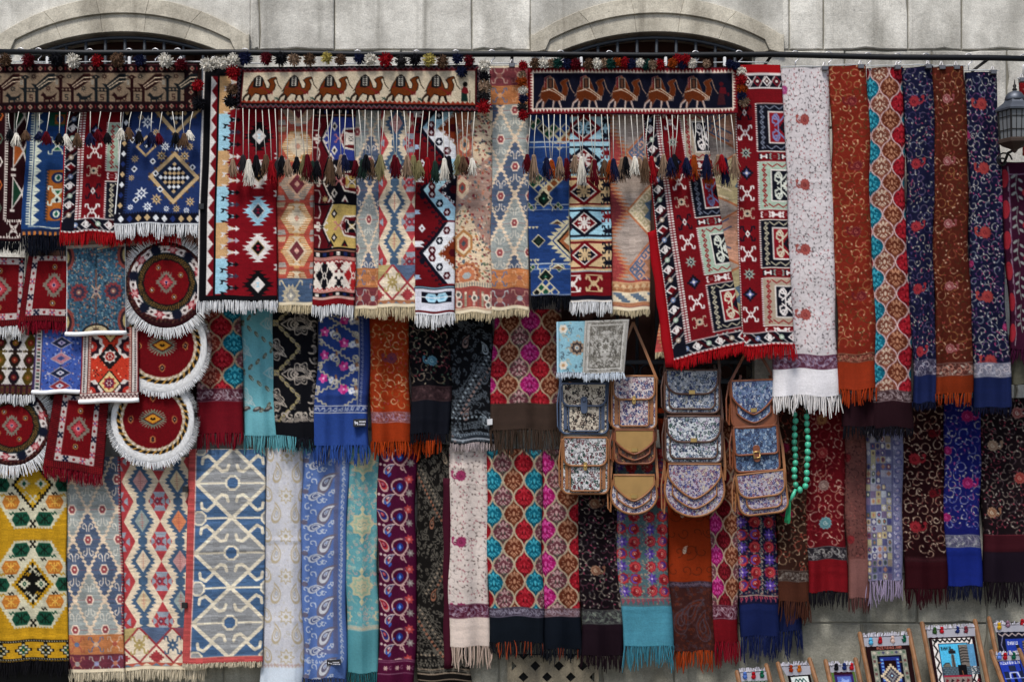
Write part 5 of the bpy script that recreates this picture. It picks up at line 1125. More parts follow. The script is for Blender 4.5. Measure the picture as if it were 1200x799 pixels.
tx('b8', (574,77, 620,77, 621,363, 575,363), .36, d_b8, 'kilim', 'kilim', 'tall grey-blue hooked kilim between the two camel bands', [('end_panel', 46), (FI, 238), ('end_panel', 0)], (10, CRM, 1.4))
tx('e1', (620,125, 669,125, 669,347, 621,347), .385, d_e1, 'flatwoven_rug', 'rug', 'bright blue rug with green and black diamonds and a black fringe', [(FI, 0)], (17, BLK, 1.7))
tx('e2', (667,125, 715,125, 717,354, 668,354), .39, d_e2, 'flatwoven_rug', 'rug', 'pale blue, cream and red rug of boxed diamonds with a white fringe', [(FI, 193), ('end_panel', 0)], (17, WHT, 1.7))
tx('e3', (712,125, 764,125, 762,364, 716,364), .37, d_e3, 'kilim', 'kilim', 'faded peach and grey kilim with blue hooked chevrons beside the black window gap', [(FI, 203), ('end_panel', 0)], (8, CRM, 1.4))
tx('e4b', (800,125, 868,125, 868,404, 769,414), .33, d_e4b, 'kilim', 'kilim', 'pale jagged orange and grey kilim glimpsed between the two big red panel rugs', [(FI, 0)], (8, CRM, 1.5))
tx('e4', (751,126, 823,126, 872,402, 788,423), .405, d_e4, 'flatwoven_rug', 'rug', 'slanting red panel rug with a black diamond border and a folded red side edge', [(FI, 0)], (13, 'b0121b', 1.5), fold=.7, folded=('8e0d17', (759,272, 769,268, 793,430, 780,430)))
tx('e5', (859,76, 915,76, 931,404, 870,407), .39, d_e5, 'flatwoven_rug', 'rug', 'long red rug of framed panels hanging straight down to the right of the slanting one', [(FI, 0)], (17, 'b0121b', 1.5), fold=.7)
# long shawls at the upper right
S = dict(roll=7, mat='soft')
tx('f1', (914,80, 972,78, 983,464, 904,464), .345, d_f1, 'shawl', 'shawl', 'long white shawl with dark vine scrolls and red paisley blooms, hung from the top rail', [(FI, 337), (BD, 353), (PL, 0)], (22, 'e4e0de', 3.2), **S)
tx('f2', (971,78, 1015,76, 1027,456, 983,457), .36, d_f2, 'shawl', 'shawl', 'rust red shawl with tan vines beside the long white shawl', [(FI, 337), (BD, 347), (PL, 0)], (20, '9a3514', 3.6), **S)
tx('f3', (1015,80, 1057,78, 1072,501, 1023,501), .335, d_f3, 'shawl', 'shawl', 'turquoise, white and brown lattice shawl with a dark plum end, hung from the top rail', [(FI, 378), (BD, 391), (PL, 0)], (14, '15131a', 2.6), **S)
tx('f3b', (986,440, 1034,440, 1034,500, 989,500), .315, lambda c: (plain(c, 0, 99, '30141e'), band(c, 15, 28, '4a3236', '9a8a8c')), 'shawl', 'shawl', 'plum shawl end with a grey band peeping out beneath the rust red shawl', [('woven_band', 28), (PL, 0)], (15, '15131a', 2.4), **S)
tx('f4', (1057,80, 1095,77, 1097,472, 1070,472), .35, d_f4, 'shawl', 'shawl', 'narrow navy shawl with red flowers between the lattice shawl and the brown one', [(FI, 342), (BD, 361), (PL, 0)], (9, '12162c', 2.6), **S)
tx('f5', (1094,79, 1131,77, 1140,460, 1096,462), .365, d_f5, 'shawl', 'shawl', 'russet brown vine shawl between two navy shawls', [(FI, 346), (BD, 362), (PL, 0)], (14, '8a3414', 3.6), **S)
tx('f6', (1131,85, 1168,84, 1185,477, 1140,478), .35, d_f6, 'shawl', 'shawl', 'navy shawl with pale scrolls and coral blooms right beside the wall lantern', [(FI, 340), (BD, 357), (PL, 0)], (10, '10142a', 2.6), **S)
tx('f7', (1174,190, 1217,190, 1217,409, 1183,409), .345, d_f7, 'shawl', 'shawl', 'dark plum shawl with grey leaf sprays below the lantern at the right edge', [(FI, 185), (PL, 0)], (17, '3d0f2c', 2.4), **S)
tx('f8', (1193,92, 1217,92, 1217,182, 1199,182), .30, d_f8, 'shawl', 'shawl', 'bright red cloth just showing behind the lantern at the right edge', [(FI, 0)], None, **S)
tx('khaki', (1182,392, 1217,392, 1217,450, 1184,450), .30, d_khaki, 'shawl', 'shawl', 'plain khaki cloth end showing under the plum fringe at the right edge', [(PL, 0)], None, **S)
# small carpets on the left
C_ = dict(roll=1.5, fold=.5)
tx('g1', (-20,300, 29,302, 24,383, -20,383), .27, d_g1, 'small_carpet', 'small carpet', 'small red carpet with white fringe cut by the left edge of the view', [(FI, 0)], (15, WHT, 1.6), **C_)
tx('g2', (33,300, 80,300, 80,377, 21,377), .285, d_g2, 'small_carpet', 'small carpet', 'small red medallion carpet with crimson fringe left of the blue oriental mat', [(FI, 0)], (14, '7c0f22', 1.5), **C_)
tx('g3', (78,288, 147,285, 147,388, 77,390), .30, d_g3, 'small_carpet', 'small carpet', 'blue oriental mat with small red medallions and a white rolled hem', [(FI, 0)], None, hem=5, **C_)
tx('h1', (-20,392, 48,392, 41,463, -20,463), .235, d_h1, 'small_carpet', 'small carpet', 'small brown and white latch-hook mat at the left edge above the round carpet', [(FI, 0)], (12, WHT, 1.6), **C_)
tx('h2', (42,386, 98,386, 95,457, 38,458), .25, d_h2, 'small_carpet', 'small carpet', 'small cornflower blue mat with a chain of diamonds', [(FI, 0)], None, hem=5, **C_)
tx('h3', (97,383, 163,383, 162,467, 93,469), .265, d_h3, 'small_carpet', 'small carpet', 'small orange red mat with medallions and a white rolled hem', [(FI, 0)], None, hem=5, **C_)
tx('i2', (64,461, 128,468, 120,557, 50,546), .22, d_i2, 'small_carpet', 'small carpet', 'small red carpet hung tilted between two round carpets', [(FI, 0)], (15, '7c0f22', 1.5), **C_)
tx('g4', (147,283, 243,283, 243,385, 147,385), .29, round_a, 'round_carpet', 'round carpet', 'round carpet with white and red figured ring below the navy diamond rug', [(FI, 0)], None, round=True, rfr=(12, WHT), **C_)
tx('h4', (137,352, 243,352, 243,460, 137,460), .245, round_b, 'round_carpet', 'round carpet', 'upper of the two gold-ringed round carpets, half hidden behind the orange red mat', [(FI, 0)], None, round=True, rfr=(7, WHT), **C_)
tx('i3', (130,442, 228,442, 228,542, 130,542), .215, round_b, 'round_carpet', 'round carpet', 'lower of the two round red carpets with gold rope ring, fully in view', [(FI, 0)], None, round=True, rfr=(8, WHT), **C_)
tx('i1', (-32,453, 59,453, 59,546, -32,546), .205, round_a, 'round_carpet', 'round carpet', 'round red carpet with dark ring cut by the left edge below the brown mat', [(FI, 0)], None, round=True, rfr=(14, WHT), **C_)
# middle row of shawls
tx('j1', (228,362, 283,362, 285,507, 231,508), .165, d_j1, 'shawl', 'shawl', 'crimson and teal lattice shawl with crimson end beside the round carpets', [(FI, 93), (BD, 108), (PL, 0)], (19, '7a1222', 3.4), **S)
tx('j2', (281,362, 345,362, 369,513, 284,510), .132, d_j2, 'shawl', 'shawl', 'pale turquoise shawl with grey lace medallions', [(FI, 124), (PL, 0)], (20, '5fa4ae', 2.6), **S)
tx('j3', (321,362, 374,362, 371,514, 322,514), .178, d_j3, 'shawl', 'shawl', 'black shawl with cream lace medallions', [(FI, 134), (PL, 0)], (15, '14151d', 2.6), **S)
tx('j4', (372,362, 432,362, 433,522, 368,522), .19, d_j4, 'shawl', 'shawl', 'blue shawl embroidered with pink flowers, with a small black label', [(FI, 121), (PL, 0)], (24, '2f4f98', 2.8), tag=(414,491,429,500), **S)
tx('j5', (429,362, 481,362, 480,518, 434,518), .165, d_j5, 'shawl', 'shawl', 'orange shawl with gold vine scrolls in the middle row', [(FI, 120), (BD, 133), (PL, 0)], (20, 'a83c12', 3.4), **S)
tx('j6', (479,362, 528,362, 527,508, 480,508), .18, d_j6, 'shawl', 'shawl', 'black shawl with gold vines and one pale blue bloom in the middle row', [(FI, 90), (BD, 107), (PL, 0)], (13, '14151d', 2.6), **S)
tx('j6b', (481,400, 519,400, 516,516, 482,516), .14, lambda c: plain(c, 0, 400, '9a3a16'), 'shawl', 'shawl', 'orange shawl behind the black vine shawl with only its orange fringe showing', [(PL, 0)], (22, 'a83c12', 3.4), **S)
tx('j7', (526,362, 580,362, 578,520, 526,520), .165, d_j7, 'shawl', 'shawl', 'charcoal grey paisley shawl with striped end and a small white tag', [(FI, 145), (BD, 0)], (10, 'b8aaaa', 1.6), tag=(571,491,577,498), tagc='c9c9cc', **S)
tx('j8', (578,362, 656,362, 657,503, 575,504), .185, d_j8, 'shawl', 'shawl', 'magenta, red and brown lattice shawl with a plain brown end', [(FI, 110), (PL, 0)], (33, '43352c', 2.2), **S)
# lowest row
tx('m1', (-30,541, 76,541, 81,774, -30,775), .12, d_m1, 'kilim', 'kilim', 'mustard yellow kilim with large hexagons of green, orange and black', [(FI, 0)], (20, '17161a', 1.7))
tx('m2', (74,535, 141,535, 146,787, 80,788), .10, d_m2, 'kilim', 'kilim', 'grey and slate blue hooked kilim beside the mustard yellow kilim', [(FI, 208), ('end_panel', 0)], (12, 'e4d6ba', 1.4))
tx('m3', (138,535, 232,535, 243,784, 146,785), .085, d_m3, 'kilim', 'kilim', 'red and cream kilim with columns of toothed blue diamonds in the lowest row', [(FI, 200), ('end_panel', 0)], (14, 'e4d6ba', 1.4))
tx('m4', (222,526, 312,526, 308,775, 214,778), .12, d_m4, 'kilim', 'kilim', 'blue and grey kilim with cream hooked diamonds and a red border', [(FI, 0)], (7, 'e4d6ba', 1.4), fold=.4)
tx('m5', (308,524, 355,524, 355,815, 303,815), .10, d_m5, 'shawl', 'shawl', 'silvery white shawl with gold outlined paisleys', [(FI, 257), (PL, 0)], None, **S)
tx('m6', (353,524, 408,524, 405,795, 355,795), .115, d_m6, 'shawl', 'shawl', 'cornflower blue paisley shawl with a small black label near its end', [(FI, 254), (PL, 0)], (18, '2f4272', 2.8), tag=(383,773,399,779), **S)
tx('m7', (405,524, 446,524, 443,788, 406,789), .095, d_m7, 'shawl', 'shawl', 'teal and pale gold damask shawl with a plain teal end', [(FI, 214), (PL, 0)], (20, '1f5a62', 2.8), **S)
tx('m8', (443,524, 489,524, 486,815, 443,815), .115, d_m8, 'shawl', 'shawl', 'plum purple shawl embroidered with red, blue and white paisleys', [(FI, 248), (BD, 268), (PL, 0)], None, **S)
tx('m9', (486,520, 528,520, 552,799, 488,799), .085, d_m9, 'shawl', 'shawl', 'dark brown paisley shawl in the lowest row left of the white vine shawl', [(FI, 264), (BD, 0)], None, **S)
tx('m10', (525,524, 572,524, 576,757, 527,758), .115, d_m10, 'shawl', 'shawl', 'short cream white vine shawl with pink roses and a maroon band in the lowest row', [(FI, 183), (BD, 199), (PL, 0)], (25, 'c0aa9c', 3.0), folded=('3d1020', (519,560, 530,560, 531,782, 520,783)), **S)
tx('m11', (569,526, 635,526, 637,752, 573,752), .125, d_m11, 'shawl', 'shawl', 'turquoise, red and brown lattice shawl with a navy black end in the lowest row', [(FI, 185), (BD, 196), (PL, 0)], (19, '17181f', 2.6), mixed='8a3a20', **S)
tx('m12', (631,526, 679,526, 682,760, 635,760), .09, d_m12, 'shawl', 'shawl', 'magenta, brown and red lattice shawl with a navy black end under the green bag', [(FI, 186), (BD, 196), (PL, 0)], (16, '15181f', 2.6), mixed='7a3420', **S)
tx('m13', (676,524, 725,524, 730,768, 681,768), .10, d_m13, 'shawl', 'shawl', 'blackish plum vine shawl with small tan paisley blooms under the bags', [(FI, 190), (BD, 207), (PL, 0)], (18, '1e1219', 2.8), **S)
tx('m14', (718,524, 779,524, 789,757, 730,757), .12, d_m14, 'shawl', 'shawl', 'teal shawl with rows of red and purple flowers and a bright teal end', [(FI, 184), (PL, 0)], (28, '3f7f92', 2.5), **S)
tx('m15', (772,478, 826,478, 840,763, 788,763), .095, d_m15, 'shawl', 'shawl', 'burnt orange shawl with a dark brown paisley end', [(FI, 203), (BD, 0)], (24, '9a3c18', 3.2), **S)
tx('m16', (822,476, 865,476, 867,752, 839,752), .11, d_m16, 'shawl', 'shawl', 'narrow magenta and pink lattice shawl with a crimson end', [(FI, 232), (BD, 249), (PL, 0)], (27, '7c1020', 3.0), **S)
tx('m17', (862,476, 911,476, 912,745, 866,745), .12, d_m17, 'shawl', 'shawl', 'navy shawl with rows of red and violet flowers under the rounded lilac bag', [(FI, 230), (PL, 0)], (28, '1a2450', 2.4), **S)
tx('m17b', (896,640, 938,640, 940,739, 900,739), .08, d_navy, 'shawl', 'shawl', 'plain navy cloth end hanging behind the brown vine shawl, lowest of all', [(PL, 0)], (29, '18224c', 2.4), **S)
tx('m18', (907,470, 949,470, 951,705, 912,705), .105, d_m18, 'shawl', 'shawl', 'chocolate brown vine shawl behind the green beads', [(FI, 198), (BD, 211), (PL, 0)], (25, '4a2a20', 3.2), **S)
tx('m19', (944,476, 989,476, 993,693, 947,694), .12, d_m19, 'shawl', 'shawl', 'wine red vine shawl with large blooms right of the green beads', [(FI, 164), (BD, 179), (PL, 0)], (20, '1c1a20', 2.8), **S)
tx('m20', (986,476, 1016,476, 1019,700, 994,701), .10, d_m20, 'shawl', 'shawl', 'narrow dusty pink shawl in the lowest row', [(FI, 178), (PL, 0)], (18, '5a3a38', 2.4), **S)
tx('m21', (1012,503, 1057,503, 1059,680, 1018,680), .115, d_m21, 'shawl', 'shawl', 'lilac grey patchwork shawl', [(FI, 0)], (28, '9a8ca8', 2.4), **S)
tx('m22', (1054,468, 1107,468, 1110,690, 1059,690), .10, d_m22, 'shawl', 'shawl', 'dark maroon vine shawl with red blooms left of the royal blue one', [(FI, 184), (BD, 190), (PL, 0)], (21, '310b14', 2.6), **S)
tx('m23', (1104,466, 1149,466, 1151,687, 1110,687), .115, d_m23, 'shawl', 'shawl', 'royal blue vine shawl with bright pink roses', [(FI, 160), (BD, 175), (PL, 0)], (18, '141830', 2.4), **S)
tx('m24', (1144,466, 1217,466, 1217,682, 1153,682), .10, d_m24, 'shawl', 'shawl', 'blackish plum vine shawl with cream blooms at the right edge', [(FI, 162), (BD, 181), (PL, 0)], (27, '1a131a', 2.8), **S)
# two little mats
tx('k1', (652,377, 690,376, 689,436, 653,437), .385, d_k1, 'small_mat', 'mat', 'little sky blue mat with a dark rosette above the bags', [(FI, 0)], (9, 'e4eefa', 1.4), **C_)
tx('k2', (686,376, 738,374, 732,437, 683,438), .40, d_k2, 'small_mat', 'mat', 'little silver grey mat with tracery above the bags', [(FI, 0)], (10, 'e4eefa', 1.4), **C_)
# woven bands
tx('bird', (-6,75, 231,75, 231,130, -6,132), .43, d_bird, 'woven_band', 'woven band', 'burgundy saddle band with a row of peacocks at the top left', [(FI, 0)], None, roll=1.5, fold=.6)
tx('camel', (278,79, 564,76, 565,131, 275,127), .455, d_camel, 'woven_band', 'woven band', 'cream saddle band with six brown camels', [(FI, 0)], None, roll=1.5, fold=.6)
tx('camel2', (618,79, 864,79, 866,134, 619,134), .455, d_camel2, 'woven_band', 'woven band', 'navy saddle band with five outlined camels', [(FI, 0)], None, roll=1.5, fold=.6)
# ---------------------------------------------------------------- helpers
def P(px, py, d=0.):
    k = (DIST-d)/DIST/200
    return ((px-600)*k, -d, CAMZ+(HZ-py)*k)
def lin(c):
    c = np.asarray(c, float); return np.where(c <= .04045, c/12.92, ((c+.055)/1.055)**2.4)
def hexl(c): return tuple(lin(H(c)))+(1,)
def tag(o, label=None, cat=None, group=None, kind=None):
    if label: o['label'] = label
    if cat: o['category'] = cat
    if group: o['group'] = group
    if kind: o['kind'] = kind
    return o
def empty(name, loc, **kw):
    o = bpy.data.objects.new(name, None); COL.objects.link(o); o.location = loc; o.empty_display_size = .05; return tag(o, **kw)
def link(name, me, parent=None, loc=None, kind=None):
    o = bpy.data.objects.new(name, me); COL.objects.link(o)
    if parent: o.parent = parent
    if loc is not None: o.location = loc
    if kind: o['kind'] = kind
    return o
class MB:
    def __init__(s): s.v = []; s.f = []; s.c = []
    def add(s, vs, fs, col=None):
        n = len(s.v); s.v += [tuple(q) for q in vs]; s.f += [tuple(i+n for i in f) for f in fs]
        if col is not None: s.c += [tuple(col)]*len(vs)
    def tube(s, pts, r, n=6, closed=False, col=None, cap=True):
        pts = [Vector(p) for p in pts]; m = len(pts); rs = r if hasattr(r, '__len__') else [r]*m; rings = []
        up0 = None
        for i, p in enumerate(pts):
            a = pts[i-1] if (i or closed) else p; b = pts[(i+1) % m] if (i < m-1 or closed) else p
            t = (b-a).normalized()
            u = up0 if up0 is not None else (Vector((0, 1, 0)) if abs(t.y) < .9 else Vector((1, 0, 0)))
            x = t.cross(u)
            if x.length < 1e-5: x = t.cross(Vector((1, 0, 0)))
            x.normalize(); y = t.cross(x).normalized()
            rings.append([p+(x*math.cos(k*2*math.pi/n)+y*math.sin(k*2*math.pi/n))*rs[i] for k in range(n)])
        vs = [q for g in rings for q in g]; fs = []
        for i in range(m if closed else m-1):
            for k in range(n):
                a, b = i*n+k, i*n+(k+1) % n; j = (i+1) % m; fs.append((a, b, j*n+(k+1) % n, j*n+k))
        if not closed and cap: fs += [tuple(range(n))[::-1], tuple((m-1)*n+k for k in range(n))]
        s.add(vs, fs, col)
    def box(s, a, b, col=None):
        (x0, y0, z0), (x1, y1, z1) = a, b
        s.add([(x0,y0,z0),(x1,y0,z0),(x1,y1,z0),(x0,y1,z0),(x0,y0,z1),(x1,y0,z1),(x1,y1,z1),(x0,y1,z1)], [(3,2,1,0),(4,5,6,7),(0,1,5,4),(1,2,6,5),(2,3,7,6),(3,0,4,7)], col)
    def ball(s, c, r, n=8, m=6, col=None, sx=1, sy=1, sz=1):
        vs = [(c[0], c[1], c[2]+r*sz)]
        for i in range(1, m):
            th = math.pi*i/m
            for k in range(n): a = 2*math.pi*k/n; vs.append((c[0]+r*sx*math.sin(th)*math.cos(a), c[1]+r*sy*math.sin(th)*math.sin(a), c[2]+r*sz*math.cos(th)))
        vs.append((c[0], c[1], c[2]-r*sz)); fs = [(0, 1+k, 1+(k+1) % n) for k in range(n)]
        for i in range(m-2):
            for k in range(n): a = 1+i*n+k; b = 1+i*n+(k+1) % n; fs.append((a, a+n, b+n, b))
        L = len(vs)-1; fs += [(L, 1+(m-2)*n+(k+1) % n, 1+(m-2)*n+k) for k in range(n)]
        s.add(vs, fs, col)
    def prism(s, pts, y0, y1, col=None, bevel=0):   # outline in x,z pushed from y0 (front) to y1 (back), front edge chamfered
        n = len(pts); cx = sum(p[0] for p in pts)/n; cz = sum(p[1] for p in pts)/n
        rings = []
        if bevel:
            q = []
            for i in range(n):
                a, b, c = Vector(pts[i-1]), Vector(pts[i]), Vector(pts[(i+1) % n]); t = ((b-a).normalized()+(c-b).normalized()).normalized(); nn = Vector((-t.y, t.x))
                if nn.dot(Vector((cx, cz))-b) < 0: nn = -nn
                q.append(b+nn*bevel)
            rings = [[(p[0], y0, p[1]) for p in q], [(p[0], y0+bevel, p[1]) for p in pts]]
        else: rings = [[(p[0], y0, p[1]) for p in pts]]
        rings.append([(p[0], y1, p[1]) for p in pts]); vs = [v for g in rings for v in g]; fs = [tuple(range(n)), tuple((len(rings)-1)*n+k for k in range(n))[::-1]]
        for r in range(len(rings)-1):
            for k in range(n): a, b = r*n+k, r*n+(k+1) % n; fs.append((a, a+n, b+n, b))
        s.add(vs, fs, col)
    def mesh(s, name, m, origin=(0, 0, 0), smooth=False):
        me = bpy.data.meshes.new(name); o = Vector(origin); me.from_pydata([tuple(Vector(v)-o) for v in s.v], [], s.f)
        if s.c:
            at = me.color_attributes.new('pattern', 'FLOAT_COLOR', 'POINT'); at.data.foreach_set('color', np.array([tuple(c[:3])+(1,) for c in s.c], np.float32).ravel())
        if smooth: me.polygons.foreach_set('use_smooth', [True]*len(me.polygons))
        if m: me.materials.append(m)
        bm = bmesh.new(); bm.from_mesh(me); bmesh.ops.recalc_face_normals(bm, faces=bm.faces); bm.to_mesh(me); bm.free()
        return me
    def build(s, name, m, parent=None, origin=(0, 0, 0), smooth=False, kind=None):
        return link(name, s.mesh(name, m, origin, smooth), parent, None if parent else origin, kind)
# ---------------------------------------------------------------- materials
MATS = {}
def nodes(m): m.use_nodes = True; return m.node_tree, m.node_tree.nodes['Principled BSDF']
def N(nt, t, **kw):
    n = nt.nodes.new(t)
    for k, v in kw.items():
        if k.startswith('i_'): n.inputs[k[2:].replace('_', ' ')].default_value = v
        else: setattr(n, k, v)
    return n
def bump(nt, b, scale, dist, strength=.6, detail=3, coord='Object', tex=None):
    tc = N(nt, 'ShaderNodeTexCoord'); no = tex or N(nt, 'ShaderNodeTexNoise', i_Scale=scale, i_Detail=detail); 
    if not tex: nt.links.new(tc.outputs[coord], no.inputs['Vector'])
    bu = N(nt, 'ShaderNodeBump', i_Strength=strength, i_Distance=dist); nt.links.new(no.outputs[0], bu.inputs['Height']); nt.links.new(bu.outputs[0], b.inputs['Normal']); return no
def fabric(kind):
    if kind in MATS: return MATS[kind]
    m = MATS[kind] = bpy.data.materials.new(dict(wool='woven_wool', soft='soft_shawl_cloth', silk='silky_shawl_cloth')[kind]); nt, b = nodes(m)
    at = N(nt, 'ShaderNodeAttribute', attribute_name='pattern'); tc = N(nt, 'ShaderNodeTexCoord')
    no = N(nt, 'ShaderNodeTexNoise', i_Scale=9, i_Detail=4); nt.links.new(tc.outputs['Object'], no.inputs['Vector'])
    mr = N(nt, 'ShaderNodeMapRange', i_To_Min=.86, i_To_Max=1.1); nt.links.new(no.outputs[0], mr.inputs[0])
    mx = N(nt, 'ShaderNodeMix', data_type='RGBA', blend_type='MULTIPLY'); mx.inputs[0].default_value = 1
    nt.links.new(at.outputs['Color'], mx.inputs[6]); nt.links.new(mr.outputs[0], mx.inputs[7]); nt.links.new(mx.outputs[2], b.inputs['Base Color'])
    b.inputs['Roughness'].default_value = dict(wool=.92, soft=.8, silk=.48)[kind]; b.inputs['Specular IOR Level'].default_value = .16 if kind == 'silk' else .06
    b.inputs['Sheen Weight'].default_value = 0
    wv = N(nt, 'ShaderNodeTexWave', i_Scale=95 if kind == 'wool' else 150, i_Distortion=2.5, i_Detail=1); wv.bands_direction = 'Z'; nt.links.new(tc.outputs['Object'], wv.inputs['Vector'])
    bump(nt, b, 0, .0012, .5, tex=wv); return m
def simple(name, col, rough=.6, metal=0, bs=60, bd=.001, var=.15, vs=12):
    if name in MATS: return MATS[name]
    m = MATS[name] = bpy.data.materials.new(name); nt, b = nodes(m); c = hexl(col)
    tc = N(nt, 'ShaderNodeTexCoord'); no = N(nt, 'ShaderNodeTexNoise', i_Scale=vs, i_Detail=5); nt.links.new(tc.outputs['Object'], no.inputs['Vector'])
    rp = N(nt, 'ShaderNodeValToRGB'); rp.color_ramp.elements[0].position = .3; rp.color_ramp.elements[1].position = .72
    rp.color_ramp.elements[0].color = tuple(x*(1-var) for x in c[:3])+(1,); rp.color_ramp.elements[1].color = tuple(min(1, x*(1+var)) for x in c[:3])+(1,)
    nt.links.new(no.outputs[0], rp.inputs[0]); nt.links.new(rp.outputs[0], b.inputs['Base Color'])
    b.inputs['Roughness'].default_value = rough; b.inputs['Metallic'].default_value = metal
    if bd: bump(nt, b, bs, bd)
    return m
def stone(name, ca, cb, cc, streak=1.):
    if name in MATS: return MATS[name]
    m = MATS[name] = bpy.data.materials.new(name); nt, b = nodes(m); tc = N(nt, 'ShaderNodeTexCoord'); oi = N(nt, 'ShaderNodeObjectInfo')
    ad = N(nt, 'ShaderNodeVectorMath', operation='ADD'); nt.links.new(tc.outputs['Object'], ad.inputs[0]); nt.links.new(oi.outputs['Location'], ad.inputs[1])
    n1 = N(nt, 'ShaderNodeTexNoise', i_Scale=4.5, i_Detail=10, i_Roughness=.68); nt.links.new(ad.outputs[0], n1.inputs['Vector'])
    rp = N(nt, 'ShaderNodeValToRGB'); e = rp.color_ramp.elements; e[0].position = .38; e[0].color = hexl(ca); e[1].position = .62; e[1].color = hexl(cb); nt.links.new(n1.outputs[0], rp.inputs[0])
    # rain stains that run down the face
    mp = N(nt, 'ShaderNodeMapping'); mp.inputs['Scale'].default_value = (3.2, 1, 1.1); nt.links.new(ad.outputs[0], mp.inputs[0])
    n2 = N(nt, 'ShaderNodeTexNoise', i_Scale=1.2, i_Detail=6, i_Roughness=.6); nt.links.new(mp.outputs[0], n2.inputs['Vector'])
    r2 = N(nt, 'ShaderNodeMapRange', i_From_Min=.46, i_From_Max=.72, i_To_Min=0, i_To_Max=.85*streak); nt.links.new(n2.outputs[0], r2.inputs[0])
    mx = N(nt, 'ShaderNodeMix', data_type='RGBA'); nt.links.new(r2.outputs[0], mx.inputs[0]); nt.links.new(rp.outputs[0], mx.inputs[6]); mx.inputs[7].default_value = hexl(cc)
    mq = N(nt, 'ShaderNodeMapping'); mq.inputs['Scale'].default_value = (11, 1, .4); nt.links.new(ad.outputs[0], mq.inputs[0]); n5 = N(nt, 'ShaderNodeTexNoise', i_Scale=1., i_Detail=5, i_Roughness=.55); nt.links.new(mq.outputs[0], n5.inputs['Vector']); r5 = N(nt, 'ShaderNodeMapRange', i_From_Min=.58, i_From_Max=.74, i_To_Min=0, i_To_Max=.8*streak); nt.links.new(n5.outputs[0], r5.inputs[0])
    mz = N(nt, 'ShaderNodeMix', data_type='RGBA'); nt.links.new(r5.outputs[0], mz.inputs[0]); nt.links.new(mx.outputs[2], mz.inputs[6]); mz.inputs[7].default_value = hexl(cc); mx = mz
    # tint per block
    hs = N(nt, 'ShaderNodeHueSaturation'); mr = N(nt, 'ShaderNodeMapRange', i_To_Min=.85, i_To_Max=1.12); nt.links.new(oi.outputs['Random'], mr.inputs[0]); nt.links.new(mr.outputs[0], hs.inputs['Value']); nt.links.new(mx.outputs[2], hs.inputs['Color'])
    # pits
    n3 = N(nt, 'ShaderNodeTexNoise', i_Scale=38, i_Detail=6, i_Roughness=.7); nt.links.new(ad.outputs[0], n3.inputs['Vector'])
    r3 = N(nt, 'ShaderNodeMapRange', i_From_Min=.26, i_From_Max=.4, i_To_Min=.5, i_To_Max=1); nt.links.new(n3.outputs[0], r3.inputs[0])
    m2 = N(nt, 'ShaderNodeMix', data_type='RGBA', blend_type='MULTIPLY'); m2.inputs[0].default_value = 1
    n4 = N(nt, 'ShaderNodeTexNoise', i_Scale=150, i_Detail=3); nt.links.new(ad.outputs[0], n4.inputs['Vector']); r4 = N(nt, 'ShaderNodeMapRange', i_From_Min=.3, i_From_Max=.7, i_To_Min=.8, i_To_Max=1.16); nt.links.new(n4.outputs[0], r4.inputs[0]); m4 = N(nt, 'ShaderNodeMix', data_type='RGBA', blend_type='MULTIPLY'); m4.inputs[0].default_value = 1; nt.links.new(hs.outputs[0], m4.inputs[6]); nt.links.new(r4.outputs[0], m4.inputs[7]); nt.links.new(m4.outputs[2], m2.inputs[6]); nt.links.new(r3.outputs[0], m2.inputs[7]); nt.links.new(m2.outputs[2], b.inputs['Base Color'])
    b.inputs['Roughness'].default_value = .9; bu = N(nt, 'ShaderNodeBump', i_Strength=.7, i_Distance=.006); nt.links.new(n3.outputs[0], bu.inputs['Height']); nt.links.new(bu.outputs[0], b.inputs['Normal'])
    return m
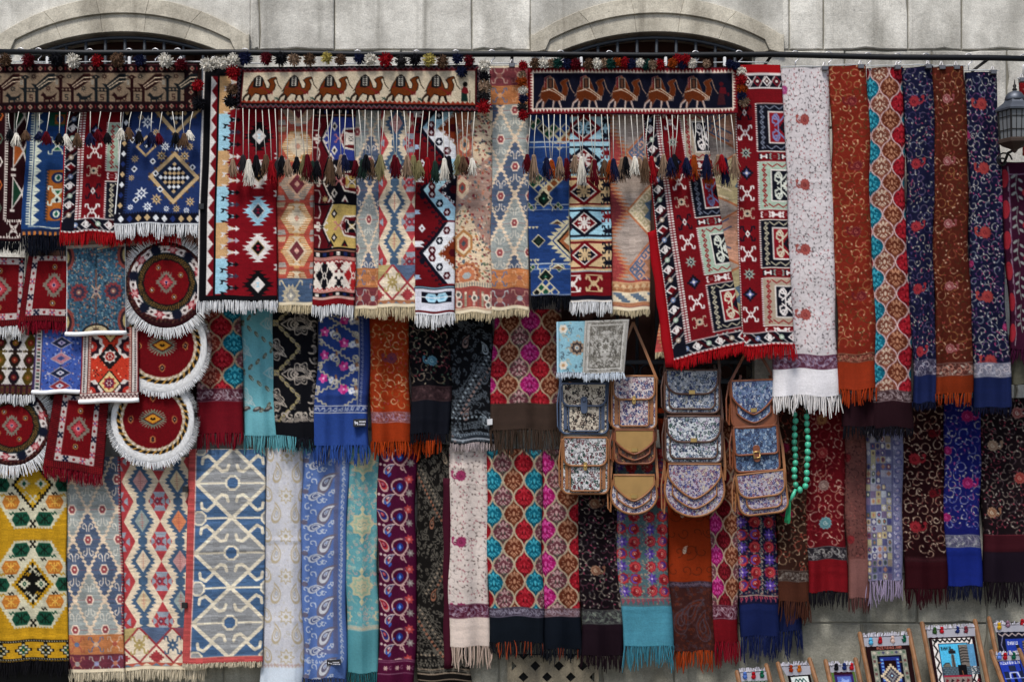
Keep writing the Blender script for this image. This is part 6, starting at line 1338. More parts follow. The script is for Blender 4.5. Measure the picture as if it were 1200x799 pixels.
def print_cloth(name, base, pal, dark, scale=42.):
    m = MATS[name] = bpy.data.materials.new(name); nt, b = nodes(m); tc = N(nt, 'ShaderNodeTexCoord')
    dn = N(nt, 'ShaderNodeTexNoise', i_Scale=55, i_Detail=2); nt.links.new(tc.outputs['Object'], dn.inputs['Vector'])
    sc = N(nt, 'ShaderNodeVectorMath', operation='SCALE'); sc.inputs['Scale'].default_value = .02; nt.links.new(dn.outputs['Color'], sc.inputs[0])
    ad = N(nt, 'ShaderNodeVectorMath', operation='ADD'); nt.links.new(tc.outputs['Object'], ad.inputs[0]); nt.links.new(sc.outputs[0], ad.inputs[1])
    fl = N(nt, 'ShaderNodeVectorMath', operation='MULTIPLY'); fl.inputs[1].default_value = (1, 0, .8); nt.links.new(ad.outputs[0], fl.inputs[0])
    cur = None
    for k, (s, r) in enumerate(((scale*1.7, .54), (scale*1.02, .5))):
        v = N(nt, 'ShaderNodeTexVoronoi', i_Scale=s, i_Randomness=.85); v.voronoi_dimensions = '3D'; nt.links.new(fl.outputs[0], v.inputs['Vector'])
        se = N(nt, 'ShaderNodeSeparateColor'); nt.links.new(v.outputs['Color'], se.inputs[0])
        rp = N(nt, 'ShaderNodeValToRGB'); rp.color_ramp.interpolation = 'CONSTANT'; e = rp.color_ramp.elements
        e[0].color = hexl(pal[0]); e[1].position = 1/len(pal); e[1].color = hexl(pal[1])
        for i in range(2, len(pal)): q = e.new(i/len(pal)); q.color = hexl(pal[i])
        nt.links.new(se.outputs[0], rp.inputs[0])
        # ring: core colour, thin pale ring, dark outline
        rr = N(nt, 'ShaderNodeValToRGB'); rr.color_ramp.interpolation = 'CONSTANT'; f = rr.color_ramp.elements
        f[0].color = (0, 0, 0, 1); f[1].position = r*.34; f[1].color = (1, 0, 0, 1); q = f.new(r*.52); q.color = (0, 1, 0, 1); q = f.new(r*.9); q.color = (0, 0, 1, 1)
        if k: q = f.new(r*1.05); q.color = (1, 1, 0, 1)
        nt.links.new(v.outputs['Distance'], rr.inputs[0]); ss = N(nt, 'ShaderNodeSeparateColor'); nt.links.new(rr.outputs[0], ss.inputs[0])
        bg_ = cur.outputs[2] if cur else None
        a = N(nt, 'ShaderNodeMix', data_type='RGBA'); nt.links.new(rp.outputs[0], a.inputs[6]); a.inputs[7].default_value = hexl(base); nt.links.new(ss.outputs[0], a.inputs[0])
        c = N(nt, 'ShaderNodeMix', data_type='RGBA'); nt.links.new(a.outputs[2], c.inputs[6]); nt.links.new(ss.outputs[1], c.inputs[0]); nt.links.new(rp.outputs[0], c.inputs[7])
        d = N(nt, 'ShaderNodeMix', data_type='RGBA'); nt.links.new(c.outputs[2], d.inputs[6]); nt.links.new(ss.outputs[2], d.inputs[0]); d.inputs[7].default_value = hexl(dark if k else base)
        if k:
            mu = N(nt, 'ShaderNodeMath', operation='MULTIPLY'); nt.links.new(ss.outputs[0], mu.inputs[0]); nt.links.new(ss.outputs[1], mu.inputs[1])
            z = N(nt, 'ShaderNodeMix', data_type='RGBA'); nt.links.new(mu.outputs[0], z.inputs[0]); nt.links.new(d.outputs[2], z.inputs[6]); nt.links.new(bg_, z.inputs[7]); cur = z
        else: cur = d
    nt.links.new(cur.outputs[2], b.inputs['Base Color']); b.inputs['Roughness'].default_value = .8; bump(nt, b, 320, .0008); return m
WOOL, SOFT, SILK = fabric('wool'), fabric('soft'), fabric('silk')
GROUPS = dict(rug='flat woven rugs hung along the top', kilim='kilims hung on the wall', shawl='shawls hung on the wall', mat='little mats above the bags')
GROUPS.update({'small carpet': 'small carpets on the left', 'round carpet': 'round carpets on the left', 'woven band': 'saddle bands along the top rail'})
RES = 1.12
def shrink(a, ny, nx):   # area average of the painted canvas onto ny x nx knots
    def red(a, n, ax):
        m = a.shape[ax]; e = np.clip(np.round(np.linspace(0, m, n+1)).astype(int), 0, m-1); e = e[:-1]
        s = np.add.reduceat(a, e, axis=ax); c = np.diff(np.append(e, m)); return s / (c[:, None, None] if ax == 0 else c[None, :, None])
    return red(red(a, ny, 0), nx, 1)
def np_mesh(name, V, F, C, m, smooth=True):
    me = bpy.data.meshes.new(name); me.vertices.add(len(V)); me.vertices.foreach_set('co', np.ascontiguousarray(V, np.float32).ravel())
    me.loops.add(F.size); me.loops.foreach_set('vertex_index', np.ascontiguousarray(F, np.int32).ravel()); me.polygons.add(len(F))
    me.polygons.foreach_set('loop_start', np.arange(0, F.size, F.shape[1], dtype=np.int32)); me.update(calc_edges=True)
    at = me.color_attributes.new('pattern', 'FLOAT_COLOR', 'POINT'); at.data.foreach_set('color', np.c_[C, np.ones(len(C))].astype(np.float32).ravel())
    if smooth: me.polygons.foreach_set('use_smooth', np.ones(len(F), bool))
    me.materials.append(m); me.validate(); return me
def strands(roots, dirs, L, r, cols, seed, seg=3, sway=.25, dep=.004):
    """bundle of twisted threads: roots (n,2 px) + depth, dirs (n,2), lengths in px"""
    g = np.random.default_rng(seed); V = []; F = []; C = []; n = 0
    for i, (x, y, d) in enumerate(roots):
        l = L[i]; sx = g.normal(0, sway); b = g.normal(0, sway*.7); dd = d+g.uniform(0, dep); col = cols[i]
        for s in range(seg+1):
            t = s/seg; px = x+dirs[i][0]*l*t+(sx*t+b*math.sin(t*3.1))*l*.25; py = y+dirs[i][1]*l*t
            rr = r*(1.0 if s < seg else .55)*(1 if s else .8); q = P(px, py, dd+.002*math.sin(t*3+i))
            for k in range(3):
                a = k*2.094+.5; V.append((q[0]+math.cos(a)*rr/200, q[1]-math.sin(a)*rr/200, q[2])); C.append(col)
        for s in range(seg):
            for k in range(3): a = n+s*3+k; b2 = n+s*3+(k+1) % 3; F.append((a, b2, b2+3, a+3))
        n += (seg+1)*3
    return np.array(V), np.array(F), np.array(C)
FADED = {'b2', 'b4', 'b5', 'b7', 'b8', 'e3', 'e4b', 'm2', 'm3', 'm4', 'm5', 'm6', 'm7', 'm10', 'f1'}; HEMMED = {'b2', 'b4', 'b5', 'b7', 'b8', 'm2', 'm3', 'e3'}
def muted(cv, s=.88, g=1.2):   # natural dyes: a little less chroma than pure pigment
    lum = cv.a @ np.array([.3, .59, .11], np.float32); cv.a = np.clip(lum[..., None]*(1-s)+cv.a*s, 0, 1)**g
def textile(t):
    q = np.array(t['q'], float); w, h = dims(t['q']); cv = Cv(w, h, '808080'); t['f'](cv)
    if t['k'] in HEMMED: cv.R(0, cv.h-4.5, cv.w, cv.h, 'e0cfac'); cv.R(0, cv.h-4.9, cv.w, cv.h-4.5, 'a8886a')
    muted(cv, *((.8, 1.0) if t['k'] in FADED else ()))
    seed = sum(ord(c) for c in t['k'])*7+len(t['k']); g = np.random.default_rng(seed); mat = WOOL if t['mat'] == 'wool' else SILK if t['k'] in {'m5', 'm6', 'm7', 'm21', 'j2'} else SOFT
    top = P(*((q[0]+q[1])/2), t['d']); name = t['name']; root = empty(name, top, label=t['label'], cat=t['cat'], group=GROUPS.get(t['cat'])); O = np.array(top)
    soft = t['mat'] != 'wool'; amp = (.0125 if soft else .0075)*t['fold']; uc = g.uniform(.3, .7); us = g.choice((-1, 1))*g.uniform(.0025, .006); vc = g.uniform(.1, .9, 3); ph = g.uniform(0, 6.28, 8); th = .014 if soft else .008
    fr = g.uniform(.55, 1.5, 3)
    def place(u, v):
        X = (q[0, 0]*(1-u)+q[1, 0]*u)*(1-v)+(q[3, 0]*(1-u)+q[2, 0]*u)*v; Y = (q[0, 1]*(1-u)+q[1, 1]*u)*(1-v)+(q[3, 1]*(1-u)+q[2, 1]*u)*v
        s = np.minimum(u, 1-u)*w; r = t['roll']; k = np.clip(r-s, 0, r); back = (r-np.sqrt(np.maximum(r*r-k*k, 0)))/200*(.9 if soft else .6)
        f = amp*(.35+.65*v)*(np.sin(6.28*(fr[0]*u*w/45+.12*v)+ph[0])+.6*np.sin(6.28*(fr[1]*u*w/24-.2*v)+ph[1])+.35*np.sin(6.28*(v*h/70+.4*u)+ph[2]))
        f = f*(.45+.55*np.clip(np.minimum(u, 1-u)*5, 0, 1))
        if soft: f = f+us*np.clip(1-np.abs(u-uc)/.16, 0, 1)+sum(.0022*np.clip(1-np.abs(v-z)*h/5, 0, 1) for z in vc)
        X = X+(1.5 if soft else .9)*t['fold']*(np.sin(v*h/38+ph[3])+.5*np.sin(v*h/17+ph[4]))*(2*np.abs(u-.5)) + .5*np.sin(v*h/55+ph[5])*t['fold']
        Y = Y+(.8*np.sin(u*6.28*1.3+ph[6])+.5*np.sin(u*w/7+ph[7]))*t['fold']*(.3+.7*v)
        return X, Y, t['d']+f-back
    def world(X, Y, D): k = (DIST-D)/DIST/200; return np.stack([(X-600)*k, -D, CAMZ+(HZ-Y)*k], -1)
    if t['round']:
        nt_, nr = 150, int(w*RES*.5); A = shrink(cv.a, int(h*RES), int(w*RES))
        T, R_ = np.meshgrid(np.arange(nt_)*2*math.pi/nt_, np.linspace(.01, .5, nr)); u = .5+R_*np.cos(T); v = .5+R_*np.sin(T)
        X, Y, Dp = place(u, v); Dp = t['d']+(Dp-t['d'])*.4; Dp = Dp-np.clip(R_-.47, 0, 1)*.1
        V = world(X, Y, Dp); C = A[np.clip((v*A.shape[0]).astype(int), 0, A.shape[0]-1), np.clip((u*A.shape[1]).astype(int), 0, A.shape[1]-1)]
        V = np.concatenate([V, V[-1:]+[0, .012, 0]]); C = np.concatenate([C, C[-1:]*.5]); nr += 1
        i = np.arange(nr-1)[:, None]*nt_; j = np.arange(nt_)[None]; j2 = (j+1) % nt_; F = np.stack([i+j, i+nt_+j, i+nt_+j2, i+j2], -1).reshape(-1, 4)
        link('pile_field', np_mesh('pile_field', V.reshape(-1, 3)-O, F, lin(C.reshape(-1, 3)), mat), root)
        L, colr = t['rfr']; n = int(3.1416*w/.75); a = np.arange(n)*2*math.pi/n; c = q.mean(0)
        ro = [(c[0]+w/2*.985*math.cos(x), c[1]+h/2*.985*math.sin(x), t['d']-.004) for x in a]; rn = g.uniform(.7, 1.15, n)
        V, F, C = strands(ro, [(math.cos(x)*.92, math.sin(x)*.92+.12) for x in a], L*rn, .55, [lin(H(colr))*g.uniform(.8, 1.05) for _ in a], seed, 2, .3)
        link('fringe', np_mesh('fringe', V-O, F, C, WOOL), root, kind='stuff')
        return root
    nx, ny = max(6, int(w*RES)), max(6, int(h*RES)); A = lin(shrink(cv.a, ny+1, nx+1))
    sec = t['sec']; cuts = [0]+[min(ny, max(1, round(e/h*ny))) for _, e in sec[:-1]]+[ny]
    for (nm, _), r0, r1 in zip(sec, cuts, cuts[1:]):
        if r1 <= r0: continue
        v, u = np.meshgrid(np.arange(r0, r1+1)/ny, np.arange(nx+1)/nx, indexing='ij'); X, Y, Dp = place(u, v); V = world(X, Y, Dp); C = A[r0:r1+1]
        m = r1-r0+1; n = nx+1; i = np.arange(m-1)[:, None]*n; j = np.arange(nx)[None]; F = np.stack([i+j, i+n+j, i+n+j+1, i+j+1], -1).reshape(-1, 4)
        B = V[:, [0, -1]]+[0, th, 0]; b0 = m*n   # back face: one strip from edge to edge
        r = np.arange(m-1); lf = np.stack([r*n, b0+r*2, b0+r*2+2, r*n+n], -1); rt = np.stack([r*n+nx, r*n+n+nx, b0+r*2+3, b0+r*2+1], -1); bk = np.stack([b0+r*2, b0+r*2+1, b0+r*2+3, b0+r*2+2], -1)
        F = np.concatenate([F, lf, rt, bk]); CB = C[:, [0, -1]]
        Vall = np.concatenate([V.reshape(-1, 3), B.reshape(-1, 3)]); Call = np.concatenate([C.reshape(-1, 3), CB.reshape(-1, 3)])
        if r1 == ny or r0 == 0:   # close the lower / upper edge
            row = V[-1] if r1 == ny else V[0]; st = len(Vall); E2 = row+[0, th, 0]; Vall = np.concatenate([Vall, E2]); Call = np.concatenate([Call, C[-1] if r1 == ny else C[0]])
            j = np.arange(nx); base = (m-1)*n if r1 == ny else 0; F = np.concatenate([F, np.stack([base+j, st+j, st+j+1, base+j+1], -1)])
        link(nm, np_mesh(nm, Vall-O, F, Call, mat), root)
    if t['fr']:
        L, colr, sp = t['fr']; n = int(w/sp*1.5); us = (np.arange(n)+g.uniform(.2, .8, n))/n; X, Y, Dp = place(us, np.ones(n)); layers = 3 if sp < 2 else 2
        # threads are gathered into small clumps
        cl = (np.arange(n)//(2 if sp > 2.3 else 4)); off = g.normal(0, .2, cl.max()+1)[cl]; cln = g.uniform(.74, 1.12, cl.max()+1)[cl]
        V = []; F = []; C = []; b = 0; hc = lin(H(colr))
        for ly in range(layers):
            ro = [(X[i]+g.uniform(-.5, .5)*sp, Y[i]-1, Dp[i]-.002-.005*ly) for i in range(n)]
            cs = [(lin(H(t['mixed'])) if t.get('mixed') and g.random() < .18 else hc)*g.uniform(.75, 1.08)*(1 if ly == 0 else .8) for _ in range(n)]
            v_, f_, c_ = strands(ro, [(off[i]*.35, 1.) for i in range(n)], L*cln*np.where(g.random(n) < .07, .35, g.uniform(.72, 1.12, n)), sp*.27, cs, seed+ly, 3, .2 if sp < 2 else .24); V.append(v_); F.append(f_+b); C.append(c_); b += len(v_)
        link('fringe', np_mesh('fringe', np.concatenate(V)-O, np.concatenate(F), np.concatenate(C), mat), root, kind='stuff')
    if t.get('hem'):
        us = np.linspace(-.01, 1.01, 14); X, Y, Dp = place(us, np.ones(14)); mb = MB(); mb.tube([P(X[i], Y[i]+1.5, Dp[i]+.001) for i in range(14)], t['hem']/2/200, 8, col=lin(H('f0f2f4'))); mb.build('hem', WOOL, root, top, True)
    if t.get('tag'):
        x0, y0, x1, y1 = t['tag']; mb = MB(); d = t['d']+.026; mb.prism([P(x0, y0, d)[::2], P(x1, y0-.6, d)[::2], P(x1, y1-.6, d)[::2], P(x0, y1, d)[::2]], -d-.002, -d+.022); lab = mb.build('label_tag', simple('tag_'+t.get('tagc', 'black'), t.get('tagc', '0f1016'), .6), root, top)
        if not t.get('tagc'):
            mb = MB(); h_ = y1-y0; q_ = random.Random(3)
            body = [(x0+1.2, y0+2.6), (x0+2.4, y0+2.2), (x0+3, y0+3.4), (x0+5.4, y0+3.2), (x0+6, y0+h_*.75), (x0+5, y0+h_*.8), (x0+4.4, y0+h_*.6), (x0+2.8, y0+h_*.62), (x0+2.2, y0+h_*.8), (x0+1.8, y0+h_*.55)]
            mb.prism([P(a, b_, d)[::2] for a, b_ in body], -d-.0035, -d-.0015)
            for r_ in range(2):
                x = x0+7
                while x < x1-1.4: wd = q_.uniform(.7, 1.5); mb.prism([P(x, y0+2+r_*h_*.35, d)[::2], P(x+wd, y0+2+r_*h_*.35, d)[::2], P(x+wd, y0+2+r_*h_*.35+h_*.2, d)[::2], P(x, y0+2+r_*h_*.35+h_*.2, d)[::2]], -d-.0035, -d-.0015); x += wd+.5
            o = mb.build('label_print', simple('label_white', 'c4c4cc', .7), lab, top); 
    if t.get('folded'):
        colr, fq = t['folded']; d = t['d']-.018; pts = []; mb = MB(); n = 24
        L_ = [P(fq[0]+(fq[6]-fq[0])*k/n+.6*math.sin(k*.9), fq[1]+(fq[7]-fq[1])*k/n, d-.004*math.sin(k*.5)) for k in range(n+1)]; R_ = [P(fq[2]+(fq[4]-fq[2])*k/n, fq[3]+(fq[5]-fq[3])*k/n, d) for k in range(n+1)]; M_ = [((a[0]+b[0])/2, a[1]-.008, a[2]) for a, b in zip(L_, R_)]
        vs = []; 
        for k in range(n+1): vs += [L_[k], M_[k], R_[k], (R_[k][0], R_[k][1]+.02, R_[k][2]), (L_[k][0], L_[k][1]+.02, L_[k][2])]
        fs = [(k*5+a, k*5+(a+1) % 5, k*5+5+(a+1) % 5, k*5+5+a) for k in range(n) for a in range(5)]; mb.add(vs, fs+[(0, 1, 2, 3, 4), tuple(n*5+a for a in range(5))], lin(H(colr))); mb.build('folded_edge', mat, root, top, True)
    return root
# ---------------------------------------------------------------- setting
def slab(pts, d0, d1, m, name, parent, bev=.006, origin=None):
    mb = MB(); q = [P(x, y, 0)[::2] for x, y in pts]; mb.prism(q, -d0, -d1, bevel=bev); o = origin or (sum(p[0] for p in q)/len(q), 0, sum(p[1] for p in q)/len(q))
    ob = mb.build(name, m, None, o); ob.parent = parent; ob.location = Vector(o)-parent.location; return ob
ST_L = stone('pale_limestone', 'b3b0a8', 'dad7ce', '76736a', .8); ST_A = stone('arch_limestone', 'a69f90', 'cdc6b5', '6e675a', .8); ST_D = stone('grey_limestone', '7a786c', 'a09d90', '504d42', .8)
ground = MB(); g = ground; n = 3
g.add([(-250, -250, 0), (250, -250, 0), (250, 40, 0), (-250, 40, 0)], [(0, 1, 2, 3)]); tag(g.build('ground', stone('pavement', '66645e', '7e7b74', '4a4843', .4)), kind='structure')
mb = MB(); mb.box((-6, -.75, 0), (6, .3, .22)); tag(mb.build('stone_ledge', ST_D), kind='structure')
wall = empty('stone_wall', (0, 0, 0), label='weathered grey limestone wall with two arched windows behind the textiles', cat='wall')
mb = MB()
CX = (145, 770); OW = 112     # centres and half widths of the window openings in picture pixels
# mortar core: pieces around the openings
def core(x0, y0, x1, y1):
    a, b = P(x0, y1), P(x1, y0); mb.box((a[0], .012, a[2]), (b[0], .5, b[2]))
for (x0, x1) in ((-300, CX[0]-OW), (CX[0]+OW, CX[1]-OW), (CX[1]+OW, 1500)): core(x0, -150, x1, 1010)
for c in CX: core(c-OW, 503, c+OW, 1010); core(c-OW, -150, c+OW, -20)
mb.build('mortar_core', simple('mortar', '7a776c', .95, bs=40, bd=.004), wall)
rb = random.Random(21)
def blocks(y0, y1, xs):
    for x0, x1 in zip(xs, xs[1:]):
        if x1-x0 < 3: continue
        e = .5; d = rb.uniform(-.004, .006); j = lambda: rb.uniform(-.5, .5)
        co = [(x0+e, y1-e), (x1-e, y1-e), (x1-e, y0+e), (x0+e, y0+e)]; pt = []
        for (ax, ay), (bx, by) in zip(co, co[1:]+co[:1]):
            for t in (0, .17, .34, .5, .68, .84): f = rb.uniform(0, .7)+(rb.uniform(1, 2.6) if rb.random() < .1 else 0); sx, sy = (x0+x1)/2-ax-(bx-ax)*t, (y0+y1)/2-ay-(by-ay)*t; L = math.hypot(sx, sy); pt.append((ax+(bx-ax)*t+sx/L*f, ay+(by-ay)*t+sy/L*f))
        slab(pt, d, -.2, ST_D if y0 > 600 else ST_L, 'stone_block', wall, .006)
blocks(-60, 59, [292, 304, 392, 553, 622]); blocks(-60, 59, [913, 925, 965, 1064, 1127, 1262])
blocks(59, 150, [259, 330, 470, 600, 656]); blocks(59, 150, [884, 990, 1092, 1180, 1290])
for y in (-60, 59): blocks(y, y+119, [-120, -60, 0] if y < 0 else [-120, -40, 31])
y = 150; k = 0
while y < 500:
    for (a, b) in ((-120, 31), (259, 656), (884, 1290)):
        xs = [a]; 
        while xs[-1] < b-95: xs.append(xs[-1]+rb.uniform(62, 105))
        blocks(y, min(y+88, 503), xs+[b])
    y += 88; k += 1
for y0, y1, xs in ((503, 590, None), (590, 672, None), (672, 730, [-120, -30, 60, 170, 280, 390, 500, 610, 700, 800, 905, 1075, 1157, 1290]), (730, 812, [-120, -20, 95, 190, 262, 380, 480, 585, 705, 790, 890, 1010, 1092, 1157, 1290]), (812, 905, None)):
    if xs is None:
        xs = [-120]
        while xs[-1] < 1180: xs.append(xs[-1]+rb.uniform(75, 125))
        xs.append(1290)
    blocks(y0, y1, xs)
def arc(cx, hw, yb, sag, n, a0=-1., a1=1.):
    R = (hw*hw+sag*sag)/(2*sag); cy = yb-sag+R; A = math.asin(hw/R); return [(cx+R*math.sin(A*(a0+(a1-a0)*i/n)), cy-R*math.cos(A*(a0+(a1-a0)*i/n))) for i in range(n+1)]
for c in CX:
    for k in range(5):
        a0, a1 = -1+k*.4+.0005, -1+(k+1)*.4-.0005
        inn, mid, out = arc(c, 118, 63, 25, 14, a0, a1), arc(c, 129, 50, 33, 14, a0, a1), arc(c, 148, 45, 47, 14, a0, a1)
        if k == 0: mid[0] = (c-131, 60); inn[0] = (c-112, 66); out[0] = (c-148, 42); out = [(c-148, 64)]+out
        if k == 4: mid[-1] = (c+131, 60); inn[-1] = (c+112, 66); out[-1] = (c+148, 42); out = out+[(c+148, 64)]
        slab(out+mid[::-1], .03, -.2, ST_A, 'arch_stone', wall, .0025)
        slab(mid+inn[::-1], .014, -.2, ST_A, 'arch_moulding', wall, .0025)
    # stone infill above the arch
    o2 = arc(c, 148, 44, 47, 14); slab([(c-148, -62)]+[(c+148, -62)]+o2[::-1], .0, -.2, ST_L, 'stone_block', wall, .004)
# openwork stone panels at the foot of the wall
for (x0, x1) in ((598, 700), (-30, 92)):
    mb = MB(); yt, yb = 766, 848; W_, H_, hx, hy = 13.8, 13.0, 6.0, 6.0; d0, d1 = .035, .0
    ox, oy = 641-13.8*20, 792-13*10
    for i in range(0, 60):
        for j in range(0, 20):
            X, Y = ox+i*W_, oy+j*H_
            if X < x0 or X+W_ > x1 or Y < yt-10 or Y+H_ > yb: continue
            if (i+j) % 2 == 0: q = [(hx, 0), (W_, 0), (W_, H_-hy), (W_-hx, H_), (0, H_), (0, hy)]; hw = (5, 2)
            else: q = [(0, 0), (W_-hx, 0), (W_, hy), (W_, H_), (hx, H_), (0, H_-hy)]; hw = (1, 4)
            v = [P(X+a, Y+b)[::2] for a, b in q]; n = 6; mb.add([(a, -d0, b) for a, b in v]+[(a, -d1, b) for a, b in v], [tuple(range(6))]+[(k, (k+1) % 6, (k+1) % 6+6, k+6) for k in hw])
    xa, xb = [x for x in (ox+math.ceil((x0-ox)/W_)*W_, ox+math.floor((x1-ox)/W_)*W_)]
    for (a, b) in ((xa-5, xa), (xb, xb+5)):
        p, q = P(a, yb+4), P(b, yt-10); mb.box((p[0], -d0-.002, p[2]), (q[0], 0, q[2]))
    mb.build('stone_lattice', stone('lattice_stone', '625a4c', '7d7462', '454038', .6), wall)
    mb = MB(); a, b = P(x0, yb, .02), P(x1, yt, .02); mb.box((a[0]+.03, -.0078, a[2]), (b[0]-.03, -.0072, b[2])); mb.build('lattice_shade_sheet', simple('painted_hollow_shade', '0c0c0d', .9, bd=0), wall)  # thin black sheet behind the openings, painting in the shade of a hollow
IRON = simple('black_iron', '15171b', .5, .6, 40, .001); GRIL = simple('grey_painted_iron', '2e343c', .5, .2, 40, .001)
for c, which in ((CX[0], 'left'), (CX[1], 'right')):
    win = empty('arched_window', P(c, 503), label=f'arched window with iron grille, {"left" if which == "left" else "right"} of the two behind the rugs', cat='window', group='arched windows in the wall'); O = win.location
    mb = MB(); a, b = P(c-OW-2, 503), P(c+OW+2, 20); mb.box((a[0], .25, a[2]), (b[0], .32, b[2])); mb.build('shutter', simple('dark_brown_shutter', '4a2a20', .8, bs=25, bd=.004), win, O)
    mb = MB()
    for k in range(3): x0 = c-70+k*70; a, b = P(x0-2.5, 503), P(x0+2.5, 45); mb.box((a[0], .23, a[2]), (b[0], .249, b[2]))
    mb.build('shutter_stile', simple('dark_brown_shutter', '2a1814'), win, O)
    top = arc(c, 108, 64, 21, 20)
    def ty(x): return min(top, key=lambda p: abs(p[0]-x))[1]
    for k in range(9):
        x = c-92+k*23; mb = MB(); a, b = P(x, 500), P(x, ty(x)+2); mb.tube([(a[0], .03, a[2]), (b[0], .03, b[2])], .0095, 6); mb.build('bar', GRIL, win, O, True)
    mb = MB(); mb.tube([(P(x, y)[0], .03, P(x, y)[2]) for x, y in top], .012, 6); mb.build('arch_bar', GRIL, win, O, True)
    for y in (150, 290, 424, 447, 492):
        mb = MB(); a, b = P(c-OW, y), P(c+OW, y); mb.box((a[0], .012, a[2]-.011), (b[0], .048, a[2]+.011)); mb.build('rail', GRIL, win, O)
    for k in range(10):
        x = c-103+k*23; mb = MB(); q = P(x, 435.5); mb.tube([(q[0]+.043*math.cos(t*.3927), .03, q[2]+.043*math.sin(t*.3927)) for t in range(16)], .005, 5, True); mb.build('scroll_ring', GRIL, win, O, True)
# ---------------------------------------------------------------- rails and hangers
def rail(p, d, r, label, brk):
    o = P(*p[0], d); root = empty('hanging_rail', o, label=label, cat='rail', group='black iron hanging rails'); mb = MB(); mb.tube([P(x, y, d) for x, y in p], r, 12); mb.build('pipe', IRON, root, o, True)
    for x, y in brk: mb = MB(); q = P(x, y, d); mb.tube([(q[0], q[1]+.01, q[2]), (q[0], .0, q[2]+.01)], .009, 8); mb.build('bracket', IRON, root, o, True)
RX, RY = [-40, 100, 262, 440, 600, 760, 905, 1040, 1160, 1240], [60.5, 62.3, 61.5, 64.2, 63.6, 65.2, 64, 67.4, 68, 70]
rail(list(zip(RX, RY)), .33, .0165, 'long black pipe across the top that carries the rugs', ((262, 62), (600, 64), (905, 64), (1160, 68)))
rail([(640, 487), (860, 487)], .135, .016, 'short dark rail between the hanging bags', ((700, 487), (852, 487)))
WIRE = simple('hanger_wire', 'b4b4b8', .35, .8, bd=0); CLIP = simple('steel_clip', '6a6a6e', .4, .7, bd=0); PEG = simple('white_peg', 'd8d8d8', .5, bd=0, var=.04); BARM = simple('clear_hanger_bar', 'b9bcbe', .3, bd=0, var=.05)
def ry(x): return np.interp(x, RX, RY)
def hanger(hx, x0, x1, yb, clips, what, white=False, d=.345):
    o = P(hx, ry(hx), d); root = empty('hanger', o, label='hanger '+what, cat='hanger', group='clip hangers on the top rail'); mb = MB(); c = ry(hx)
    pts = [P(hx+4.6*math.cos(a), c-4.8*math.sin(a), .33) for a in np.linspace(-.5, 3.3, 10)][::-1]
    mb.tube(pts+[P(hx+3.5, c+5, .335), P(hx, c+8, d), P(hx, yb, d)], .0032, 5); mb.build('hook', WIRE, root, o, True)
    mb = MB(); mb.tube([P(x0, yb, d), P((x0+x1)/2, yb-.6, d), P(x1, yb, d)], .003, 6); mb.build('bar', BARM, root, o, True)
    for cx in clips:
        mb = MB(); q = P(cx, yb, d); 
        if white: mb.prism([P(cx+a, yb+b, d)[::2] for a, b in ((-1.7, -5), (-1, -6), (1, -6), (1.7, -5), (1.7, 4), (1.2, 5), (-1.2, 5), (-1.7, 4))], q[1]-.012, q[1]+.002, bevel=.002); mb.build('clip', PEG, root, o)
        else:
            for s in (-1, 1): mb.tube([P(cx+s*.5, yb-5, d+.004), P(cx+s*1.8, yb-1, d+.012), P(cx+s*2.2, yb+1.6, d+.02)], .0035, 5)
            mb.prism([P(cx+a, yb+b, d)[::2] for a, b in ((-3.6, .5), (3.6, .5), (3.3, 5.2), (-3.3, 5.2))], q[1]-.03, q[1]+.004, bevel=.002); mb.build('clip', CLIP, root, o)
for a in ((932, 916, 970, 78.5, (966,), 'of the long white vine shawl'), (971, 970, 1014, 76.5, (1008,), 'of the rust red shawl'), (1017, 1014, 1056, 77.5, (1051,), 'of the turquoise and brown lattice shawl'), (1052, 1056, 1094, 76.5, (1087,), 'of the narrow navy shawl'), (1085, 1093, 1131, 77.5, (1120, 1103), 'of the russet brown shawl'), (1135, 1130, 1170, 83, (1163,), 'of the navy shawl beside the lantern')):
    hanger(*a)
hanger(1199, 1192, 1216, 92, (1197,), 'of the bright red cloth behind the lantern')
for hx, x0, x1, cl, what in ((24, 5, 60, (56,), 'over the peacock band at its left part'), (105, 92, 148, (), 'over the middle of the peacock band'), (151, 130, 172, (152,), 'with the white peg over the peacock band'), (182, 172, 240, (), 'over the right part of the peacock band'), (208, 200, 262, (212, 250), 'above the zigzag edge of the tall red rug')): hanger(hx, x0, x1, 73, cl, what, True, .40)
for hx, x0, x1, cl, what in ((45, 30, 62, (), 'between the first two pompoms of the peacock band'), (287, 279, 312, (282,), 'at the left end of the cream camel band'), (419, 402, 442, (), 'at the middle of the cream camel band'), (488, 468, 505, (), 'over the fifth camel of the cream band'), (534, 515, 556, (551,), 'at the right end of the cream camel band'), (576, 566, 606, (600,), 'of the tall hooked kilim between the bands')): hanger(hx, x0, x1, 75, cl, what, False, .40)
for hx, x0, x1, cl, what in ((657, 640, 690, (681,), 'with a white peg over the first camels of the navy band'), (714, 700, 738, (), 'over the middle of the navy band'), (815, 770, 826, (780,), 'with a white peg over the fourth camel of the navy band'), (866, 836, 900, (849,), 'with a white peg at the right end of the navy band')): hanger(hx, x0, x1, 73.5, cl, what, True, .42)
# ---------------------------------------------------------------- textiles
ROOT = {}
for t in TEX: ROOT[t['k']] = textile(t)
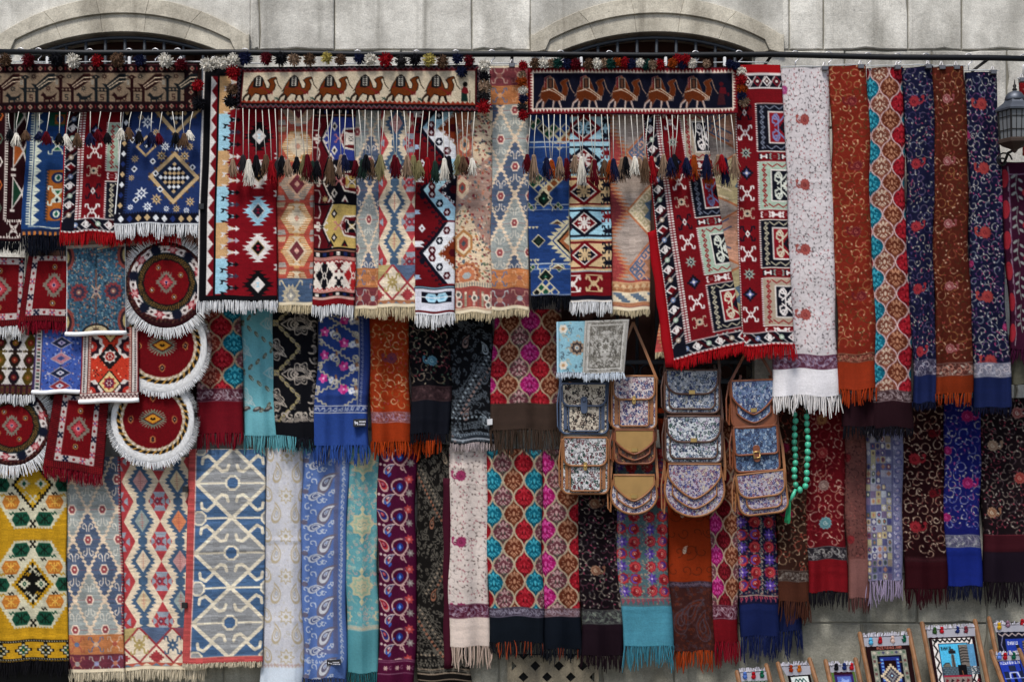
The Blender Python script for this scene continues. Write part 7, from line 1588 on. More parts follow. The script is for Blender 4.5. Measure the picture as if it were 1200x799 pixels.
# ---------------------------------------------------------------- pompoms and tassels of the saddle bands
YARN = dict(w='d2cdc2', r='861119', m='4f0d17', b='5c4636', t='8a7360', k='15151a', n='171c38', y='a89a54', o='8a3c14', g='20312a', d='2c2a2c', e='153a34', l='7a7250', W='dcdce0')
cache = {}
def pompom(col, R, var):
    key = ('p', col, R, var)
    if key not in cache:
        q = random.Random(hash(col) % 97+var); q = random.Random(ord(col)*3+var); mb = MB(); c = lin(H(YARN[col]))
        mb.ball((0, 0, 0), R*.55/200, 7, 5, c*.8)
        for i in range(230):
            z = q.uniform(-1, 1); a = q.uniform(0, 6.28); s = math.sqrt(1-z*z); v = Vector((s*math.cos(a), s*math.sin(a)*.8, z)); l = R/200*q.uniform(.65, 1.2); x = v.orthogonal().normalized(); y = v.cross(x); k = c*q.uniform(.6, 1.25); r = .0021
            vs = [v*l*.25+x*r, v*l*.25-x*r*.5+y*r*.87, v*l*.25-x*r*.5-y*r*.87]; tip = [p_+v*l*.7+Vector((q.uniform(-1, 1), q.uniform(-1, 1), q.uniform(-1.4, .6)))*.002 for p_ in vs]
            mb.add(vs+tip, [(0, 1, 4, 3), (1, 2, 5, 4), (2, 0, 3, 5), (3, 4, 5)], k)
        cache[key] = mb.mesh('pompom', WOOL)
    return cache[key]
def tassel_mesh(col, var, L=24):
    key = ('t', col, var, L)
    if key not in cache:
        q = random.Random(ord(col)*5+var); mb = MB(); c = lin(H(YARN[col])); mb.ball((0, 0, -2/200), 2.6/200, 7, 5, c*.9)
        for i in range(84):
            a = q.uniform(0, 6.28); r = math.sqrt(q.random()); k = c*q.uniform(.6, 1.3); l = L*q.uniform(.55, 1.1)/200
            x0, y0, x1, y1 = [v*r*s/200 for s in (2.3, 6.0) for v in (math.cos(a), math.sin(a))]; x1 += q.uniform(-2, 2)/200
            mb.tube([(x0, y0, -2/200), (x0*1.5, y0*1.5, -l*.45), (x1, y1*.8, -l)], [.0022, .0028, .0016], 3, col=k, cap=False)
        cache[key] = mb.mesh('tassel', WOOL)
    return cache[key]
def trim(key, poms, tass, ytop, L, R, d, cordc='d8d5cc'):
    root = ROOT[key]; O = root.location; qr = random.Random(len(poms))
    for i, (x, y, c) in enumerate(poms): link('pompom', pompom(c, R*qr.choice((.9, 1.0, 1.12)), i % 3), root, Vector(P(x, y, d+.02+.008*(i % 2)))-O)
    for i, (x0, x1, y1, c) in enumerate(tass):
        dd = d+.012+.01*(i % 3); p = Vector(P(x1, y1, dd)); t = link('tassel', tassel_mesh(c, i % 4, L*qr.choice((.78, .9, 1.0, 1.15))), root, p-O)
        if t.data and False: pass
        a = Vector(P(x0, ytop(x0), d-.004)); mb = MB(); mid = (a+p)/2+Vector((qr.uniform(-.004, .004), -.004, 0)); mb.tube([a, mid, p+Vector((0, 0, -.006))], .0021, 4, col=lin(H(cordc))*qr.uniform(.85, 1.03)); c_ = mb.build('cord', WOOL, None, p, True); c_.parent = t; c_.location = (0, 0, 0)
qt = random.Random(77)
P1 = [(6, 70, 'b'), (33, 71, 'm'), (66, 70, 'k'), (86, 71, 'w'), (114, 71, 'r'), (138, 70, 'b'), (164, 71, 'n'), (194, 71, 'w'), (212, 75, 'm'), (232, 100, 'r'), (233, 121, 'k'), (243, 76, 'w'), (254, 73, 'w')]
T1 = [(x, x+qt.uniform(-5, 4), 152+qt.uniform(-3, 6), c) for x, c in zip(range(10, 232, 12), 'kwbnmkwbnmkwbknmkbwbrm')]
mb = None
for k_, x_, y_ in (('m4', 217, 573), ('m4', 216, 709), ('b1', 236, 242)):
    r_ = ROOT[k_]; dd = -r_.location.y+.012; mb = MB(); mb.prism([P(x_+a*3.2, y_+b*3.4, dd)[::2] for a, b in ((-1, -1), (1, -1), (1, 1), (-1, 1))], -dd-.004, -dd+.03, bevel=.003); mb.build('binder_clip', simple('black_clip', '101114', .4, bd=0), r_, r_.location)
trim('bird', P1, T1, lambda x: 131, 14, 7.5, .43)
P2 = [(287, 69, 'n'), (312, 69, 'm'), (329, 69, 'k'), (345, 70, 't'), (363, 70, 'b'), (383, 68, 'y'), (399, 70, 'b'), (421, 69, 'n'), (434, 70, 'w'), (452, 70, 'r'), (470, 72, 'd'), (486, 70, 'k'), (503, 70, 'y'), (519, 72, 'b'), (536, 69, 'n'), (550, 71, 'm'), (541, 84, 'n'), (568, 77, 'w'), (568, 90, 'k'), (568, 102, 't'), (567, 112, 'd'), (567, 125, 'r'), (273, 84, 'r'), (272, 105, 'b'), (270, 119, 'k'), (274, 70, 'w'), (263, 74, 'w')]
cs2 = 'tdwkbrdktklmgkbktnmgkbdlmmtnllrgwklbmwdr'
T2 = [(277+i*7.55, 277+i*7.55+qt.uniform(-5, 5), 184+qt.uniform(-3, 5), c) for i, c in enumerate(cs2[:38])]
trim('camel', P2, T2, lambda x: 127+(x-277)/288*4, 24, 7.4, .455)
P3 = [(627, 74, 'b'), (637, 74, 'w'), (646, 74, 't'), (653, 74, 'e'), (665, 75, 'n'), (675, 75, 'm'), (690, 75, 'b'), (700, 75, 'w'), (708, 74, 't'), (716, 75, 'e'), (724, 73, 'o'), (732, 73, 'r'), (739, 75, 'n'), (751, 74, 'w'), (758, 76, 'e'), (765, 76, 't'), (773, 76, 'r'), (788, 74, 'o'), (794, 69, 'r'), (804, 70, 'r'), (800, 76, 'n'), (811, 74, 'w'), (828, 75, 't'), (855, 75, 'n'), (862, 77, 'n'), (613, 77, 'r'), (612, 88, 't'), (611, 96, 'o'), (613, 106, 'w'), (613, 116, 'n'), (612, 126, 'd'), (613, 135, 'r'), (869, 84, 'w'), (869, 93, 'r'), (870, 104, 'o'), (869, 113, 'n'), (872, 119, 't')]
cs3 = 'mtnwotmtwntmbontkwttbrtnoknronotrnt'
T3 = [(622+i*6.9, 622+i*6.9+qt.uniform(-5, 6), 184+qt.uniform(-3, 4), c) for i, c in enumerate(cs3)]
trim('camel2', P3, T3, lambda x: 134.5, 26, 5.6, .455)
# ---------------------------------------------------------------- bags
TAN, COG, DKB, BLU, SUE = simple('tan_leather', '8a5a34', .5, bs=150), simple('cognac_leather', '743e22', .5, bs=150), simple('dark_brown_leather', '4a2e22', .5, bs=150), simple('slate_blue_leather', '3c4a62', .5, bs=150), simple('gold_suede', '957544', .9, bs=300)
BRASS = simple('brass', 'c4a468', .3, .9, bd=0); DKL = simple('bag_umber_leather', '3a2418', .6)  # the last leather is an even dark brown
def rr(x0, y0, x1, y1, r, rt=0, n=5):   # lower corners rounded by r, upper by rt
    p = [(x0, y0+rt)] if rt else [(x0, y0)]
    if rt: p += [(x0+rt*(1-math.cos(k/n*1.571)), y0+rt*(1-math.sin(k/n*1.571))) for k in range(1, n+1)]+[(x1-rt*(1-math.sin(k/n*1.571)), y0+rt*(1-math.cos(k/n*1.571))) for k in range(1, n+1)]
    else: p += [(x1, y0)]
    p += [(x1-r*(1-math.cos(k/n*1.571)), y1-r*(1-math.sin(k/n*1.571))) for k in range(n+1)]+[(x0+r*(1-math.sin(k/n*1.571)), y1-r*(1-math.cos(k/n*1.571))) for k in range(n+1)]
    return p
def pointed(x0, y0, x1, y1, k=.45):
    m = (x0+x1)/2; h = y1-y0; return [(x0, y0), (x1, y0)]+[(m-(x1-m)*t, y0+h*(k+(1-k)*(1-abs(t)**1.4)**.8)) for t in np.linspace(-1, 1, 19)]
def halfmoon(x0, y0, x1, y1):
    m = (x0+x1)/2; hw = (x1-x0)/2; ys = y0+(y1-y0)*.45; return [(x0+hw*.12, y0), (x1-hw*.12, y0)]+[(m+hw*math.cos(a), ys+(y1-ys)*math.sin(a)) for a in np.linspace(-.2, 3.34, 17)]
def bag(x0, y0, x1, y1, d, style, cloth, trimm, label, flap=.42, tilt=0., strap=((0, 0), 60), fm=None, clasp='brass', bodym=None):
    cx, cy = (x0+x1)/2, y0; ct, sn = math.cos(tilt), math.sin(tilt)
    rot = lambda p: (cx+(p[0]-cx)*ct-(p[1]-cy)*sn, cy+(p[0]-cx)*sn+(p[1]-cy)*ct)
    o = Vector(P(cx, y0, d)); root = empty('shoulder_bag', o, label=label, cat='bag', group='small patterned shoulder bags'); W = lambda pts, dd: [P(*rot(p), dd)[::2] for p in pts]
    def plate(pts, dd, th, m, name, bev=.004): mb = MB(); mb.prism(W(pts, dd), -dd, -dd+th, bevel=bev); return mb.build(name, m, root, o)
    def pipe(pts, dd, m, r=1.35, par=root, closed=True): mb = MB(); mb.tube([P(*rot(p), dd) for p in pts], r/200, 6, closed); return mb.build('piping', m, par, o, True) if par is root else mb
    def sub(par, mb, m, nm='piping'): ob = mb.build(nm, m, None, o, True); ob.parent = par; ob.location = (0, 0, 0); return ob
    w, h = x1-x0, y1-y0
    if style == 'sat': bo = rr(x0, y0+1, x1, y1, 7, 3); fl = rr(x0+2, y0-.5, x1-2, y0+h*flap, 9); po = rr(x0+w*.17, y0+h*.34, x1-w*.17, y1-3, 3)
    elif style == 'wide': bo = rr(x0, y0+2, x1, y1, 8, 3); fl = rr(x0+2, y0-.5, x1-2, y0+h*.55, 16); po = rr(x0+w*.08, y0+h*.35, x1-w*.08, y1-5, 7)
    elif style == 'point': bo = rr(x0+1, y0+1, x1-1, y1, 9, 2); fl = pointed(x0+2, y0-.5, x1-2, y0+h*.72); po = pointed(x0+w*.13, y0+h*.3, x1-w*.13, y0+h*.9, .62)
    elif style == 'moon': bo = halfmoon(x0, y0+4, x1, y1); fl = pointed(x0+w*.06, y0-.5, x1-w*.06, y0+h*.66, .35); po = pointed(x0+w*.13, y0+h*.3, x1-w*.13, y0+h*.85, .5)
    elif style == 'round': bo = rr(x0, y0+2, x1, y1, 12, 3); fl = rr(x0+1, y0-.5, x1-1, y0+h*.58, 13); po = rr(x0+w*.16, y0+h*.4, x1-w*.12, y0+h*.87, 8)
    elif style == 'buckle': bo = rr(x0, y0+1, x1, y1, 6, 2); fl = rr(x0+1, y0-.5, x1-1, y0+h*.62, 4); po = None
    th = .055; b = plate(bo, d, th, bodym or cloth, 'body', .006); sub(b, pipe(bo, d-.003, trimm, 1.5, None), trimm)
    sd = MB(); sd.prism(W([(p[0]+(1.2 if p[0] > cx else -1.2), p[1]+.6) for p in bo], d-.02), -d+.016, -d+th+.004); sub(b, sd, trimm, 'gusset')
    if po:
        p_ = plate(po, d+.009, .011, cloth, 'front_pocket'); sub(p_, pipe(po, d+.0085, trimm, 1.1, None), trimm)
        if style == 'sat':
            for s in (x0+w*.1, x1-w*.1): st = plate([(s-2, y0+h*.4), (s+2, y0+h*.4), (s+2, y1-5), (s-2, y1-5)], d+.005, .006, trimm, 'side_band', .001)
    f_ = plate(fl, d+.018, .022, fm or cloth, 'flap', .006)
    sub(f_, pipe(fl, d+.0165, trimm, 1.3, None), trimm)
    ym = max(p[1] for p in fl)
    if clasp == 'brass': plate([(cx-3.6, ym-4.5-(3 if style in ('point', 'moon') else 0)), (cx+3.6, ym-4.5-(3 if style in ('point', 'moon') else 0)), (cx+3.6, ym+.2-(3 if style in ('point', 'moon') else 0)), (cx-3.6, ym+.2-(3 if style in ('point', 'moon') else 0))], d+.023, .006, BRASS, 'clasp', .0015)
    elif clasp == 'turn':
        c_ = plate([(cx-2, ym-4), (cx+2, ym-4), (cx+2.3, ym+3), (cx+1.4, ym+5.5), (cx-1.4, ym+5.5), (cx-2.3, ym+3)], d+.023, .007, BRASS, 'clasp', .0015); mb = MB(); q = P(*rot((cx, ym+.6)), d+.026); mb.ball(q, 1.5/200, 8, 6); sub(c_, mb, BRASS, 'turn_lock')
    elif clasp in ('strap', 'tab'):
        s_ = plate(rr(cx-4, ym-11, cx+4, ym+9, 3.5, 3.5), d+.025, .006, trimm if clasp == 'tab' else COG, 'closing_strap', .002)
        mb = MB()
        if clasp == 'strap': mb.tube([P(*rot(p), d+.028) for p in ((cx-3.6, ym-3), (cx+3.6, ym-3), (cx+3.6, ym+4), (cx-3.6, ym+4))], 1/200, 5, True); sub(s_, mb, BRASS, 'buckle')
        else: mb.ball(P(*rot((cx, ym-6.5)), d+.026), 2.2/200, 8, 6, sy=.5); sub(s_, mb, trimm, 'stud')
    mb = MB(); (ax, ay), up = strap
    for s, xx in ((-1, x0), (1, x1)):
        mb = MB()
        pts = [P(*rot((xx, y0+h*.3)), d-.02), P(*rot((xx+s*.6, y0+3)), d-.015), P(xx+(ax-xx if ax else -s*4)*.5, y0-up*.5, d-.03), P((ax or xx-s*9), y0-up, d-.045)]
        for a, b_ in zip(pts, pts[1:]):
            a, b_ = Vector(a), Vector(b_); t = (b_-a).normalized(); n_ = Vector((t.z, 0, -t.x)).normalized()*.0075; th_ = Vector((0, .004, 0)); e = t*.002
            mb.add([a-n_-e-th_, a+n_-e-th_, b_+n_+e-th_, b_-n_+e-th_, a-n_-e+th_, a+n_-e+th_, b_+n_+e+th_, b_-n_+e+th_], [(0, 1, 2, 3), (7, 6, 5, 4), (0, 4, 5, 1), (1, 5, 6, 2), (2, 6, 7, 3), (3, 7, 4, 0)])
        mb.build('strap', trimm if bodym is None else bodym, root, o)
    mb = MB(); mb.tube([P(x0-1, y0+2, d-.02), P(x0-4, y0+h*.4, d-.01), P(x0-3.4, y0+h*.85, d-.005), P(x0-.6, y0+h*.95, d-.01), P(x0+.4, y0+h*.5, d-.015)], 1.0/200, 5)
    mb.build('strap_loop', trimm if bodym is None else bodym, root, o)
C1 = print_cloth('cream_dark_print', 'b5a998', ['1e1a1a', '8f8474', '2a2422', 'c4b9a6', '3a2620'], '1c1a1c', 50); C2 = print_cloth('white_green_print', 'b5b4b4', ['1d3a34', '5a1a26', '7c7a80', '2c4a44', '6a4048', 'c4c4c8'], '22302e', 54); C3 = print_cloth('white_violet_print', 'bdb4b4', ['3a2c5a', '2a4a7a', '9a7a84', '6a3a54', 'b8a4a0', '4a4a6a'], '3a3450', 54)
C4 = print_cloth('brown_print', '5c3020', ['7a5030', '2a1a16', '8a6a44', '4a2018', '3a3a3a'], '2a1610', 44); C6 = print_cloth('blue_grey_print', '93979f', ['1f2f54', '5a6a84', 'c4c6ca', '3a4a5a', '2a3a6a', '8a8a80'], '1d2438', 52); C7 = print_cloth('white_blue_green_print', 'b4b8bc', ['23324f', '2f4a44', '5a6a80', '8a7a90', '1e2a3c', 'c6c9cc'], '232c3c', 54); C8 = print_cloth('lilac_print', '9a949c', ['3a3466', '7a4a5a', '4a5080', 'b8a890', '5a3a5a', 'a89ab0'], '2e2a50', 60)
C9 = print_cloth('blue_print', '5f708f', ['23345f', '8a98ac', '2f4270', '3a5a70', 'a8a8ac', '1c2648'], '1c2648', 56); C10 = print_cloth('indigo_print', '42587a', ['1c2644', '6a84a0', '22304f', '8a9aac', '2f4a6a'], '161c34', 56)
bag(657, 450, 712, 508, .275, 'sat', C1, BLU, 'slate blue trimmed satchel with cream and black print', .44, 0, ((0, 0), 60), clasp='tab')
bag(659, 513, 713, 578, .255, 'sat', C2, TAN, 'tan trimmed satchel with white, green and maroon print, below the slate blue one', .5, 0, ((0, 0), 65), clasp='turn')
bag(717, 441, 769, 502, .28, 'sat', C3, TAN, 'tan trimmed satchel with white and violet print, hung by a long brown strap', .44, 0, ((742, 378), 63), clasp='turn')
bag(719, 504, 768, 543, .262, 'point', C4, COG, 'small bag with golden suede flap over a brown print body', .42, 0, ((0, 0), 60), SUE)
bag(716, 557, 770, 602, .25, 'moon', C3, TAN, 'half-moon bag with golden suede flap and white print, lowest of its column', .42, 0, ((0, 0), 60), SUE)
bag(779, 434, 843, 484, .285, 'wide', C6, DKB, 'wide brown trimmed bag with blue and white print just under the slanting red rug', .5, 0, ((0, 0), 50))
bag(780, 488, 846, 542, .268, 'wide', C7, DKB, 'wide brown trimmed bag with white and green print, middle of its column', .5, 0, ((0, 0), 60))
bag(779, 544, 849, 605, .25, 'moon', C8, TAN, 'half-moon tan trimmed bag with lilac print and pointed flap', .5, 0, ((0, 0), 70), clasp=None)
bag(855, 446, 909, 501, .285, 'point', C9, COG, 'cognac leather bag with pointed blue print flap beside the white shawl', .5, -.04, ((882, 400), 46), bodym=COG)
bag(859, 500, 911, 552, .268, 'buckle', C10, COG, 'indigo print bag closed by a leather strap with brass buckle', .5, -.06, ((0, 0), 60), clasp='strap')
bag(862, 554, 919, 602, .25, 'round', C8, TAN, 'rounded tan trimmed lilac print bag tilted to the left, lowest beside the beads', .5, -.12, ((0, 0), 60), clasp=None)
# ---------------------------------------------------------------- prayer beads
JADE = MATS['jade'] = bpy.data.materials.new('jade_green_bead'); nt, b = nodes(JADE); b.inputs['Base Color'].default_value = hexl('3fae8c'); b.inputs['Roughness'].default_value = .35; b.inputs['Subsurface Weight'].default_value = .15; b.inputs['Subsurface Radius'].default_value = (.01, .02, .015)
no = N(nt, 'ShaderNodeTexNoise', i_Scale=120); rp = N(nt, 'ShaderNodeValToRGB'); rp.color_ramp.elements[0].color = hexl('2f9c7c'); rp.color_ramp.elements[1].color = hexl('52bd9c'); nt.links.new(no.outputs[0], rp.inputs[0]); oi = N(nt, 'ShaderNodeObjectInfo'); mr = N(nt, 'ShaderNodeMapRange', i_To_Min=.72, i_To_Max=1.15); hs = N(nt, 'ShaderNodeHueSaturation'); nt.links.new(oi.outputs['Random'], mr.inputs[0]); nt.links.new(mr.outputs[0], hs.inputs['Value']); nt.links.new(rp.outputs[0], hs.inputs['Color']); nt.links.new(hs.outputs[0], b.inputs['Base Color'])
o = Vector(P(938, 465, .22)); beads = empty('prayer_beads', o, label='string of big jade green beads with a green tassel', cat='beads'); mb = MB(); mb.ball((0, 0, 0), 4.0/200, 12, 8, sx=.88); bm_ = mb.mesh('bead', JADE, smooth=True)
path = [(931.5, 485+i*8.2) for i in range(10)]+[(932.4, 567.5), (937.6, 573.8), (944, 569.5)]+[(946.6-.25*abs(i-4), 562-i*8.2) for i in range(10)]
qb = random.Random(8)
for i, (x, y) in enumerate(path): ob = link('bead', bm_, beads, Vector(P(x+qb.uniform(-.7, .7), y+qb.uniform(-.3, .3), .215+.004*math.sin(i)))-o); ob.scale = (qb.uniform(.86, 1.06), qb.uniform(.86, 1.06), qb.uniform(.9, 1.04)); ob.rotation_euler = (0, qb.uniform(-.25, .25), 0)
mb = MB(); mb.tube([P(934, 462, .2), P(931.5, 485, .215), P(932.4, 567, .215), P(937, 574, .215), P(944, 570, .215), P(946.6, 490, .215), P(942, 462, .2)], .002, 5); mb.build('thread', simple('green_thread', '2a8a68', .8, bd=0), beads, o, True)
mb = MB(); mb.tube([P(932.4, 573, .215), P(929.5, 580, .218), P(926, 587, .218)], [1.6/200, 2.4/200, 1.2/200], 8); mb.build('end_bead', JADE, beads, o, True)
mb = MB(); q = random.Random(4)
for i in range(26): x = q.uniform(-2.6, 2.6); mb.tube([P(925.5+x*.4, 586, .218), P(923.5+x, 598, .22), P(922.5+x*1.3, 612+q.uniform(-3, 2), .218+q.uniform(-.01, .01))], .0022, 3, cap=False)
mb.build('tassel', simple('green_silk', '1f8c5c', .6, bd=0), beads, o)
# ---------------------------------------------------------------- little weavings on wooden stretchers along the foot of the wall
WOOD = simple('pale_wood', '825a38', .55, bs=30, vs=20, var=.3)
def souvenir(lr, rr_, head, quad, f, label, knots, dt=.13):
    dep = lambda y: dt+.20*(y-730)/110
    o = Vector(P((lr[0]+rr_[0])/2, 849, dep(849))); root = empty('woven_souvenir', o, label=label, cat='souvenir', group='small weavings on wooden stretchers'); R2 = random.Random(int(lr[0]))
    for (x, y, sl) in (lr, rr_):
        mb = MB(); a = Vector(P(x, y, dep(y)+.012)); yb = 850; b = Vector(P(x+sl*(yb-y), yb, dep(yb)+.012)); t = (b-a).normalized(); sx = Vector((1, 0, 0)); sx = (sx-t*sx.dot(t)).normalized(); sy = t.cross(sx); n = 8; vs = []
        for e, p in ((.55, a), (.95, a+t*.008), (1, a+t*.02), (1, b)):
            for k in range(n):
                an = k*math.pi/4+.3927; vs.append(p+sx*math.cos(an)*.0135*e+sy*math.sin(an)*.016*e)
        fs = [(i*n+k, i*n+(k+1) % n, i*n+n+(k+1) % n, i*n+n+k) for i in range(3) for k in range(n)]+[tuple(range(n))[::-1], tuple(3*n+k for k in range(n))]; mb.add(vs, fs); mb.build('side_rail', WOOD, root, o)
    mb = MB(); y = 846; mb.tube([P(lr[0]+lr[2]*(y-lr[1]), y, dep(y)), P(rr_[0]+rr_[2]*(y-rr_[1]), y, dep(y))], .009, 6); mb.build('cross_rail', WOOD, root, o)
    q = quad; w_, h_ = dims(q); cv = Cv(w_, h_, '303030'); f(cv); muted(cv); nx, ny = int(w_*1.5), int(h_*1.5); A = lin(shrink(cv.a, ny+1, nx+1)); v, u = np.meshgrid(np.arange(ny+1)/ny, np.arange(nx+1)/nx, indexing='ij'); qa = np.array(q, float)
    X = (qa[0, 0]*(1-u)+qa[1, 0]*u)*(1-v)+(qa[3, 0]*(1-u)+qa[2, 0]*u)*v; Y = (qa[0, 1]*(1-u)+qa[1, 1]*u)*(1-v)+(qa[3, 1]*(1-u)+qa[2, 1]*u)*v
    D_ = dep(Y)+.002+.0012*np.sin(X*.9); k = (DIST-D_)/DIST/200; V = np.stack([(X-600)*k, -D_, CAMZ+(HZ-Y)*k], -1).reshape(-1, 3); n = nx+1; i = np.arange(ny)[:, None]*n; j = np.arange(nx)[None]; F = np.stack([i+j, i+n+j, i+n+j+1, i+j+1], -1).reshape(-1, 4)
    nv = len(V); V = np.concatenate([V, V+[0, .006, 0]]); ed = [(k_, k_+1) for k_ in range(nx)]+[(ny*n+k_+1, ny*n+k_) for k_ in range(nx)]+[(k_*n+n, k_*n) for k_ in range(ny)]+[(k_*n+nx, k_*n+n+nx) for k_ in range(ny)]
    F = np.concatenate([F, F[:, ::-1]+nv, np.array([(a, b, b+nv, a+nv) for a, b in ed])]); C = A.reshape(-1, 3)
    link('picture', np_mesh('picture', V-np.array(o), F, np.concatenate([C, C]), WOOL), root)
    (hx0, hy0, hx1, hy1) = head; th = q[0][1]-hy0; mb = MB(); R3 = R2; white = lin(H('a9a8b2'))
    mb.prism([P(x, y, dep(y))[::2] for x, y in ((hx0, hy0+3), (hx1, hy1+3), (q[1][0]+1, q[1][1]+.5), (q[0][0]-1, q[0][1]+.5))], -dep(q[0][1])-.002, -dep(q[0][1])+.005, white)
    for i in range(int((hx1-hx0)*1.6)):
        t = R3.random(); x = hx0+(hx1-hx0)*t; y = hy0+(hy1-hy0)*t; l = R3.uniform(3, 7); dd = dep(y)+.006; dx = R3.uniform(-3, 3)
        mb.tube([P(x, y+5, dd), P(x+dx*.4, y+2, dd+R3.uniform(0, .02)), P(x+dx, y+4-l, dd+R3.uniform(-.004, .012))], [.004, .005, .003], 3, col=white*R3.uniform(.8, 1.1), cap=False)
    mb.build('fringe_heading', WOOL, root, o, kind='stuff')
    for (x, y, c) in knots:
        mb = MB(); cc = lin(H(c)); dd = dep(y)+.014
        for s, r in ((-2.2, 2.2), (1.6, 2.6)): mb.ball(P(x, y+s, dd), r/200, 8, 6, cc*R2.uniform(.9, 1.1), sy=.8)
        for i in range(14): a = R2.uniform(0, 6.28); mb.tube([P(x, y+1, dd), P(x+2.9*math.cos(a), y+1+3.4*math.sin(a), dd+.008)], .002, 3, col=cc*R2.uniform(.75, 1.15), cap=False)
        mb.build('yarn_knot', WOOL, root, o)
def qd(x0, y0, x1, y1, sl, yb=842): return [(x0, y0), (x1, y1), (x1+sl*(yb-y1), yb), (x0+sl*(yb-y0), yb+1)]
RD, GR, BU, LB, BK, OR_ = '9a1822', '12503a', '1d2a5c', '4a9ac0', '15151a', 'b5641c'
souvenir((1158.5, 722, .205), (1222, 722, .2), (1164, 729, 1222, 729), qd(1168, 740, 1224, 738, .15), d_n6, 'blue city weaving cut by the right edge, behind the smaller one', ((1171, 733, 'b8901c'), (1181, 731, '7a5a6c'), (1198, 729, RD)), .10)
souvenir((1007, 740, .203), (1064.5, 736, .205), (1011, 744, 1066, 741), qd(1014, 757, 1066, 754.5, .155), d_n4, 'weaving with a stepped cream medallion in a blue frame', ((1020.5, 751, LB), (1031.5, 750, RD), (1046, 749, 'c4a89c'), (1059.5, 748, GR)))
souvenir((1080, 728, .195), (1142, 725, .21), (1085, 735, 1142, 732), qd(1088, 746.5, 1142, 744, .16), d_n5, 'largest weaving with a tower and curved building on turquoise sky', ((1095.5, 738.5, '2c4a24'), (1103.5, 738, RD), (1122, 737.5, BU), (1132, 737.5, '6a2a34')), .14)
souvenir((1161, 761, .36), (1193.5, 759, .4), (1166, 765, 1194, 764), qd(1168.5, 774, 1194, 772, .33), d_n7, 'small blue gate weaving in front, at the right edge', ((1171, 768.5, '5a7ac0'), (1178, 768.5, RD), (1188, 768, GR)), .22)
souvenir((863, 785, .23), (897.5, 777, .25), (867, 785, 899, 783), qd(869.5, 797.5, 899, 796, .2), d_n1, 'lowest weaving, leftmost on its stretcher, mostly below the frame', ((873, 791, '4a6ab0'), (883, 791, RD), (893, 789.5, GR)))
souvenir((911, 775, .28), (948, 770, .3), (915, 778, 949, 776), qd(923, 791, 949, 789, .24), d_n2, 'small weaving with green loops on white ground', ((927, 783, '9a3414'), (936.5, 783, OR_)))
souvenir((967, 772, .22), (1002, 770, .22), (972, 777, 1002, 776), qd(974, 787, 1001, 786, .2), d_n3, 'small weaving with violet ground and pale star', ((980, 781, BK), (989.5, 780.5, BU), (998, 780.5, RD)))
# ---------------------------------------------------------------- wall lantern
o = Vector(P(1189, 150, .46)); lan = empty('wall_lantern', o, label='grey metal wall lantern with leaded glass panes at the right edge', cat='lantern'); LM = simple('weathered_zinc', '565b64', .5, .7, 50, .002); DK = simple('lantern_dark_iron', '22201f', .6, .5)
GL = MATS['glass'] = bpy.data.materials.new('dusty_lantern_glass'); nt, b = nodes(GL); b.inputs['Base Color'].default_value = hexl('8c9094'); b.inputs['Roughness'].default_value = .25; b.inputs['Transmission Weight'].default_value = .55; b.inputs['Alpha'].default_value = 1
no = N(nt, 'ShaderNodeTexNoise', i_Scale=40, i_Detail=5); mr = N(nt, 'ShaderNodeMapRange', i_To_Min=.2, i_To_Max=.7); nt.links.new(no.outputs[0], mr.inputs[0]); nt.links.new(mr.outputs[0], b.inputs['Roughness'])
U = 1/200
def ring(r, z, n=6, a0=0): return [(o.x+r*U*math.cos(a0+k*2*math.pi/n), o.y+r*U*math.sin(a0+k*2*math.pi/n), o.z+z*U) for k in range(n)]
def loft(prof, n=6, name='roof', m=LM, smooth=False, par=lan):
    mb = MB(); vs = []; fs = []
    for r, z in prof: vs += ring(r, z, n)
    for i in range(len(prof)-1):
        for k in range(n): fs.append((i*n+k, i*n+(k+1) % n, i*n+n+(k+1) % n, i*n+n+k))
    fs += [tuple(range(n))[::-1], tuple((len(prof)-1)*n+k for k in range(n))]; mb.add(vs, fs); ob = mb.build(name, m, None, o, smooth); ob.parent = par; ob.location = (0, 0, 0) if par is not lan else (0, 0, 0); return ob
rf = loft([(21.5, 17.5), (22, 19.5), (20, 21.5), (13, 27), (10.5, 30.5)], 6, 'roof'); loft([(10.5, 29.5), (11, 31.5), (10, 35), (7.5, 38.5), (3.5, 40.5), (2, 41)], 14, 'cap', LM, True, rf); loft([(1.5, 40.5), (3, 42.5), (1.4, 44.5), (2.2, 46.5), (1, 48.5), (.6, 52), (.2, 54)], 8, 'finial', DK, True, rf)
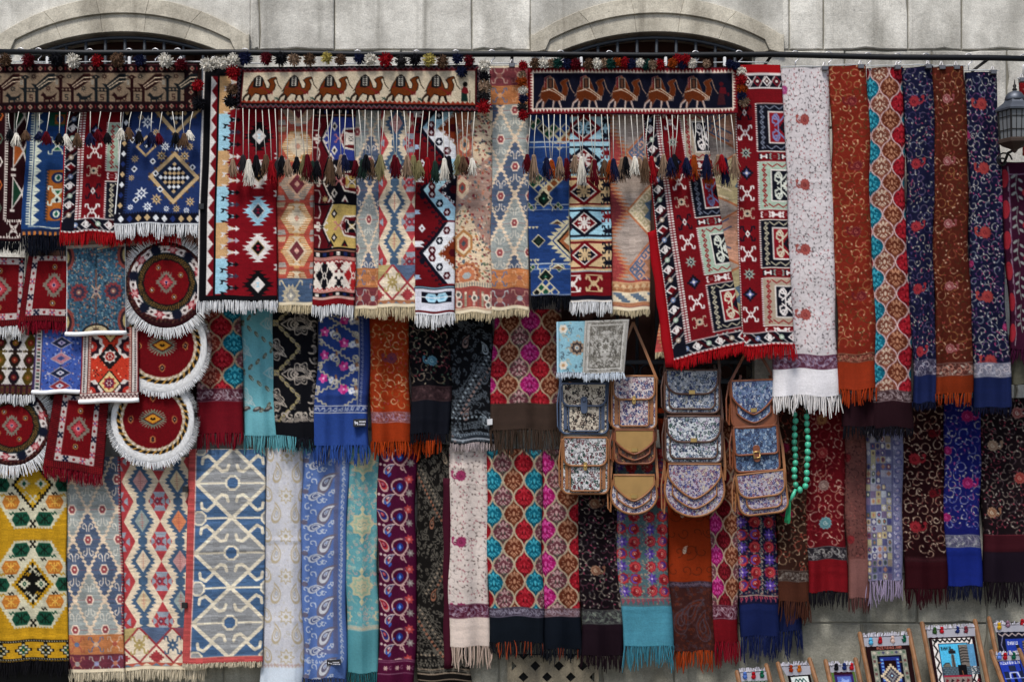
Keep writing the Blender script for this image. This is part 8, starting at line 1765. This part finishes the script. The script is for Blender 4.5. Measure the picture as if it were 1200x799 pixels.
for k in range(6):
    a0, a1 = k*math.pi/3, (k+1)*math.pi/3; rt, rb_ = 18.5, 16.2; f = lambda r, a, z: Vector((o.x+r*U*math.cos(a), o.y+r*U*math.sin(a), o.z+z*U))
    mb = MB(); q = [f(rb_*.97, a0, -13), f(rb_*.97, a1, -13), f(rt*.97, a1, 17), f(rt*.97, a0, 17)]; mid = sum(q, Vector())/4; inn = (Vector((o.x, o.y, mid.z))-mid).normalized()*.003; mb.add(q+[p+inn for p in q], [(0, 1, 2, 3), (7, 6, 5, 4), (0, 4, 5, 1), (1, 5, 6, 2), (2, 6, 7, 3), (3, 7, 4, 0)]); pn = mb.build('pane', GL, lan, o)
    mb = MB(); mb.tube([f(rb_, a0, -13.5), f(rt, a0, 18)], .006, 6); mb.build('corner_post', DK, lan, o)
    mb = MB()
    for t in (.33, .67): mb.tube([q[0].lerp(q[1], t)-inn, q[3].lerp(q[2], t)-inn], .0022, 4)
    for t in (.3, .78): mb.tube([q[0].lerp(q[3], t)-inn, q[1].lerp(q[2], t)-inn], .0022, 4)
    gb = mb.build('glazing_bar', DK, None, o); gb.parent = pn; gb.location = (0, 0, 0)
loft([(17.5, -13), (18, -15), (18, -17.5), (14, -19.5), (9, -21.5), (4, -24), (2, -27), (.5, -28)], 6, 'base', simple('lantern_rust', '3a2c24', .7, .4))
mb = MB(); mb.tube([(o.x, o.y+.01, o.z-.12)]+[(o.x-.02+.0*t, o.y+.05+t*.05, o.z-.13-.06*math.sin(t*.55)) for t in range(8)]+[(o.x-.02, .0, o.z-.1)], .008, 8); 
mb.tube([(o.x-.02+.045*(1-t/22)*math.cos(t*.55)-.02, o.y+.06+t*.003, o.z-.165+.045*(1-t/22)*math.sin(t*.55)) for t in range(20)], .005, 6); mb.build('bracket', DK, lan, o, True)
mb = MB(); mb.tube([(o.x, o.y, o.z-.06), (o.x, o.y, o.z+.03)], .011, 10); mb.build('candle', simple('candle_wax', 'b5b0a0', .6, bd=0), lan, o, True)
